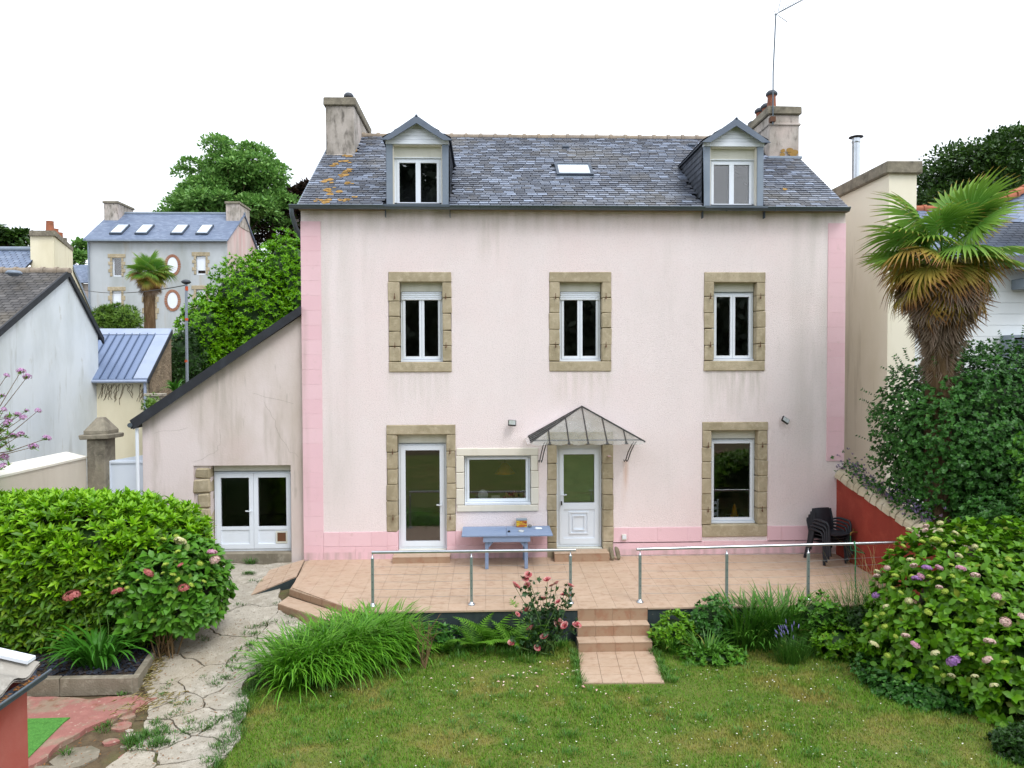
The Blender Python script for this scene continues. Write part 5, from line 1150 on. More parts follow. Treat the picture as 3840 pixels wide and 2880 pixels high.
while z < q[2]-.1: MB().prism([(p[0]+.07,2.63,z),(p[0]+.07,2.72,z+.03),(p[0]+.07,2.72,z+.038),(p[0]+.07,2.63,z+.008)],(uw-.14,0,0)).build('louvre','zinc',au); z += .048
p = PY(2195,625,2.8); tag(MB().cbox(p[0],p[0]+.7,2.5,2.99,p[2],p[2]+.26,.02).build('wall_box','zinc'),'plain grey box fixed to the white wall at the right edge','box')
p = PY(2178,585,2.6); ca = thing('side_canopy','small slate canopy with dark gutter on the white wall','canopy',(p[0]+.5,2.6,p[2])); MB().prism([(p[0],2.4,p[2]),(p[0]+1.2,2.4,p[2]),(p[0]+1.2,2.99,p[2]+.4),(p[0],2.99,p[2]+.4)],(0,0,.05)).build('canopy_roof','slate_dark',ca); MB().tube([(p[0]-.03,2.36,p[2]),(p[0]+1.2,2.36,p[2])],.05,8).build('gutter','gutter_metal',ca)
# ================================================================== red shed corner with corrugated roof at the lower left
mk('shed_red','#a54a40',.85,layers=[('#8a3f36',1.3,(1,1,.3),.42,.7,.6),('#b9756b',.7,V1,.5,.7,.6)],bump=(40,.2,.006))
mk('fibro','#a39e95',.95,layers=[('#6d6a63',6,V1,.42,.68,.7),('#c9c5bc',12,V1,.52,.7,.6)],bump=(40,.6,.01)); mk('white_seal','#dfe5ee',.7)
sh = thing('garden_shed','corner of a red shed with corrugated grey roof at the lower left','shed',(-5,-9.5,-.55))
MB().box(-6.4,-4.12,-11.5,-8.50,-.6,1.30).build('shed_wall','shed_red',sh)
V = []; n_ = 60
for i in range(n_): y = -8.42-i*.05; V += [(-4.05,y,1.42+.03*math.cos(i*.05/.177*2*math.pi*.5)),(-6.4,y,2.0+.03*math.cos(i*.05/.177*2*math.pi*.5))]
cr_ = MB().add(V,[(2*i,2*i+1,2*i+3,2*i+2) for i in range(n_-1)],True); cr_.add([(x,y,z-.02) for x,y,z in V],[(2*i,2*i+2,2*i+3,2*i+1) for i in range(n_-1)],True); cr_.build('corrugated_roof','fibro',sh)
MB().prism([(-4.1,-8.40,1.47),(-6.4,-8.40,2.05),(-6.4,-8.52,2.05),(-4.1,-8.52,1.47)],(0,0,.03)).build('verge_seal','white_seal',sh)
MB().prism([(-4.12,-8.44,1.30),(-4.12,-8.44,1.44),(-6.4,-8.44,2.0),(-6.4,-8.44,1.3)],(0,-.05,0)).build('gable_board','white_seal',sh)
MB().tube([(-3.98,-8.38,1.36),(-3.98,-11.5,1.36)],.012,6).build('gutter_bead','gutter_metal',sh)
MB().add([(-3.99,-8.4,1.36),(-4.0,-8.4,1.30),(-4.06,-8.4,1.28),(-4.11,-8.4,1.34),(-3.99,-11.5,1.36),(-4.0,-11.5,1.30),(-4.06,-11.5,1.28),(-4.11,-11.5,1.34)],[(0,1,5,4),(1,2,6,5),(2,3,7,6)]).build('gutter_trough','zinc_dark',sh)
mk('dead_leaf','#8a5a2e',.95,rand=[('#5f4228','island',.2,1,.8),('#b08048','island',.6,1,.6)])
dl = MB(); r_ = random.Random(6)
for i in range(160): y = -8.45-r_.random()*1.6; x = -4.05+r_.uniform(-.03,.03); z = 1.33+r_.uniform(0,.02); s = .02; a = r_.uniform(0,6.3); dl.add([(x+s*math.cos(a),y+s*math.sin(a),z+.01),(x-s*.5*math.sin(a),y+s*.5*math.cos(a),z),(x-s*math.cos(a),y-s*math.sin(a),z+.008),(x+s*.5*math.sin(a),y-s*.5*math.cos(a),z+.005)],[(0,1,2,3)])
tag(dl.build('leaf_litter','dead_leaf',sh),kind='stuff')
# ================================================================== plants
def rich(c, k=.74, s=1.18):
    c = hx(c); m = sum(c[:3])/3; return (*[max(0,(m+(v-m)*s)*k) for v in c[:3]],1)
def leafmat(name, base, alts, rough=.45, trans=.2, spec=.4, layers=(), k=.74):
    return mk(name, rich(base,k), rough, rand=[(rich(c,k),'island',lo,1,f) for c,lo,f in alts], trans=trans, spec=spec, layers=[(rich(l[0],k),*l[1:]) for l in layers])
leafmat('leaf_hedge','#5f8c34',[('#88b040',.2,.8),('#3f6822',.5,.8),('#a3bd48',.8,.7)])
leafmat('leaf_young','#88bc3c',[('#aad652',.3,.8),('#68a034',.5,.7)],k=.82)
leafmat('leaf_hydrangea','#639a3a',[('#7aab50',.2,.7),('#386a2a',.5,.7),('#9aaa50',.9,.6)])
leafmat('leaf_hydrangea_light','#64962f',[('#8cbc46',.2,.8),('#4b7e2c',.5,.7),('#a3a050',.93,.6)])
leafmat('leaf_ivy','#3d6c2c',[('#5a8f48',.3,.8),('#2c5424',.4,.8),('#7aa85c',.85,.7)],k=.86)
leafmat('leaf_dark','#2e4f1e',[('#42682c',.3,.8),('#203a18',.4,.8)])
leafmat('leaf_laurel','#74ae30',[('#9ad044',.25,.8),('#4a8226',.5,.8)])
leafmat('leaf_tree','#6c9450',[('#8eb068',.3,.8),('#4c7040',.5,.8)],trans=.3,k=1.05)
leafmat('leaf_far','#4a574a',[('#5f6b5c',.3,.8),('#37423a',.5,.8)])
leafmat('leaf_cypress','#3d5c2a',[('#5a7a38',.3,.8),('#263e1e',.4,.8)])
leafmat('leaf_brown_tree','#3a2c28',[('#503a30',.3,.8),('#2a2a1e',.4,.8)])
leafmat('leaf_bamboo','#6f9440',[('#8fae52',.3,.8),('#4a6a2c',.5,.7)])
leafmat('blade_daylily','#66a238',[('#8cc450',.25,.8),('#447e2a',.5,.8)])
leafmat('blade_dark','#4c7a34',[('#6c9c48',.3,.8),('#274a1c',.5,.7),('#8f8a50',.93,.8)])
leafmat('blade_iris','#56883a',[('#78a84c',.3,.8),('#3a6a2a',.5,.7),('#a39a5c',.93,.8)])
leafmat('blade_agapanthus','#508a36',[('#74b04c',.3,.8),('#386c28',.5,.7)])
leafmat('blade_dry','#b3a574',[('#8f8050',.3,.8),('#c9be90',.6,.7)])
leafmat('leaf_fern','#6a9e3a',[('#90c058',.3,.8),('#4c7e2c',.5,.7)])
leafmat('leaf_rose','#3a5c34',[('#507548',.3,.8),('#2a4428',.5,.7),('#7a8a40',.88,.7)])
leafmat('grass_blade','#6c9636',[('#86a846',.2,.8),('#568428',.45,.8),('#b0a068',.82,.8)],rough=.6,layers=[('#b0a062',1.1,V1,.5,.64,.7),('#649430',1.9,V1,.52,.68,.65)],k=.84)
mk('bark','#5a4a3a',.95,layers=[('#3d3228',6,(1,1,.3),.42,.7,.7)],bump=(20,.8,.03)); mk('stem_brown','#7d6748',.9,layers=[('#5c4a34',9,V1,.45,.7,.6)]); mk('stem_green','#5a7a3c',.7)
T4V = np.array([(0,0,0),(.42,.5,.07),(.42,-.5,.07),(.5,0,0),(1,0,-.1)]); T4F = np.array([(0,2,3),(0,3,1),(3,2,4),(3,4,1)])
T6V = np.array([(0,0,0),(.25,.38,.05),(.25,-.38,.05),(.62,.44,.05),(.62,-.44,.05),(1,0,-.14),(.5,0,0.)]); T6F = np.array([(0,2,6),(0,6,1),(2,4,6),(6,3,1),(4,5,6),(6,5,3)])
T2V = np.array([(0,0,0),(.5,.5,.08),(.5,-.5,.08),(1,0,0)]); T2F = np.array([(0,2,3),(0,3,1)])
def unit(a): return a/np.maximum(np.linalg.norm(a,axis=-1,keepdims=True),1e-9)
def leaves(P, D, N, L, W, TV=T4V, TF=T4F):
    P,D,N = map(np.asarray,(P,D,N)); D = unit(D); S = unit(np.cross(N,D)); N2 = np.cross(D,S); n = len(P); L = np.broadcast_to(L,n)[:,None,None]; W = np.broadcast_to(W,n)[:,None,None]
    u,v,w_ = TV[:,0][None,:,None],TV[:,1][None,:,None],TV[:,2][None,:,None]
    V = P[:,None,:]+L*u*D[:,None,:]+W*v*S[:,None,:]+L*w_*N2[:,None,:]
    k = len(TV); F = (np.arange(n)*k)[:,None,None]+TF[None]
    return V.reshape(-1,3),F.reshape(-1,TF.shape[1])
def cat(parts):
    Vs,Fs,o = [],[],0
    for V,F in parts: Vs.append(V); Fs.append(F+o); o += len(V)
    return np.concatenate(Vs),np.concatenate(Fs)
def rvec(n): return unit(rng.normal(size=(n,3)))
def rosette(C, A, k, L, W, lo, hi, TV=T4V, TF=T4F, jl=.25):
    """k leaves round each shoot tip C pointing along A"""
    n = len(C); C = np.repeat(C,k,0); A = unit(np.repeat(A,k,0)); az = np.tile(np.arange(k)*2*np.pi/k,n)+np.repeat(rng.uniform(0,6.3,n),k)+rng.normal(0,.3,n*k)
    B = unit(np.cross(A,rvec(n*k)*.01+np.array([.3,.9,.2]))); B2 = np.cross(A,B); sp = rng.uniform(lo,hi,n*k)
    pr_ = np.cos(az)[:,None]*B+np.sin(az)[:,None]*B2; D = A*np.cos(sp)[:,None]+pr_*np.sin(sp)[:,None]; N = A*np.sin(sp)[:,None]-pr_*np.cos(sp)[:,None]
    sc = rng.uniform(1-jl,1+jl,n*k)
    return leaves(C,D,N,L*sc,W*sc,TV,TF)
class Hull:
    def __init__(s, c, r, p=2., amp=.1, seed=0, fr=3.):
        s.c = np.array(c,float); s.r = np.array(r,float); s.p = p; s.amp = amp; q = np.random.default_rng(seed); s.k = q.normal(size=(7,3))*fr; s.ph = q.uniform(0,6.3,7)
    def rad(s, d):
        b = (np.abs(d)**s.p).sum(-1)**(-1/s.p); n_ = np.sin(d@s.k.T+s.ph).sum(-1)/3.; return b*(1+s.amp*n_)
    def sample(s, n, lo=.85, hi=1.02, zlow=-.8, cam=-.35):
        out_ = []; m = 0
        while m < n:
            d = rvec(n*2); d = d[d[:,2] > zlow]; nrm = unit(np.sign(d)*np.abs(d)**(s.p-1)/s.r)
            pos = s.c+d*s.r*s.rad(d)[:,None]; tc = unit(CAMP-pos); ok = (nrm*tc).sum(-1) > cam
            d,nrm = d[ok],nrm[ok]; t = rng.uniform(lo,hi,len(d))
            out_.append((s.c+d*s.r*(s.rad(d)*t)[:,None],nrm)); m += len(d)
        P = np.concatenate([a for a,_ in out_])[:n]; N = np.concatenate([b for _,b in out_])[:n]; return P,N
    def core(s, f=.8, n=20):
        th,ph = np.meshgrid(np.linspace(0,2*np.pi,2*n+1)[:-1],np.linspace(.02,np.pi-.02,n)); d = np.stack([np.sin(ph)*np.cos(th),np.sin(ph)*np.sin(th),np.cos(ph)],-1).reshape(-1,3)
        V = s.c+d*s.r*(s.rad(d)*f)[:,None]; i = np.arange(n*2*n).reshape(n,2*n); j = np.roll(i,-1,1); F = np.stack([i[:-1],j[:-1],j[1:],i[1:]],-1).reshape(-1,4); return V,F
    def hit(s, px, py, k=1.):
        d = ray(px,py); d = d/np.linalg.norm(d)
        for t in np.arange(2,90,.03):
            q = (CAMP+d*t-s.c)/s.r; e = np.linalg.norm(q)
            if e < 1.6 and e <= s.rad((q/e)[None])[0]*k: return CAMP+d*t
        t = float(np.dot(s.c-CAMP,d)); return CAMP+d*t
def foliage(par, name, VF, mat, kind='stuff'):
    V,F = VF; V = V-np.array(org(par)); o = link(name,npmesh(name,V,F,mat),par); return tag(o,kind=kind)
def leaf_parts(par, n, P, D, N, L, W, mat, TV=T6V, TF=T6F):
    """single leaves as objects of their own sharing one mesh"""
    me = npmesh('leaf',TV*np.array([1,W/L,1]),TF,mat)
    for i in range(n):
        d = Vector(D[i]).normalized(); s_ = Vector(N[i]).cross(d).normalized(); n2 = d.cross(s_); o = link('leaf',me,par); sc = L*rnd.uniform(.8,1.2)
        o.matrix_local = Matrix.Translation(Vector(P[i])-org(par)) @ Matrix((d,s_,n2)).transposed().to_4x4() @ Matrix.Scale(sc,4)
def stems(par, base, tops, r=.012, mat='stem_brown', name='stems', sag=.2):
    m = MB(); b = Vector(base)
    for t in tops:
        t = Vector(t); a = b+Vector((rnd.uniform(-.15,.15),rnd.uniform(-.1,.1),0)); mid = a.lerp(t,.5)+Vector((rnd.uniform(-.08,.08),rnd.uniform(-.08,.08),sag*(t-a).length*.3)); m.tube([a,mid,t],[r,r*.8,r*.5],5)
    return tag(m.build(name,mat,par),kind='stuff')
def single_shade(o): return o
# ---- flower heads (mop-heads built of small florets), shared meshes
def mophead(R, nfl, seed, flat=.55):
    q = np.random.default_rng(seed); d = unit(q.normal(size=(nfl*3,3))); d = d[d[:,2] > -.15][:nfl]; P = d*np.array([R,R,R*flat])*q.uniform(.78,1.12,(len(d),1)); n = len(P); parts = []
    s = unit(np.cross(d,q.normal(size=(n,3)))); t = np.cross(d,s); fl = R*.27
    V = np.stack([P+d*.004,P+s*fl,P+t*fl,P-s*fl,P-t*fl],1)+d[:,None]*R*.06; V[:,0] -= d*R*.08
    F = np.array([(0,1,2),(0,2,3),(0,3,4),(0,4,1)]); Fs = (np.arange(n)*5)[:,None,None]+F
    cv,cf = [],[]
    return V.reshape(-1,3),Fs.reshape(-1,3)
def fl_mat(nm, c, a): return mk(nm,c,.8,rand=[(x,'island',lo,1,f) for x,lo,f in a],trans=.2)
fl_mat('flower_red','#b05a5c',[('#cf8a84',.3,.8),('#b9b070',.8,.8)]); fl_mat('flower_pink','#c98fa8',[('#dbb3c4',.3,.8),('#d9cfa8',.75,.7)]); fl_mat('flower_purple','#a878b5',[('#c9a3cf',.3,.8),('#8a6aa8',.5,.7)])
fl_mat('flower_cream','#d3cf9c',[('#e0dcb8',.3,.8),('#b5bb6a',.6,.8)]); fl_mat('flower_lime','#a8bf4a',[('#c3d268',.3,.8),('#8aa83a',.6,.7)]); fl_mat('flower_blush','#d6b8b0',[('#e0cdb8',.3,.8),('#c99aa8',.6,.7)])
FLM = {}
for nm in ('red','pink','purple','cream','lime','blush'):
    V,F = mophead(1,110,len(nm)*7); FLM[nm] = npmesh('flower_head',V,F,'flower_'+nm)
def flower(par, p, R, kind, tilt=.5):
    o = link('flower_head',FLM[kind],par,p); o.scale = (R,R,R); o.rotation_euler = (tilt+rnd.uniform(-.2,.2),rnd.uniform(-.3,.3),rnd.uniform(0,6)); return o
UP = np.array([0,0,1.])
def bush(par, h, nros, k, L, W, mat, lo=.5, hi=1.35, upb=.6, TV=T4V, TF=T4F, cam=-.35, core=.8, name='foliage', zlow=-.8, corem=None, rlo=.8, inner=0):
    P,N = h.sample(nros,rlo,1.03,zlow,cam); A = unit(N+UP*upb+rng.normal(0,.25,N.shape)); parts = [rosette(P,A,k,L,W,lo,hi,TV,TF)]
    if inner: P2,N2 = h.sample(inner,.6,.85,zlow,cam); parts.append(rosette(P2,unit(N2+UP*upb),k,L,W,lo,hi,TV,TF))
    foliage(par,name,cat(parts),mat)
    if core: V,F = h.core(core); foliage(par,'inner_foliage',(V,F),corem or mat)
    return P,A
# ---- 1 big hedge at the left
hg = thing('evergreen_hedge','large rounded evergreen hedge with glossy yellow green shoots at the left','hedge',(-6.9,-3.2,-.4))
H1 = Hull((-7.0,-2.95,.66),(2.2,.95,1.2),3.6,.06,1,3.5)
P,N = H1.sample(3000,.82,1.03,-.85,-.3); top = (P[:,2]+rng.normal(0,.3,len(P)) > .95)
A = unit(N*.9+UP*.75+rng.normal(0,.22,N.shape))
foliage(hg,'foliage',cat([rosette(P[~top],A[~top],8,.155,.055,.5,1.45,T6V,T6F),rosette(H1.sample(500,.65,.85)[0],rvec(500)+UP,7,.15,.055,.5,1.4)]),'leaf_hedge')
foliage(hg,'young_shoots',rosette(P[top],A[top],9,.15,.05,.25,1.25,T6V,T6F),'leaf_young')
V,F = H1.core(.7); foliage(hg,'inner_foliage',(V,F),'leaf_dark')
Pq,Nq = H1.sample(300,1.0,1.06,-.6,.25); leaf_parts(hg,300,Pq,unit(Nq*.6+rvec(300)*.7+UP*.3),unit(Nq+UP*.6),.16,.06,'leaf_hedge')
stems(hg,(-6.6,-3.4,-.4),[(rnd.uniform(-8,-5.4),rnd.uniform(-3.9,-3.2),rnd.uniform(.1,.4)) for _ in range(22)],.018)
# ---- 2 hydrangea in front of it
hy = thing('hydrangea_bush','hydrangea with red and lime flower heads in front of the big hedge','hydrangea',(-5.1,-3.4,-.4))
H2 = Hull((-5.15,-3.35,.5),(.9,.72,.82),2.4,.08,2)
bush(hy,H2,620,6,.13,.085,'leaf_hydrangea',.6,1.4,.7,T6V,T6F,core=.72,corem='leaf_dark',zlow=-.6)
Pq,Nq = H2.sample(160,1.0,1.05,-.5,.3); leaf_parts(hy,160,Pq,unit(Nq*.5+rvec(160)*.7+UP*.2),unit(Nq+UP*.8),.15,.1,'leaf_hydrangea')
cc = lambda x,y: (x*.5425/KV,(1600+.5425*y)/KV)
for x,y,R,kd in ((495,1170,.12,'red'),(815,1140,.09,'red'),(1025,1012,.085,'red'),(1270,1115,.08,'red'),(1248,958,.05,'red'),(1465,870,.08,'pink'),(1485,920,.08,'blush'),(1245,795,.1,'cream'),(1130,778,.05,'lime'),(1222,758,.05,'lime'),(1228,866,.05,'lime'),(1383,945,.05,'lime'),(1143,955,.05,'lime'),(1195,1020,.05,'lime'),(1228,1058,.05,'lime'),(950,1062,.03,'lime'),(800,1087,.035,'lime'),(738,1100,.03,'lime'),(848,1083,.03,'lime'),(878,1112,.035,'lime'),(755,1048,.03,'lime'),(1125,1013,.03,'lime'),(1410,1070,.04,'lime'),(1325,1095,.05,'lime')):
    flower(hy,H2.hit(*cc(x,y),1.15),R*.9,kd)
stems(hy,(-5.05,-3.75,-.4),[(rnd.uniform(-5.6,-4.6),rnd.uniform(-4.0,-3.6),rnd.uniform(.1,.4)) for _ in range(16)],.013)
# ---- blades
def blades(B, az, L, W, lean, droop, seg=6, twist=0., side=None):
    """curved strap leaves: rise, lean and droop; returns quads"""
    n = len(B); t = np.linspace(0,1,seg+1); L = np.broadcast_to(L,n); W = np.broadcast_to(W,n); lean = np.broadcast_to(lean,n); droop = np.broadcast_to(droop,n)
    ang = lean[:,None]+droop[:,None]*t[None,:]**1.5        # angle from vertical
    dl = (L/seg)[:,None]; hx_ = np.concatenate([np.zeros((n,1)),np.cumsum(np.sin(ang[:,:-1])*dl,1)],1); vz = np.concatenate([np.zeros((n,1)),np.cumsum(np.cos(ang[:,:-1])*dl,1)],1)
    d = np.stack([np.cos(az),np.sin(az),0*az],-1); s = np.stack([-np.sin(az),np.cos(az),0*az],-1)
    C = B[:,None,:]+hx_[...,None]*d[:,None,:]+vz[...,None]*UP; wv = W[:,None]*np.sqrt(np.clip(1-t**2.5,0,1))*(.6+.4*np.minimum(1,t*4)); wv[:,-1] = W*.06
    Lf = C+s[:,None,:]*wv[...,None]*.5; Rt = C-s[:,None,:]*wv[...,None]*.5; V = np.stack([Lf,Rt],2).reshape(-1,3); k = 2*(seg+1)
    q = np.array([(2*i,2*i+1,2*i+3,2*i+2) for i in range(seg)]); F = (np.arange(n)*k)[:,None,None]+q; return V,F.reshape(-1,4)
def clump_blades(c, rx, ry, n, L, W, lean, droop, out=1., azm=None, sd=.5, z=None, jl=.25):
    th = rng.uniform(0,6.283,n); r = np.sqrt(rng.uniform(0,1,n)); B = np.stack([c[0]+rx*r*np.cos(th),c[1]+ry*r*np.sin(th),np.full(n,c[2])],-1)
    az = th+rng.normal(0,sd,n) if azm is None else rng.normal(azm,sd,n)
    return blades(B,az,L*rng.uniform(1-jl,1+jl,n),W*rng.uniform(.8,1.2,n),np.abs(rng.normal(lean,lean*.4,n))*(.3+.7*r*out),droop*rng.uniform(.6,1.3,n))
# ---- 3 agapanthus: each strap leaf a part
ag = thing('agapanthus_plant','agapanthus clump with arching strap leaves at the foot of the hedge','plant',(-5.95,-4.05,-.37))
for i in range(110):
    th = rnd.uniform(0,6.283); b = np.array([[-5.85+.34*math.cos(th)*rnd.random(),-4.22+.12*math.sin(th)*rnd.random(),-.37]])
    V,F = blades(b,np.array([th+rnd.gauss(0,.35)]),rnd.uniform(.6,.95),rnd.uniform(.034,.05),rnd.uniform(.1,.6),rnd.uniform(1.5,2.5),8); link('leaf_blade',npmesh('leaf_blade',V-np.array(org(ag)),F,'blade_agapanthus'),ag)
for x in (-6.1,-5.9,-5.78): MB().tube([(x,-4.05,-.37),(x+.05,-4.1,.2),(x+.03,-4.12,.42)],.006,5).build('flower_stalk','stem_green',ag)
# ---- 4 daylily drift
dy = thing('daylily_clump','dense drift of arching bright green daylily leaves left of the lawn','plant',(-2.4,-3.9,-.56))
parts = []; a0,a1 = np.array([-2.88,-4.42,-.56]),np.array([-1.75,-3.42,-.56])
for t in np.linspace(0,1,9):
    c = a0*(1-t)+a1*t; parts.append(clump_blades(c,.34,.30,300,.78 if t<.5 else .84,.024,.42,1.8,1.,None,.55))
    parts.append(clump_blades(c+np.array([.1,-.1,0]),.3,.25,130,.84,.024,.6,1.9,1.,-.6,.6))
foliage(dy,'leaf_blades',cat(parts),'blade_daylily')
# ---- ferns
def fern_frond(L, droop, seed):
    m_v,m_f = [],[]; n = 20; q = random.Random(seed); pts = []; ang = .35; x = z = 0
    for i in range(n+1): pts.append((x,z)); ang += droop/n; x += L/n*math.sin(ang); z += L/n*math.cos(ang)
    for i in range(2,n):
        t = i/n; w_ = L*.26*math.sin(math.pi*min(1,t*.95+.12))**.8*(1-t*.45); x,z = pts[i]; dx,dz = pts[i+1][0]-x,pts[i+1][1]-z
        for s in (-1,1):
            k = len(m_v); m_v += [(x,0,z),(x+dx*.75,0,z+dz*.75),(x+dx*1.5,s*w_,z+dz*1.5-.1*w_),(x+dx*.6,s*w_*.55,z+dz*.6)]; m_f.append((k,k+1,k+2,k+3))
    return npmesh('frond',m_v,m_f,'leaf_fern')
FR = [fern_frond(1,d,i) for i,d in enumerate((.7,1.1,1.5,1.0))]
fl = ['low fern beside the daylilies under the terrace edge','pale green fern right of the bare stems','broad bright fern against the dark terrace edge','tall upright fern in front of the middle railing post','fern with spreading fronds left of the rose bush','dark fern tucked against the rose bush','small fern right of the garden steps','fern near the right end of the flower bed']
for i,(x,y,n,L) in enumerate(((-1.15,-3.3,9,.55),(-.75,-3.45,9,.5),(-.25,-3.3,11,.55),(.05,-3.2,8,.72),(.42,-3.35,9,.62),(.65,-3.2,8,.7),(2.95,-3.3,7,.38),(5.9,-3.3,9,.55))):
    f = thing('fern',fl[i],'fern',(x,y,-.56),0,'ferns along the terrace edge')
    for k in range(n):
        o = link('frond',FR[rnd.randrange(4)],f); o.rotation_euler = (rnd.uniform(-.15,.15),rnd.uniform(-.2,.25),2*math.pi*k/n+rnd.uniform(-.3,.3)); s_ = L*rnd.uniform(1.0,1.45); o.scale = (s_,s_,s_)
# ---- rose bush
rs = thing('rose_bush','rose bush with pink and red blooms left of the garden steps','rose bush',(.9,-3.55,-.56))
def bloom(seed):
    q = random.Random(seed); m = MB()
    for ring,(n,r,h,op) in enumerate(((5,.35,.5,.15),(6,.6,.55,.5),(7,.9,.5,.9),(8,1.1,.35,1.2))):
        for i in range(n):
            a = 2*math.pi*i/n+ring*.4+q.uniform(-.15,.15); c,s = math.cos(a),math.sin(a); w_ = r*.55; x1 = r*.6; x2 = r*(.75+.25*op)
            m.add([(c*.1,s*.1,-.3),(c*x1-s*w_,s*x1+c*w_,h*.5),(c*x1+s*w_,s*x1-c*w_,h*.5),(c*x2-s*w_*.7,s*x2+c*w_*.7,h),(c*x2+s*w_*.7,s*x2-c*w_*.7,h)],[(0,2,1),(1,2,4,3)],True)
    return m
mk('rose_petal','#c8606a',.7,rand=[('#e0a9a6',"island",.2,1,.9),('#e3cdbb','island',.6,1,.8),('#b5323c','island',.75,1,.8)],trans=.2)
BL = [bloom(i).mesh('bloom','rose_petal') for i in range(4)]
cr2 = lambda x,y: ((1700+.4521*x)/KV,(2100+.4521*y)/KV); tops = []
for x,y,R in ((620,125,.055),(597,160,.05),(515,215,.07),(615,210,.05),(780,165,.055),(815,215,.045),(855,195,.045),(970,215,.055),(915,290,.05),(955,300,.06),(742,325,.075),(870,350,.05),(607,418,.07),(640,568,.065),(872,530,.08),(925,545,.06),(1022,545,.065),(755,637,.06),(483,690,.055),(660,735,.05),(695,730,.05),(530,452,.04)):
    p = PY(*cr2(x,y),-3.55+rnd.uniform(-.15,.12)-(.12 if y > 450 else 0)); tops.append(p); o = link('bloom',BL[rnd.randrange(4)],rs,p,(rnd.uniform(.1,.8),rnd.uniform(-.4,.4),rnd.uniform(0,6)),(R,R,R))
stems(rs,(.92,-3.5,-.56),[t-np.array([0,0,.02]) for t in tops],.008,'stem_green',sag=.1)
P = []; 
for t in tops:
    b = np.array([.92,-3.5,-.45])
    for k in range(16): u = rnd.uniform(.3,.97); P.append(b*(1-u)+t*u+np.array([rnd.gauss(0,.07),rnd.gauss(0,.07),rnd.gauss(0,.05)+.08*u*(1-u)]))
P = np.array(P); foliage(rs,'foliage',rosette(P,unit(rvec(len(P))+UP*.7),5,.06,.036,.5,1.4),'leaf_rose')
# ---- bed right of the steps
ir_ = thing('iris_clump','tall sword leaved iris clump by the middle post of the right railing','plant',(4.6,-3.35,-.56))
foliage(ir_,'leaf_blades',cat([clump_blades((4.3,-3.3,-.56),.4,.22,260,.82,.03,.3,1.1),clump_blades((4.85,-3.3,-.56),.4,.22,260,.88,.03,.32,1.1),clump_blades((4.55,-3.42,-.56),.5,.22,200,.65,.026,.6,1.4)]),'blade_iris')
gr_ = thing('grass_clump','rough long grass clump at the right end of the terrace','plant',(6.2,-3.3,-.56))
foliage(gr_,'leaf_blades',cat([clump_blades((6.1,-3.2,-.56),.4,.2,230,.85,.014,.3,.9),clump_blades((6.6,-3.2,-.56),.4,.2,200,.95,.013,.3,1.0)]),'blade_dark')
foliage(gr_,'dry_stalks',cat([clump_blades((6.4,-3.0,-.5),.5,.2,46,1.35,.006,.2,.9),clump_blades((6.9,-2.9,-.3),.3,.3,50,1.3,.006,.25,1.1)]),'blade_dry')
for i,(x,y,lb) in enumerate(((3.0,-3.55,'small strap leaved clump at the foot of the steps on the right'),(3.45,-3.85,'strap leaved clump at the lawn edge right of the slab'),(5.35,-3.25,'tall strap leaved clump right behind the lavender'))):
    sc_ = thing('strap_leaf_clump',lb,'plant',(x,y,-.56)); foliage(sc_,'leaf_blades',clump_blades((x,y,-.56),.16,.13,90,.42 if i < 2 else .8,.02,.45,1.2),'blade_iris')
lv = thing('lavender_bush','small grey green lavender with violet spikes in front of the irises','lavender',(4.75,-4.0,-.56))
foliage(lv,'leaf_blades',clump_blades((4.75,-4.0,-.56),.22,.16,420,.38,.007,.45,.3),'blade_dark')
mk('lavender_violet','#6a6698',.8,rand=[('#8f88c9','island',.3,1,.8)]); lm = MB()
for i in range(20):
    a = rnd.uniform(0,6.3); r = rnd.uniform(.05,.3); b = Vector((4.75+r*.3*math.cos(a),-4.0+r*.3*math.sin(a),-.4)); t = Vector((4.72+r*1.1*math.cos(a),-4.0+r*.9*math.sin(a)+.05,rnd.uniform(-.12,.06))); lm.tube([t-(t-b).normalized()*.07,t-(t-b).normalized()*.03,t],[.004,.009,.003],5)
tag(lm.build('flower_spikes','lavender_violet',lv),kind='stuff')
lowb = [((3.05,-3.35,-.3),(.36,.28,.3),'leaf_hydrangea_light','low leafy perennial right beside the garden steps'),((3.7,-3.25,-.2),(.45,.28,.42),'leaf_ivy','dark leafy shrub between the steps and the irises'),((5.45,-3.4,-.15),(.45,.3,.48),'leaf_hydrangea','leafy perennial right of the iris clump'),((5.6,-3.8,-.35),(.4,.3,.28),'leaf_hydrangea_light','pale green leafy plant at the lawn edge before the hydrangea'),((6.1,-3.6,-.25),(.4,.3,.4),'leaf_dark','dark shrub between the pale plant and the big hydrangea'),((3.6,-3.9,-.5),(.5,.25,.14),'leaf_hydrangea','low green weeds along the lawn edge right of the slab'),((-1.0,-3.25,-.4),(.5,.2,.25),'leaf_ivy','dark undergrowth behind the ferns below the terrace')]
for i,(c,r,mt,lb) in enumerate(lowb):
    b = thing('leafy_perennial',lb,'plant',(c[0],c[1],-.56)); bush(b,Hull(c,r,2.,.15,40+i),150,6,.075,.045,mt,.5,1.4,.8,core=.65,corem='leaf_dark')
w_ = thing('bare_shrub','thin leafless twiggy shrub at the right end of the daylilies','shrub',(-1.0,-4.0,-.56)); m = MB()
for i in range(12): m.tube([(-1.02+rnd.uniform(-.05,.05),-4.02,-.56),(-1.0+rnd.uniform(-.12,.12),-4.0+rnd.uniform(-.05,.05),-.2),(-.98+rnd.uniform(-.28,.28),-3.98+rnd.uniform(-.12,.12),rnd.uniform(.0,.28))],[.008,.006,.003],4)
tag(m.build('twigs','stem_brown',w_),kind='stuff')
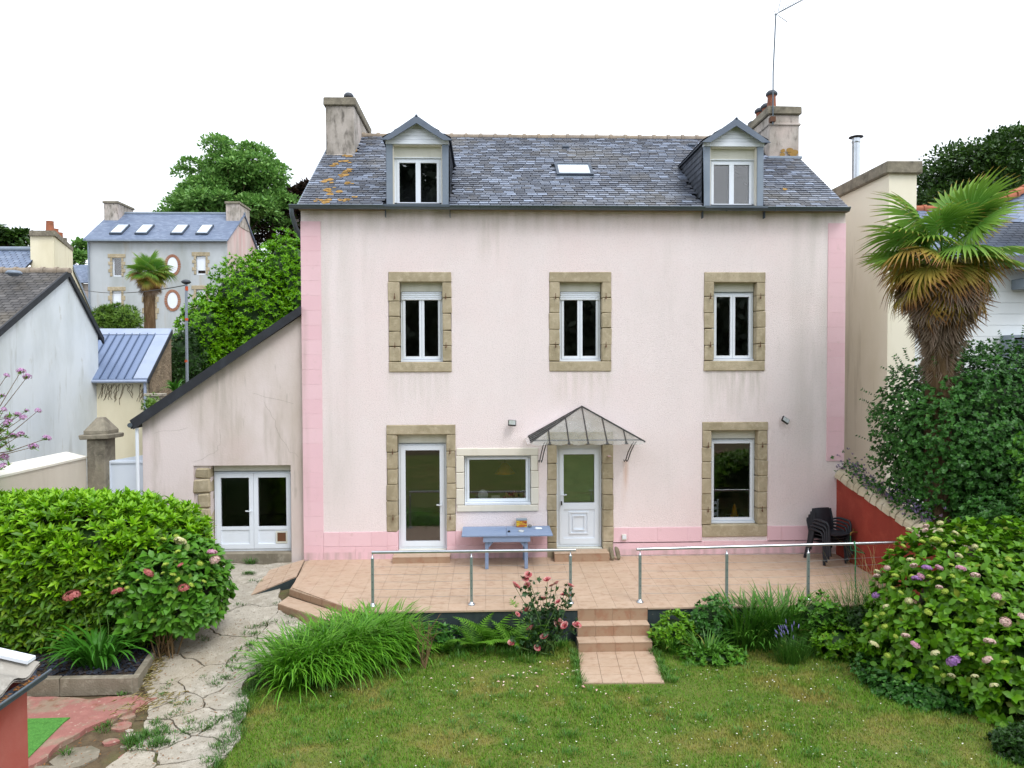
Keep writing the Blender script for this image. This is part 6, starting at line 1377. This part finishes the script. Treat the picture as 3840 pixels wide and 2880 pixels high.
# ---- right hydrangea and shrubs
hr = thing('large_hydrangea','large hydrangea with cream and purple flower heads at the lower right','hydrangea',(6.9,-4.9,-.56))
H3 = Hull((7.4,-4.7,.3),(1.6,1.1,1.35),2.3,.1,5); H3b = Hull((7.75,-5.65,-.1),(1.45,.85,1.0),2.2,.12,15)
bush(hr,H3,1800,6,.115,.075,'leaf_hydrangea_light',.6,1.4,.75,T6V,T6F,core=.62,corem='leaf_dark',zlow=-.92)
Pq,Nq = H3.sample(300,1.0,1.06,-.6,.25); leaf_parts(hr,300,Pq,unit(Nq*.5+rvec(300)*.7+UP*.1),unit(Nq+UP*.8),.135,.088,'leaf_hydrangea_light')
bush(hr,H3b,1000,6,.115,.075,'leaf_hydrangea_light',.6,1.4,.75,T6V,T6F,core=.6,corem='leaf_dark',zlow=-.8,name='lower_foliage')
cq = lambda x,y: ((3000+x*.5907)/KV,(1900+.5907*y)/KV)
for x,y,R,kd in ((890,103,.05,'cream'),(800,125,.05,'blush'),(690,146,.045,'cream'),(797,152,.055,'blush'),(890,148,.045,'cream'),(985,168,.05,'cream'),(1040,162,.04,'lime'),(642,205,.04,'lime'),(775,222,.05,'lime'),(860,215,.09,'lime'),(655,250,.045,'lime'),(915,243,.045,'lime'),(968,228,.04,'lime'),(1110,252,.045,'cream'),(1140,276,.045,'lime'),(580,280,.04,'lime'),(1013,312,.05,'cream'),(700,337,.055,'cream'),(553,388,.05,'blush'),(722,375,.055,'blush'),(805,390,.075,'purple'),(882,388,.06,'pink'),(1020,393,.075,'pink'),(960,370,.04,'lime'),(490,412,.05,'cream'),(488,440,.055,'blush'),(605,440,.06,'lime'),(710,442,.045,'lime'),(768,440,.06,'pink'),(740,460,.075,'purple'),(822,445,.045,'lime'),(883,455,.045,'lime'),(970,440,.04,'lime'),(1112,437,.065,'blush'),(1040,477,.045,'lime'),(1325,333,.05,'lime'),(1270,375,.04,'lime'),(883,512,.05,'blush'),(920,537,.05,'lime'),(588,515,.04,'lime'),(640,545,.045,'lime'),(482,562,.065,'purple'),(690,597,.055,'cream'),(545,633,.05,'cream'),(522,680,.045,'lime'),(483,700,.04,'lime'),(423,745,.04,'lime'),(537,760,.05,'lime'),(815,670,.06,'lime'),(1250,570,.06,'blush'),(1050,595,.035,'lime'),(1305,732,.075,'blush'),(1145,725,.05,'lime'),(1412,697,.06,'blush'),(670,820,.06,'blush'),(608,823,.04,'lime'),(470,875,.075,'cream'),(732,880,.075,'pink'),(1203,857,.075,'blush'),(858,930,.065,'cream'),(557,943,.05,'lime'),(977,980,.1,'purple'),(1190,972,.07,'blush'),(1085,938,.045,'lime'),(1300,988,.05,'lime'),(862,1025,.045,'lime'),(962,1075,.055,'cream'),(1110,1078,.05,'cream'),(1232,1137,.06,'cream'),(795,1230,.04,'lime'),(947,1275,.055,'cream'),(892,1312,.045,'cream'),(910,1070,.04,'lime')):
    flower(hr,min((H3.hit(*cq(x,y),1.1),H3b.hit(*cq(x,y),1.1)),key=lambda v: np.linalg.norm(v-CAMP)),R*.85,kd)
stems(hr,(7.0,-5.1,-.56),[(rnd.uniform(6.2,8),rnd.uniform(-5.9,-5.2),rnd.uniform(-.1,.5)) for _ in range(20)],.014)
ds_ = thing('dark_shrub','dark small leaved shrub below the large hydrangea at the lower right corner','shrub',(6.6,-6.4,-.56))
bush(ds_,Hull((7.5,-6.75,-.72),(1.4,.6,.55),2.6,.1,6),5200,7,.055,.032,'leaf_dark',.4,1.4,.6,core=.6,inner=900)
gc = thing('ground_ivy','dark ivy spilling onto the lawn under the large hydrangea','ivy',(6.1,-5.0,-.56))
bush(gc,Hull((6.25,-4.9,-.5),(.75,.9,.28),2.2,.15,7),1000,6,.06,.045,'leaf_ivy',.6,1.4,.8,core=.5)
iv = thing('ivy_thicket','big dark green small leaved thicket overhanging the red wall','thicket',(8.9,-2.3,0))
H5 = Hull((9.35,-1.95,2.6),(1.95,1.35,1.85),2.5,.1,8,4)
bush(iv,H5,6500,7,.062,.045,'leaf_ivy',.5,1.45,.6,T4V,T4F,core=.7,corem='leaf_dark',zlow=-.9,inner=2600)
P,N = H5.sample(160,1.0,1.02,-.5,-.1); sp = []
for i in range(160): L_ = rnd.uniform(.12,.35); d = unit(N[i]+UP*.6+rng.normal(0,.3,3)); sp += [(P[i]+d*L_*u,d) for u in np.linspace(.1,1,7)]
foliage(iv,'long_shoots',rosette(np.array([a for a,_ in sp]),np.array([b for _,b in sp]),3,.05,.04,.6,1.4),'leaf_ivy')
iv2 = thing('leafy_climber','mid green climber between the thicket and the large hydrangea','climber',(8.5,-3.6,0))
bush(iv2,Hull((8.75,-3.5,.95),(1.25,.75,1.1),2.3,.12,9),1500,6,.07,.04,'leaf_ivy',.5,1.4,.7,core=.78,corem='leaf_dark')
lt = thing('light_shrub','light green round leaved shoots at the right edge of the picture','shrub',(8.9,-4.2,0))
bush(lt,Hull((9.05,-4.1,1.9),(.75,.5,1.3),2.,.2,10),420,5,.075,.06,'leaf_hydrangea',.5,1.4,.7,core=.6,corem='leaf_dark')
# plants along the red wall's coping
mk('valerian','#7a6a86',.85,rand=[('#8f86b5','island',.3,1,.8),('#7d5a58','island',.6,1,.8)],trans=.2)
wp = thing('wall_top_plants','straggly violet and green plants growing along the red wall coping','plants',(7.6,-1.2,1.6)); P = np.array([(7.62+rnd.gauss(0,.12),-y_,topz(-y_)+.16+abs(rnd.gauss(0,.14))) for y_ in [rnd.uniform(.0,3.0) for _ in range(520)]])
foliage(wp,'foliage',rosette(P[:260]-np.array([0,0,.05]),unit(rvec(260)+UP),5,.06,.035,.4,1.4),'leaf_ivy'); foliage(wp,'flower_sprays',rosette(P[260:],unit(rvec(260)*.6+UP),6,.05,.016,.2,1.2,T2V,T2F),'valerian')
# ---- palms
def fan(n, R, droop, dead, seed, pet, mat):
    q = random.Random(seed); V,F,tp = [],[],[]; sp = math.radians(145 if not dead else 50)
    for i in range(n):
        a = -sp+2*sp*i/(n-1)+q.uniform(-.02,.02); L_ = R*(.78+.22*math.cos(a*.6))*q.uniform(.9,1.05); seg = 5; da = 2*sp/(n-1); k = len(V)
        for j in range(seg+1):
            t = .04+.96*j/seg; r = L_*t; wd = min(r*da*.98, .62*L_*da)*(1 if t < .6 else max(.06,(1-t)/.4)); dz = -droop*R*t**2.2-(.18*R*max(0,t-.7) if not dead else .1*R*t)
            c,s = math.cos(a),math.sin(a); z = .05*R*abs(math.sin(a))*t+dz
            V += [(pet+r*c-wd*.5*s,r*s+wd*.5*c,z+wd*.18),(pet+r*c+wd*.5*s,r*s-wd*.5*c,z+wd*.18),(pet+r*c,r*s,z-wd*.2)]; tp += [t]*3
        for j in range(seg): b = k+3*j; F += [(b,b+2,b+5,b+3),(b+2,b+1,b+4,b+5)]
    k = len(V); 
    for x in (0,pet*.5,pet): 
        for y,z in ((-.018,0),(.018,0),(0,-.02)): V.append((x,y,z)); tp.append(0)
    for j in range(2):
        b = k+3*j
        for m_ in range(3): F.append((b+m_,b+(m_+1)%3,b+3+(m_+1)%3,b+3+m_))
    return npmesh('frond',V,F,mat,tip=tp)
mk('palm_green','#6a9a3c',.45,trans=.25,attr=[('#9ab84a',.35,.9,.6),('#a88a48',.84,.96,.9)],rand=[('#4f8232','object',.2,1,.7)]); mk('palm_yellow','#7c983a',.5,trans=.25,attr=[('#bfa04a',.3,.8,.85),('#8a5c34',.7,.92,.95)],rand=[('#9a8a40','object',.3,1,.6),('#6b4c30','object',.7,1,.8)])
mk('palm_dead','#6f5844',.9,attr=[('#a39382',.45,1,.85)],rand=[('#57422f','object',.2,1,.7)],trans=.1); mk('palm_fibre','#5a4630',.95,layers=[('#8a7458',9,(1,1,.15),.45,.7,.7)],bump=(40,1,.03,(1,1,.15)))
FG = [fan(34,.66,d,False,i,.62,'palm_green') for i,d in enumerate((.12,.3,.5))]; FY = [fan(36,.6,d,False,10+i,.55,'palm_yellow') for i,d in enumerate((.4,.7))]; FD = [fan(20,.62,.12,True,20+i,.35,'palm_dead') for i in range(3)]
def palm(lb, c, base, s, ng, ny, nd, rt, skirt):
    p = thing('fan_palm',lb,'palm',base); b = Vector(base); c = Vector(c)
    MB().tube([b,b.lerp(c,.5),c-Vector((0,0,.15*s))],[rt*.9,rt,rt*.85],12).build('trunk','palm_fibre',p)
    def put(me, az, el, sc, roll=0, off=0.):
        d = Vector((math.cos(el)*math.cos(az),math.cos(el)*math.sin(az),math.sin(el))); y = Vector((-math.sin(az),math.cos(az),0)); z = d.cross(y); y = (Quaternion(d,roll)@y); z = d.cross(y)
        o = link('frond',me,p); o.matrix_local = Matrix.Translation(c+Vector((0,0,off))-org(p)) @ Matrix((d,y,z)).transposed().to_4x4() @ Matrix.Scale(sc*s,4)
    r = random.Random(int(c.x*10)+5)
    for i in range(ng): put(FG[r.randrange(3)],i*2.399+r.uniform(-.4,.4),math.radians(58-82*(i/ng)**1.1+r.uniform(-12,12)),r.uniform(.8,1.15),r.uniform(-.7,.7))
    for i in range(ny): put((FY+FG[1:])[r.choice((0,0,0,1,1,2) if i < ny*.6 else (0,1,0,1,0,1))],i*2.399+1.1+r.uniform(-.4,.4),math.radians(2-66*(i/ny)+r.uniform(-10,10)),r.uniform(.75,1.05),r.uniform(-.6,.6),-.06*s-.12*s*i/ny)
    for i in range(nd):
        f = i/nd; put(FD[r.randrange(3)],i*2.399+r.uniform(-.4,.4),math.radians(-34-48*min(1,f*1.7)+r.uniform(-8,8)),(1.0-.3*min(1,f*1.3))*r.uniform(.85,1.1),r.uniform(-.5,.5),-.12*s-skirt*f)
    m = MB()
    for i in range(26): a = r.uniform(0,6.3); m.tube([tuple(c+Vector((0,0,-.1*s))),tuple(c+Vector((.25*s*math.cos(a),.25*s*math.sin(a),r.uniform(-.15,.1)*s))),tuple(c+Vector((.42*s*math.cos(a),.42*s*math.sin(a),r.uniform(-.4,-.1)*s)))],[.02*s,.012*s,.004*s],4)
    tag(m.build('fruit_stalks','blade_dry',p),kind='stuff')
    return p
palm('tall fan palm with a thick skirt of dead fronds at the right',(8.1,-2.45,6.1),(8.12,-2.4,.0),1.14,20,40,130,.25,1.65)
pc_ = PY(322,588,24); palm('fan palm in front of the grey house on the hill',tuple(pc_),(pc_[0],24,2.0),1.0,22,16,40,.3,1.9)
# ---- background shrubs
def pbush(px,py,Y,rx,rz,lb,mat,n,L,W,k=6,ry=None,name='shrub',catg='shrub',p=2.2,amp=.12,seed=0,zb=None,upb=.7,tv=(T4V,T4F)):
    c = PY(px,py,Y); b = thing(name,lb,catg,(c[0],Y,zb if zb is not None else c[2]-rz)); bush(b,Hull(c,(rx,ry or rx*.8,rz),p,amp,seed,4),n,k,L,W,mat,.4,1.35,upb,*tv,core=.78,corem='leaf_dark'); return b
pbush(455,745,12,1.25,2.0,'bright green laurel shrub behind the street lamp','leaf_laurel',900,.15,.06,7,seed=51,name='laurel_shrub')
pbush(545,690,12.6,1.6,2.5,'tall bright green laurel behind the lean-to roof','leaf_laurel',1300,.15,.06,7,seed=52,name='laurel_shrub')
pbush(630,640,13.2,1.7,2.4,'bright green laurel next to the corner of the pink house','leaf_laurel',1200,.15,.06,7,seed=53,name='laurel_shrub')
pbush(398,790,10.4,.75,1.25,'low dark laurel beside the rock bank','leaf_dark',400,.13,.05,7,seed=54,name='laurel_shrub')
pbush(258,690,21,1.0,.75,'pale bamboo like shrub left of the far palm','leaf_bamboo',420,.2,.04,6,seed=55)
pbush(225,688,20.5,.5,.5,'small yellowish shrub above the blue metal roof','leaf_bamboo',160,.2,.04,6,seed=56)
cy_ = thing('cordyline_plant','small spiky strap leaved plant above the lean-to roof','plant',tuple(PY(378,840,7))); q_ = PY(378,845,7)
foliage(cy_,'leaf_blades',clump_blades((q_[0],q_[1],q_[2]),.05,.05,44,.5,.05,.9,1.2),'blade_agapanthus')
hf = thing('flowering_creeper','trailing creeper with tiny pale flowers on the bank by the concrete post','creeper',tuple(PY(325,875,5.6))); bush(hf,Hull(PY(327,875,5.7),(.22,.2,.3),2,.2,57),90,5,.06,.03,'leaf_bamboo',core=.6)
# ---- trees
def tree(name, lb, c, r, base, ncl, nl, L, W, mat, seed, cr=.34, flat=.7, tr=.35, limbs=9):
    t = thing(name,lb,'tree',base); q = np.random.default_rng(seed); c = np.array(c,float); r = np.array(r,float); b = np.array(base,float)
    MB().tube([b,b*.5+c*.5+np.array([.2,0,0]),c],[tr,tr*.75,tr*.3],8).build('trunk','bark',t); d = unit(q.normal(size=(ncl,3))); d[:,2] = np.abs(d[:,2])*1.0-.45*(q.random(ncl)); d = unit(d)
    cc_ = c+d*r*q.uniform(.45,.9,(ncl,1)); m = MB()
    for i in range(limbs): e = cc_[i*ncl//limbs]; s0 = b*.35+c*.65; m.tube([s0,s0*.5+e*.5+np.array([0,0,.3]),e],[tr*.4,tr*.25,tr*.1],5)
    tag(m.build('limbs','bark',t),kind='stuff'); parts = []; per = nl//ncl
    for i in range(ncl):
        k = q.uniform(.75,1.25)*cr*r.mean(); dd = unit(q.normal(size=(per,3))); dd[:,2] = np.where(dd[:,2] < -.3,-dd[:,2],dd[:,2]); P = cc_[i]+dd*np.array([k,k,k*flat])*q.uniform(.55,1.05,(per,1)); parts.append(leaves(P,unit(dd+q.normal(0,.5,(per,3))+np.array([0,0,-.1])),unit(dd+UP*.8),L*q.uniform(.7,1.3,per),W*q.uniform(.7,1.3,per),T2V,T2F))
    foliage(t,'crown',cat(parts),mat); return t
tree('broadleaf_tree','large rounded green tree behind the grey house',(-26.5,60,20.3),(7.2,5,7.6),(-26,60,6),150,44000,.40,.24,'leaf_tree',3,.2)
tree('copper_tree','dark brownish tree beside the left chimney',(-20.0,63,16.5),(4.6,3,8.5),(-20,63,7),40,14000,.55,.3,'leaf_brown_tree',4,.34)
tree('dark_conifer','dark spreading conifer behind the palm at the right',(33.5,30,13.6),(7.0,5,5.6),(34,30,0),90,50000,.28,.16,'leaf_cypress',5,.27)
tree('distant_tree','small green tree at the far left edge',tuple(PY(0,545,55)),(3.2,2,2.6),(PY(0,545,55)[0],55,6),16,3500,.5,.3,'leaf_cypress',6,.4)
tree('distant_tree','small loose tree between the cream chimney and the grey house',tuple(PY(172,560,57)),(1.7,1.5,2.2),(PY(172,560,57)[0],57,7),12,2200,.45,.28,'leaf_tree',7,.4)
# garden trees behind the viewpoint (their dark mass shows in the window panes)
for i,(x,y,z,lb) in enumerate(((-17,-42,11,'first garden tree behind the viewpoint, mirrored in the panes'),(-6,-47,12,'second garden tree behind the viewpoint, mirrored in the panes'),(6,-44,7.5,'third garden tree behind the viewpoint, mirrored in the panes'),(17,-46,6.5,'fourth garden tree behind the viewpoint, mirrored in the panes'))):
    tree('garden_tree',lb,(x,y,z),(7.5,4,z+.5),(x,y,-.6),34,5200,1.3,.8,'leaf_far',20+i,.4)
gh = thing('unseen_hedge','unseen tall hedge added behind the viewpoint to darken the mirrored horizon','hedge',(0,-39,-.6)); hh_ = Hull((0,-39,3.5),(34,2,6.0),6,.04,88,9)  # unseen hedge added to hide the bright horizon gap in the pane reflections
Pg = np.stack([rng.uniform(-34,34,9000),-37.2+rng.normal(0,.5,9000),rng.uniform(-.6,9.5,9000)],-1); foliage(gh,'foliage',rosette(Pg,unit(rvec(9000)+np.array([0,.6,.5])),3,.75,.45,.5,1.4,T2V,T2F),'leaf_far'); foliage(gh,'inner_foliage',hh_.core(.9),'leaf_dark')
# ---- rhododendron at the left edge
rh = thing('rhododendron','sparse rhododendron with pink flower trusses at the left edge','rhododendron',(-8.0,-3.0,-.5)); mk('rhodo_pink','#c79ac4',.8,rand=[('#d8b8d6','island',.3,1,.8),('#b57ab0','island',.6,1,.8)],trans=.2)
RHM = npmesh('flower_head',*mophead(1,60,77,.8),'rhodo_pink'); tops = []; cl = lambda x,y: (x*.3616/KV,(1300+.3616*y)/KV)
for x,y,R in ((70,300,.06),(215,260,.08),(280,315,.07),(20,510,.05),(40,655,.06),(90,735,.09),(180,705,.07),(245,735,.07),(85,790,.09),(275,665,.04),(395,665,.06),(215,915,.08),(485,950,.085),(345,1040,.08),(40,1150,.09),(30,1240,.09),(130,920,.06)):
    p = PY(*cl(x,y),-2.9+rnd.uniform(-.25,.25)); tops.append(p); R *= .85; o = link('flower_head',RHM,rh,p,(.6,0,rnd.uniform(0,6)),(R,R*rnd.uniform(.7,1),R*rnd.uniform(.7,1.1)))
m = MB(); hub = [np.array((-8.9,-2.9,1.2)),np.array((-8.7,-3.0,1.9)),np.array((-8.75,-2.9,2.6))]
for h_ in hub: m.tube([(-9.3,-2.9,-.5),tuple(h_*.6+np.array((-9.3,-2.9,.6))*.4),tuple(h_)],[.04,.025,.014],6)
Pl = []
for t in tops:
    h_ = min(hub,key=lambda v: np.linalg.norm(v-t)); md = h_*.5+t*.5+np.array([rnd.gauss(0,.06),rnd.gauss(0,.08),-.06]); m.tube([tuple(h_),tuple(md),tuple(t)],[.012,.008,.004],5)
    for k in range(5): e = md+np.array([rnd.gauss(.05,.15),rnd.gauss(0,.12),rnd.gauss(.05,.12)]); m.tube([tuple(md),tuple(e)],[.005,.002],4); Pl.append(e)
    Pl.append(t-np.array([.0,0,.03]))
tag(m.build('branches','stem_brown',rh),kind='stuff'); Pl = np.array(Pl); foliage(rh,'foliage',rosette(Pl,unit(rvec(len(Pl))*.5+UP),7,.085,.03,.5,1.5),'leaf_hydrangea_light')
# ================================================================== lawn grass, daisies, weeds, litter
def in_lawn(x, y):
    ok = np.zeros(len(x),bool)
    for i in range(len(x)): ok[i] = tri_inside(lawn_poly,x[i],y[i])
    return ok
n = 190000; gx_,gy_ = rng.uniform(-3.6,7.3,n),rng.uniform(-8.2,-3.1,n)
left = np.interp(gy_,[-8.2,-7.0,-5.75,-4.9,-4.2,-3.4,-3.0],[-3.3,-3.2,-3.22,-3.45,-3.4,-2.95,-2.4])+rng.normal(0,.05,n)
slab_ = (gx_ > 1.36) & (gx_ < 2.68) & (gy_ > -4.70)
ok = (gx_ > left) & ~slab_; gx_,gy_ = gx_[ok],gy_[ok]; n = len(gx_)
patch = .5+.5*np.sin(gx_*1.7+np.sin(gy_*1.3)*1.5)*np.sin(gy_*2.1+np.cos(gx_*.9)); edge = np.clip((gy_+3.9)/.7,0,1)
h = rng.uniform(.02,.05,n)*(.6+.7*patch)+edge*rng.uniform(0,.06,n); az = rng.uniform(0,6.283,n); w_ = rng.uniform(.0035,.0075,n); ln = rng.uniform(.1,.9,n)
B = np.stack([gx_,gy_,np.full(n,LZ-.006)],-1); d = np.stack([np.cos(az),np.sin(az),0*az],-1); s_ = np.stack([-np.sin(az),np.cos(az),0*az],-1)
V = np.stack([B-s_*w_[:,None],B+s_*w_[:,None],B+d*(h*ln)[:,None]+UP*h[:,None]],1).reshape(-1,3)
tag(link('grass',npmesh('grass',V,np.arange(3*n).reshape(-1,3),'grass_blade')),'short patchy green and straw coloured lawn grass','grass',kind='stuff')
# tufts of coarser clover green
parts = []
for i in range(240):
    x,y = rnd.uniform(-2.9,6.2),rnd.uniform(-7.2,-3.6)
    if 1.2 < x < 2.8 and y > -4.8: continue
    if x < np.interp(y,[-7,-5.75,-4.9,-4.2,-3.4],[-3.1,-3.1,-3.2,-2.8,-2.4]): continue
    parts.append(clump_blades((x,y,LZ-.004),.09,.09,34,.075,.007,.7,.6))
for i in range(120):
    t = rnd.random(); x = rnd.uniform(-2.0,6.0); y = -3.25-abs(rnd.gauss(0,.22))
    if 1.3 < x < 2.75: continue
    parts.append(clump_blades((x,y,LZ+.01),.1,.1,30,.14,.009,.6,.8))
for i in range(70): parts.append(clump_blades((rnd.choice((1.36+rnd.gauss(0,.04),2.66+rnd.gauss(0,.05))),rnd.uniform(-4.7,-3.5),LZ+.01),.05,.06,20,.08,.006,.6,.7))
tag(link('grass_tufts',npmesh('grass_tufts',*cat(parts),'blade_iris')),'coarser green tufts and weeds dotted over the lawn','grass',kind='stuff')
mk('daisy_white','#e8e6dc',.8,rand=[('#d9d2a8','island',.7,1,.7)]); dm = MB()
for i in range(430):
    x,y = rnd.gauss(2.2,2.2),rnd.uniform(-7.2,-4.2)
    if not -2.6 < x < 6 or (1.2 < x < 2.8 and y > -4.8): continue
    r = rnd.uniform(.006,.0125); z = LZ+rnd.uniform(.035,.05); tx,ty = rnd.uniform(-.4,.4),rnd.uniform(-.6,.1); dm.add([(x,y,z+.004)]+[(x+r*math.cos(k*1.0472),y+r*math.sin(k*1.0472),z+r*(tx*math.cos(k*1.0472)+ty*math.sin(k*1.0472))) for k in range(6)],[(0,k+1,(k+1)%6+1) for k in range(6)])
tag(dm.build('daisies','daisy_white'),'tiny white daisies scattered through the lawn','flowers',kind='stuff')
mk('petal','#dfc9bd',.8,rand=[('#d08a86','island',.4,1,.8),('#efe6da','island',.6,1,.8)]); pm = MB()
for i in range(60):
    x,y = rnd.gauss(1.0,.75),rnd.gauss(-4.3,.45)
    if y > -3.75 or (1.36 < x < 2.66 and y > -4.7): continue
    r = rnd.uniform(.014,.032); a = rnd.uniform(0,6.3); z = LZ+.03; c_,s__ = math.cos(a),math.sin(a); pm.add([(x-r*c_,y-r*s__,z),(x+r*.6*s__,y-r*.6*c_,z+.012),(x+r*c_,y+r*s__,z+.004),(x-r*.6*s__,y+r*.6*c_,z+.014)],[(0,1,2,3)])
tag(pm.build('fallen_petals','petal'),'fallen rose petals on the grass below the rose bush','petals',kind='stuff')
# weeds in the path joints
parts = []; c6 = lambda x,y: (x*.5425/KV,(2100+.5425*y)/KV)
for x,y,k in ((1730,98,2),(1700,100,2),(1760,100,2),(1750,158,2),(1480,375,2),(1660,325,2),(1920,322,1),(1460,450,2),(1980,400,2),(1880,440,2),(1820,465,2),(1760,480,3),(1745,520,3),(1720,590,3),(1700,620,3),(1650,690,3),(1620,750,2),(1600,780,2),(1540,820,3),(1490,860,3),(1420,830,2),(1300,1000,3),(1210,1080,3),(1090,960,2),(1050,1150,4),(1100,1190,4),(960,1250,5),(1000,1240,5),(940,1290,5),(1080,1290,5),(1160,1270,4),(1340,1120,3),(1480,1110,3),(1400,1200,3),(1310,1190,3),(1180,1200,3),(950,840,2),(820,920,2),(1140,890,2),(1500,1300,3),(1560,1290,3),(720,1150,2),(640,1200,2),(460,1340,2),(2000,450,2),(1440,560,2),(1560,1100,2),(1440,1160,3),(400,945,2)):
    p = G(*c6(x,y)); 
    for q in range(k): parts.append(clump_blades((p[0]+rnd.gauss(0,.06),p[1]+rnd.gauss(0,.05),p[2]+.005),.06,.05,26,.07 if k < 5 else .11,.008,.8,.7))
p = G(565,1200); parts.append(clump_blades((p[0],-.06,0),.1,.04,80,.16,.012,.6,.9))
for i in range(130):
    y = rnd.uniform(-7.4,-3.2); x = float(np.interp(y,[-7.4,-5.75,-4.9,-4.2,-3.2],[-3.22,-3.2,-3.45,-3.4,-3.0]))+rnd.gauss(-.02,.06); parts.append(clump_blades((x,y,float(gz(x,y))+.0),.06,.06,22,.08,.007,.7,.7))
tag(link('path_weeds',npmesh('path_weeds',*cat(parts),'blade_dark')),'green weeds growing in the joints of the concrete path','weeds',kind='stuff')
# dry leaves and straw by the kerb
m = []; 
for i in range(260):
    if i < 150: x,y = -4.98+rnd.gauss(0,.07)+.0,rnd.uniform(-4.75,-3.6); x -= (y+4.75)*.2
    else: x,y = -4.75+rnd.gauss(0,.22),-5.05+rnd.gauss(0,.22)
    m.append((x,y,float(gz(x,y))+.022+rnd.uniform(0,.03)))
P = np.array(m); k = len(P); a = rng.normal(1.2,.6,k); D = np.stack([np.cos(a),np.sin(a),rng.normal(0,.12,k)],-1)
tag(link('dry_litter',npmesh('dry_litter',*leaves(P,D,np.tile(UP,(k,1))+rng.normal(0,.2,(k,3)),rng.uniform(.08,.26,k),rng.uniform(.006,.022,k)),'blade_dry')),'dry straw and strap leaves lying beside the kerb','litter',kind='stuff')
k = 420; P = np.stack([rng.uniform(-5.2,-3.6,k),rng.uniform(-6.6,-2.6,k),np.zeros(k)],-1); P[:,2] = gz(P[:,0],P[:,1])+.03
tag(link('path_litter',npmesh('path_litter',*leaves(P,rvec(k)*np.array([1,1,.1]),np.tile(UP,(k,1)),rng.uniform(.015,.05,k),rng.uniform(.008,.02,k),T2V,T2F),'dead_leaf')),'small brown leaf litter on the concrete path','litter',kind='stuff')
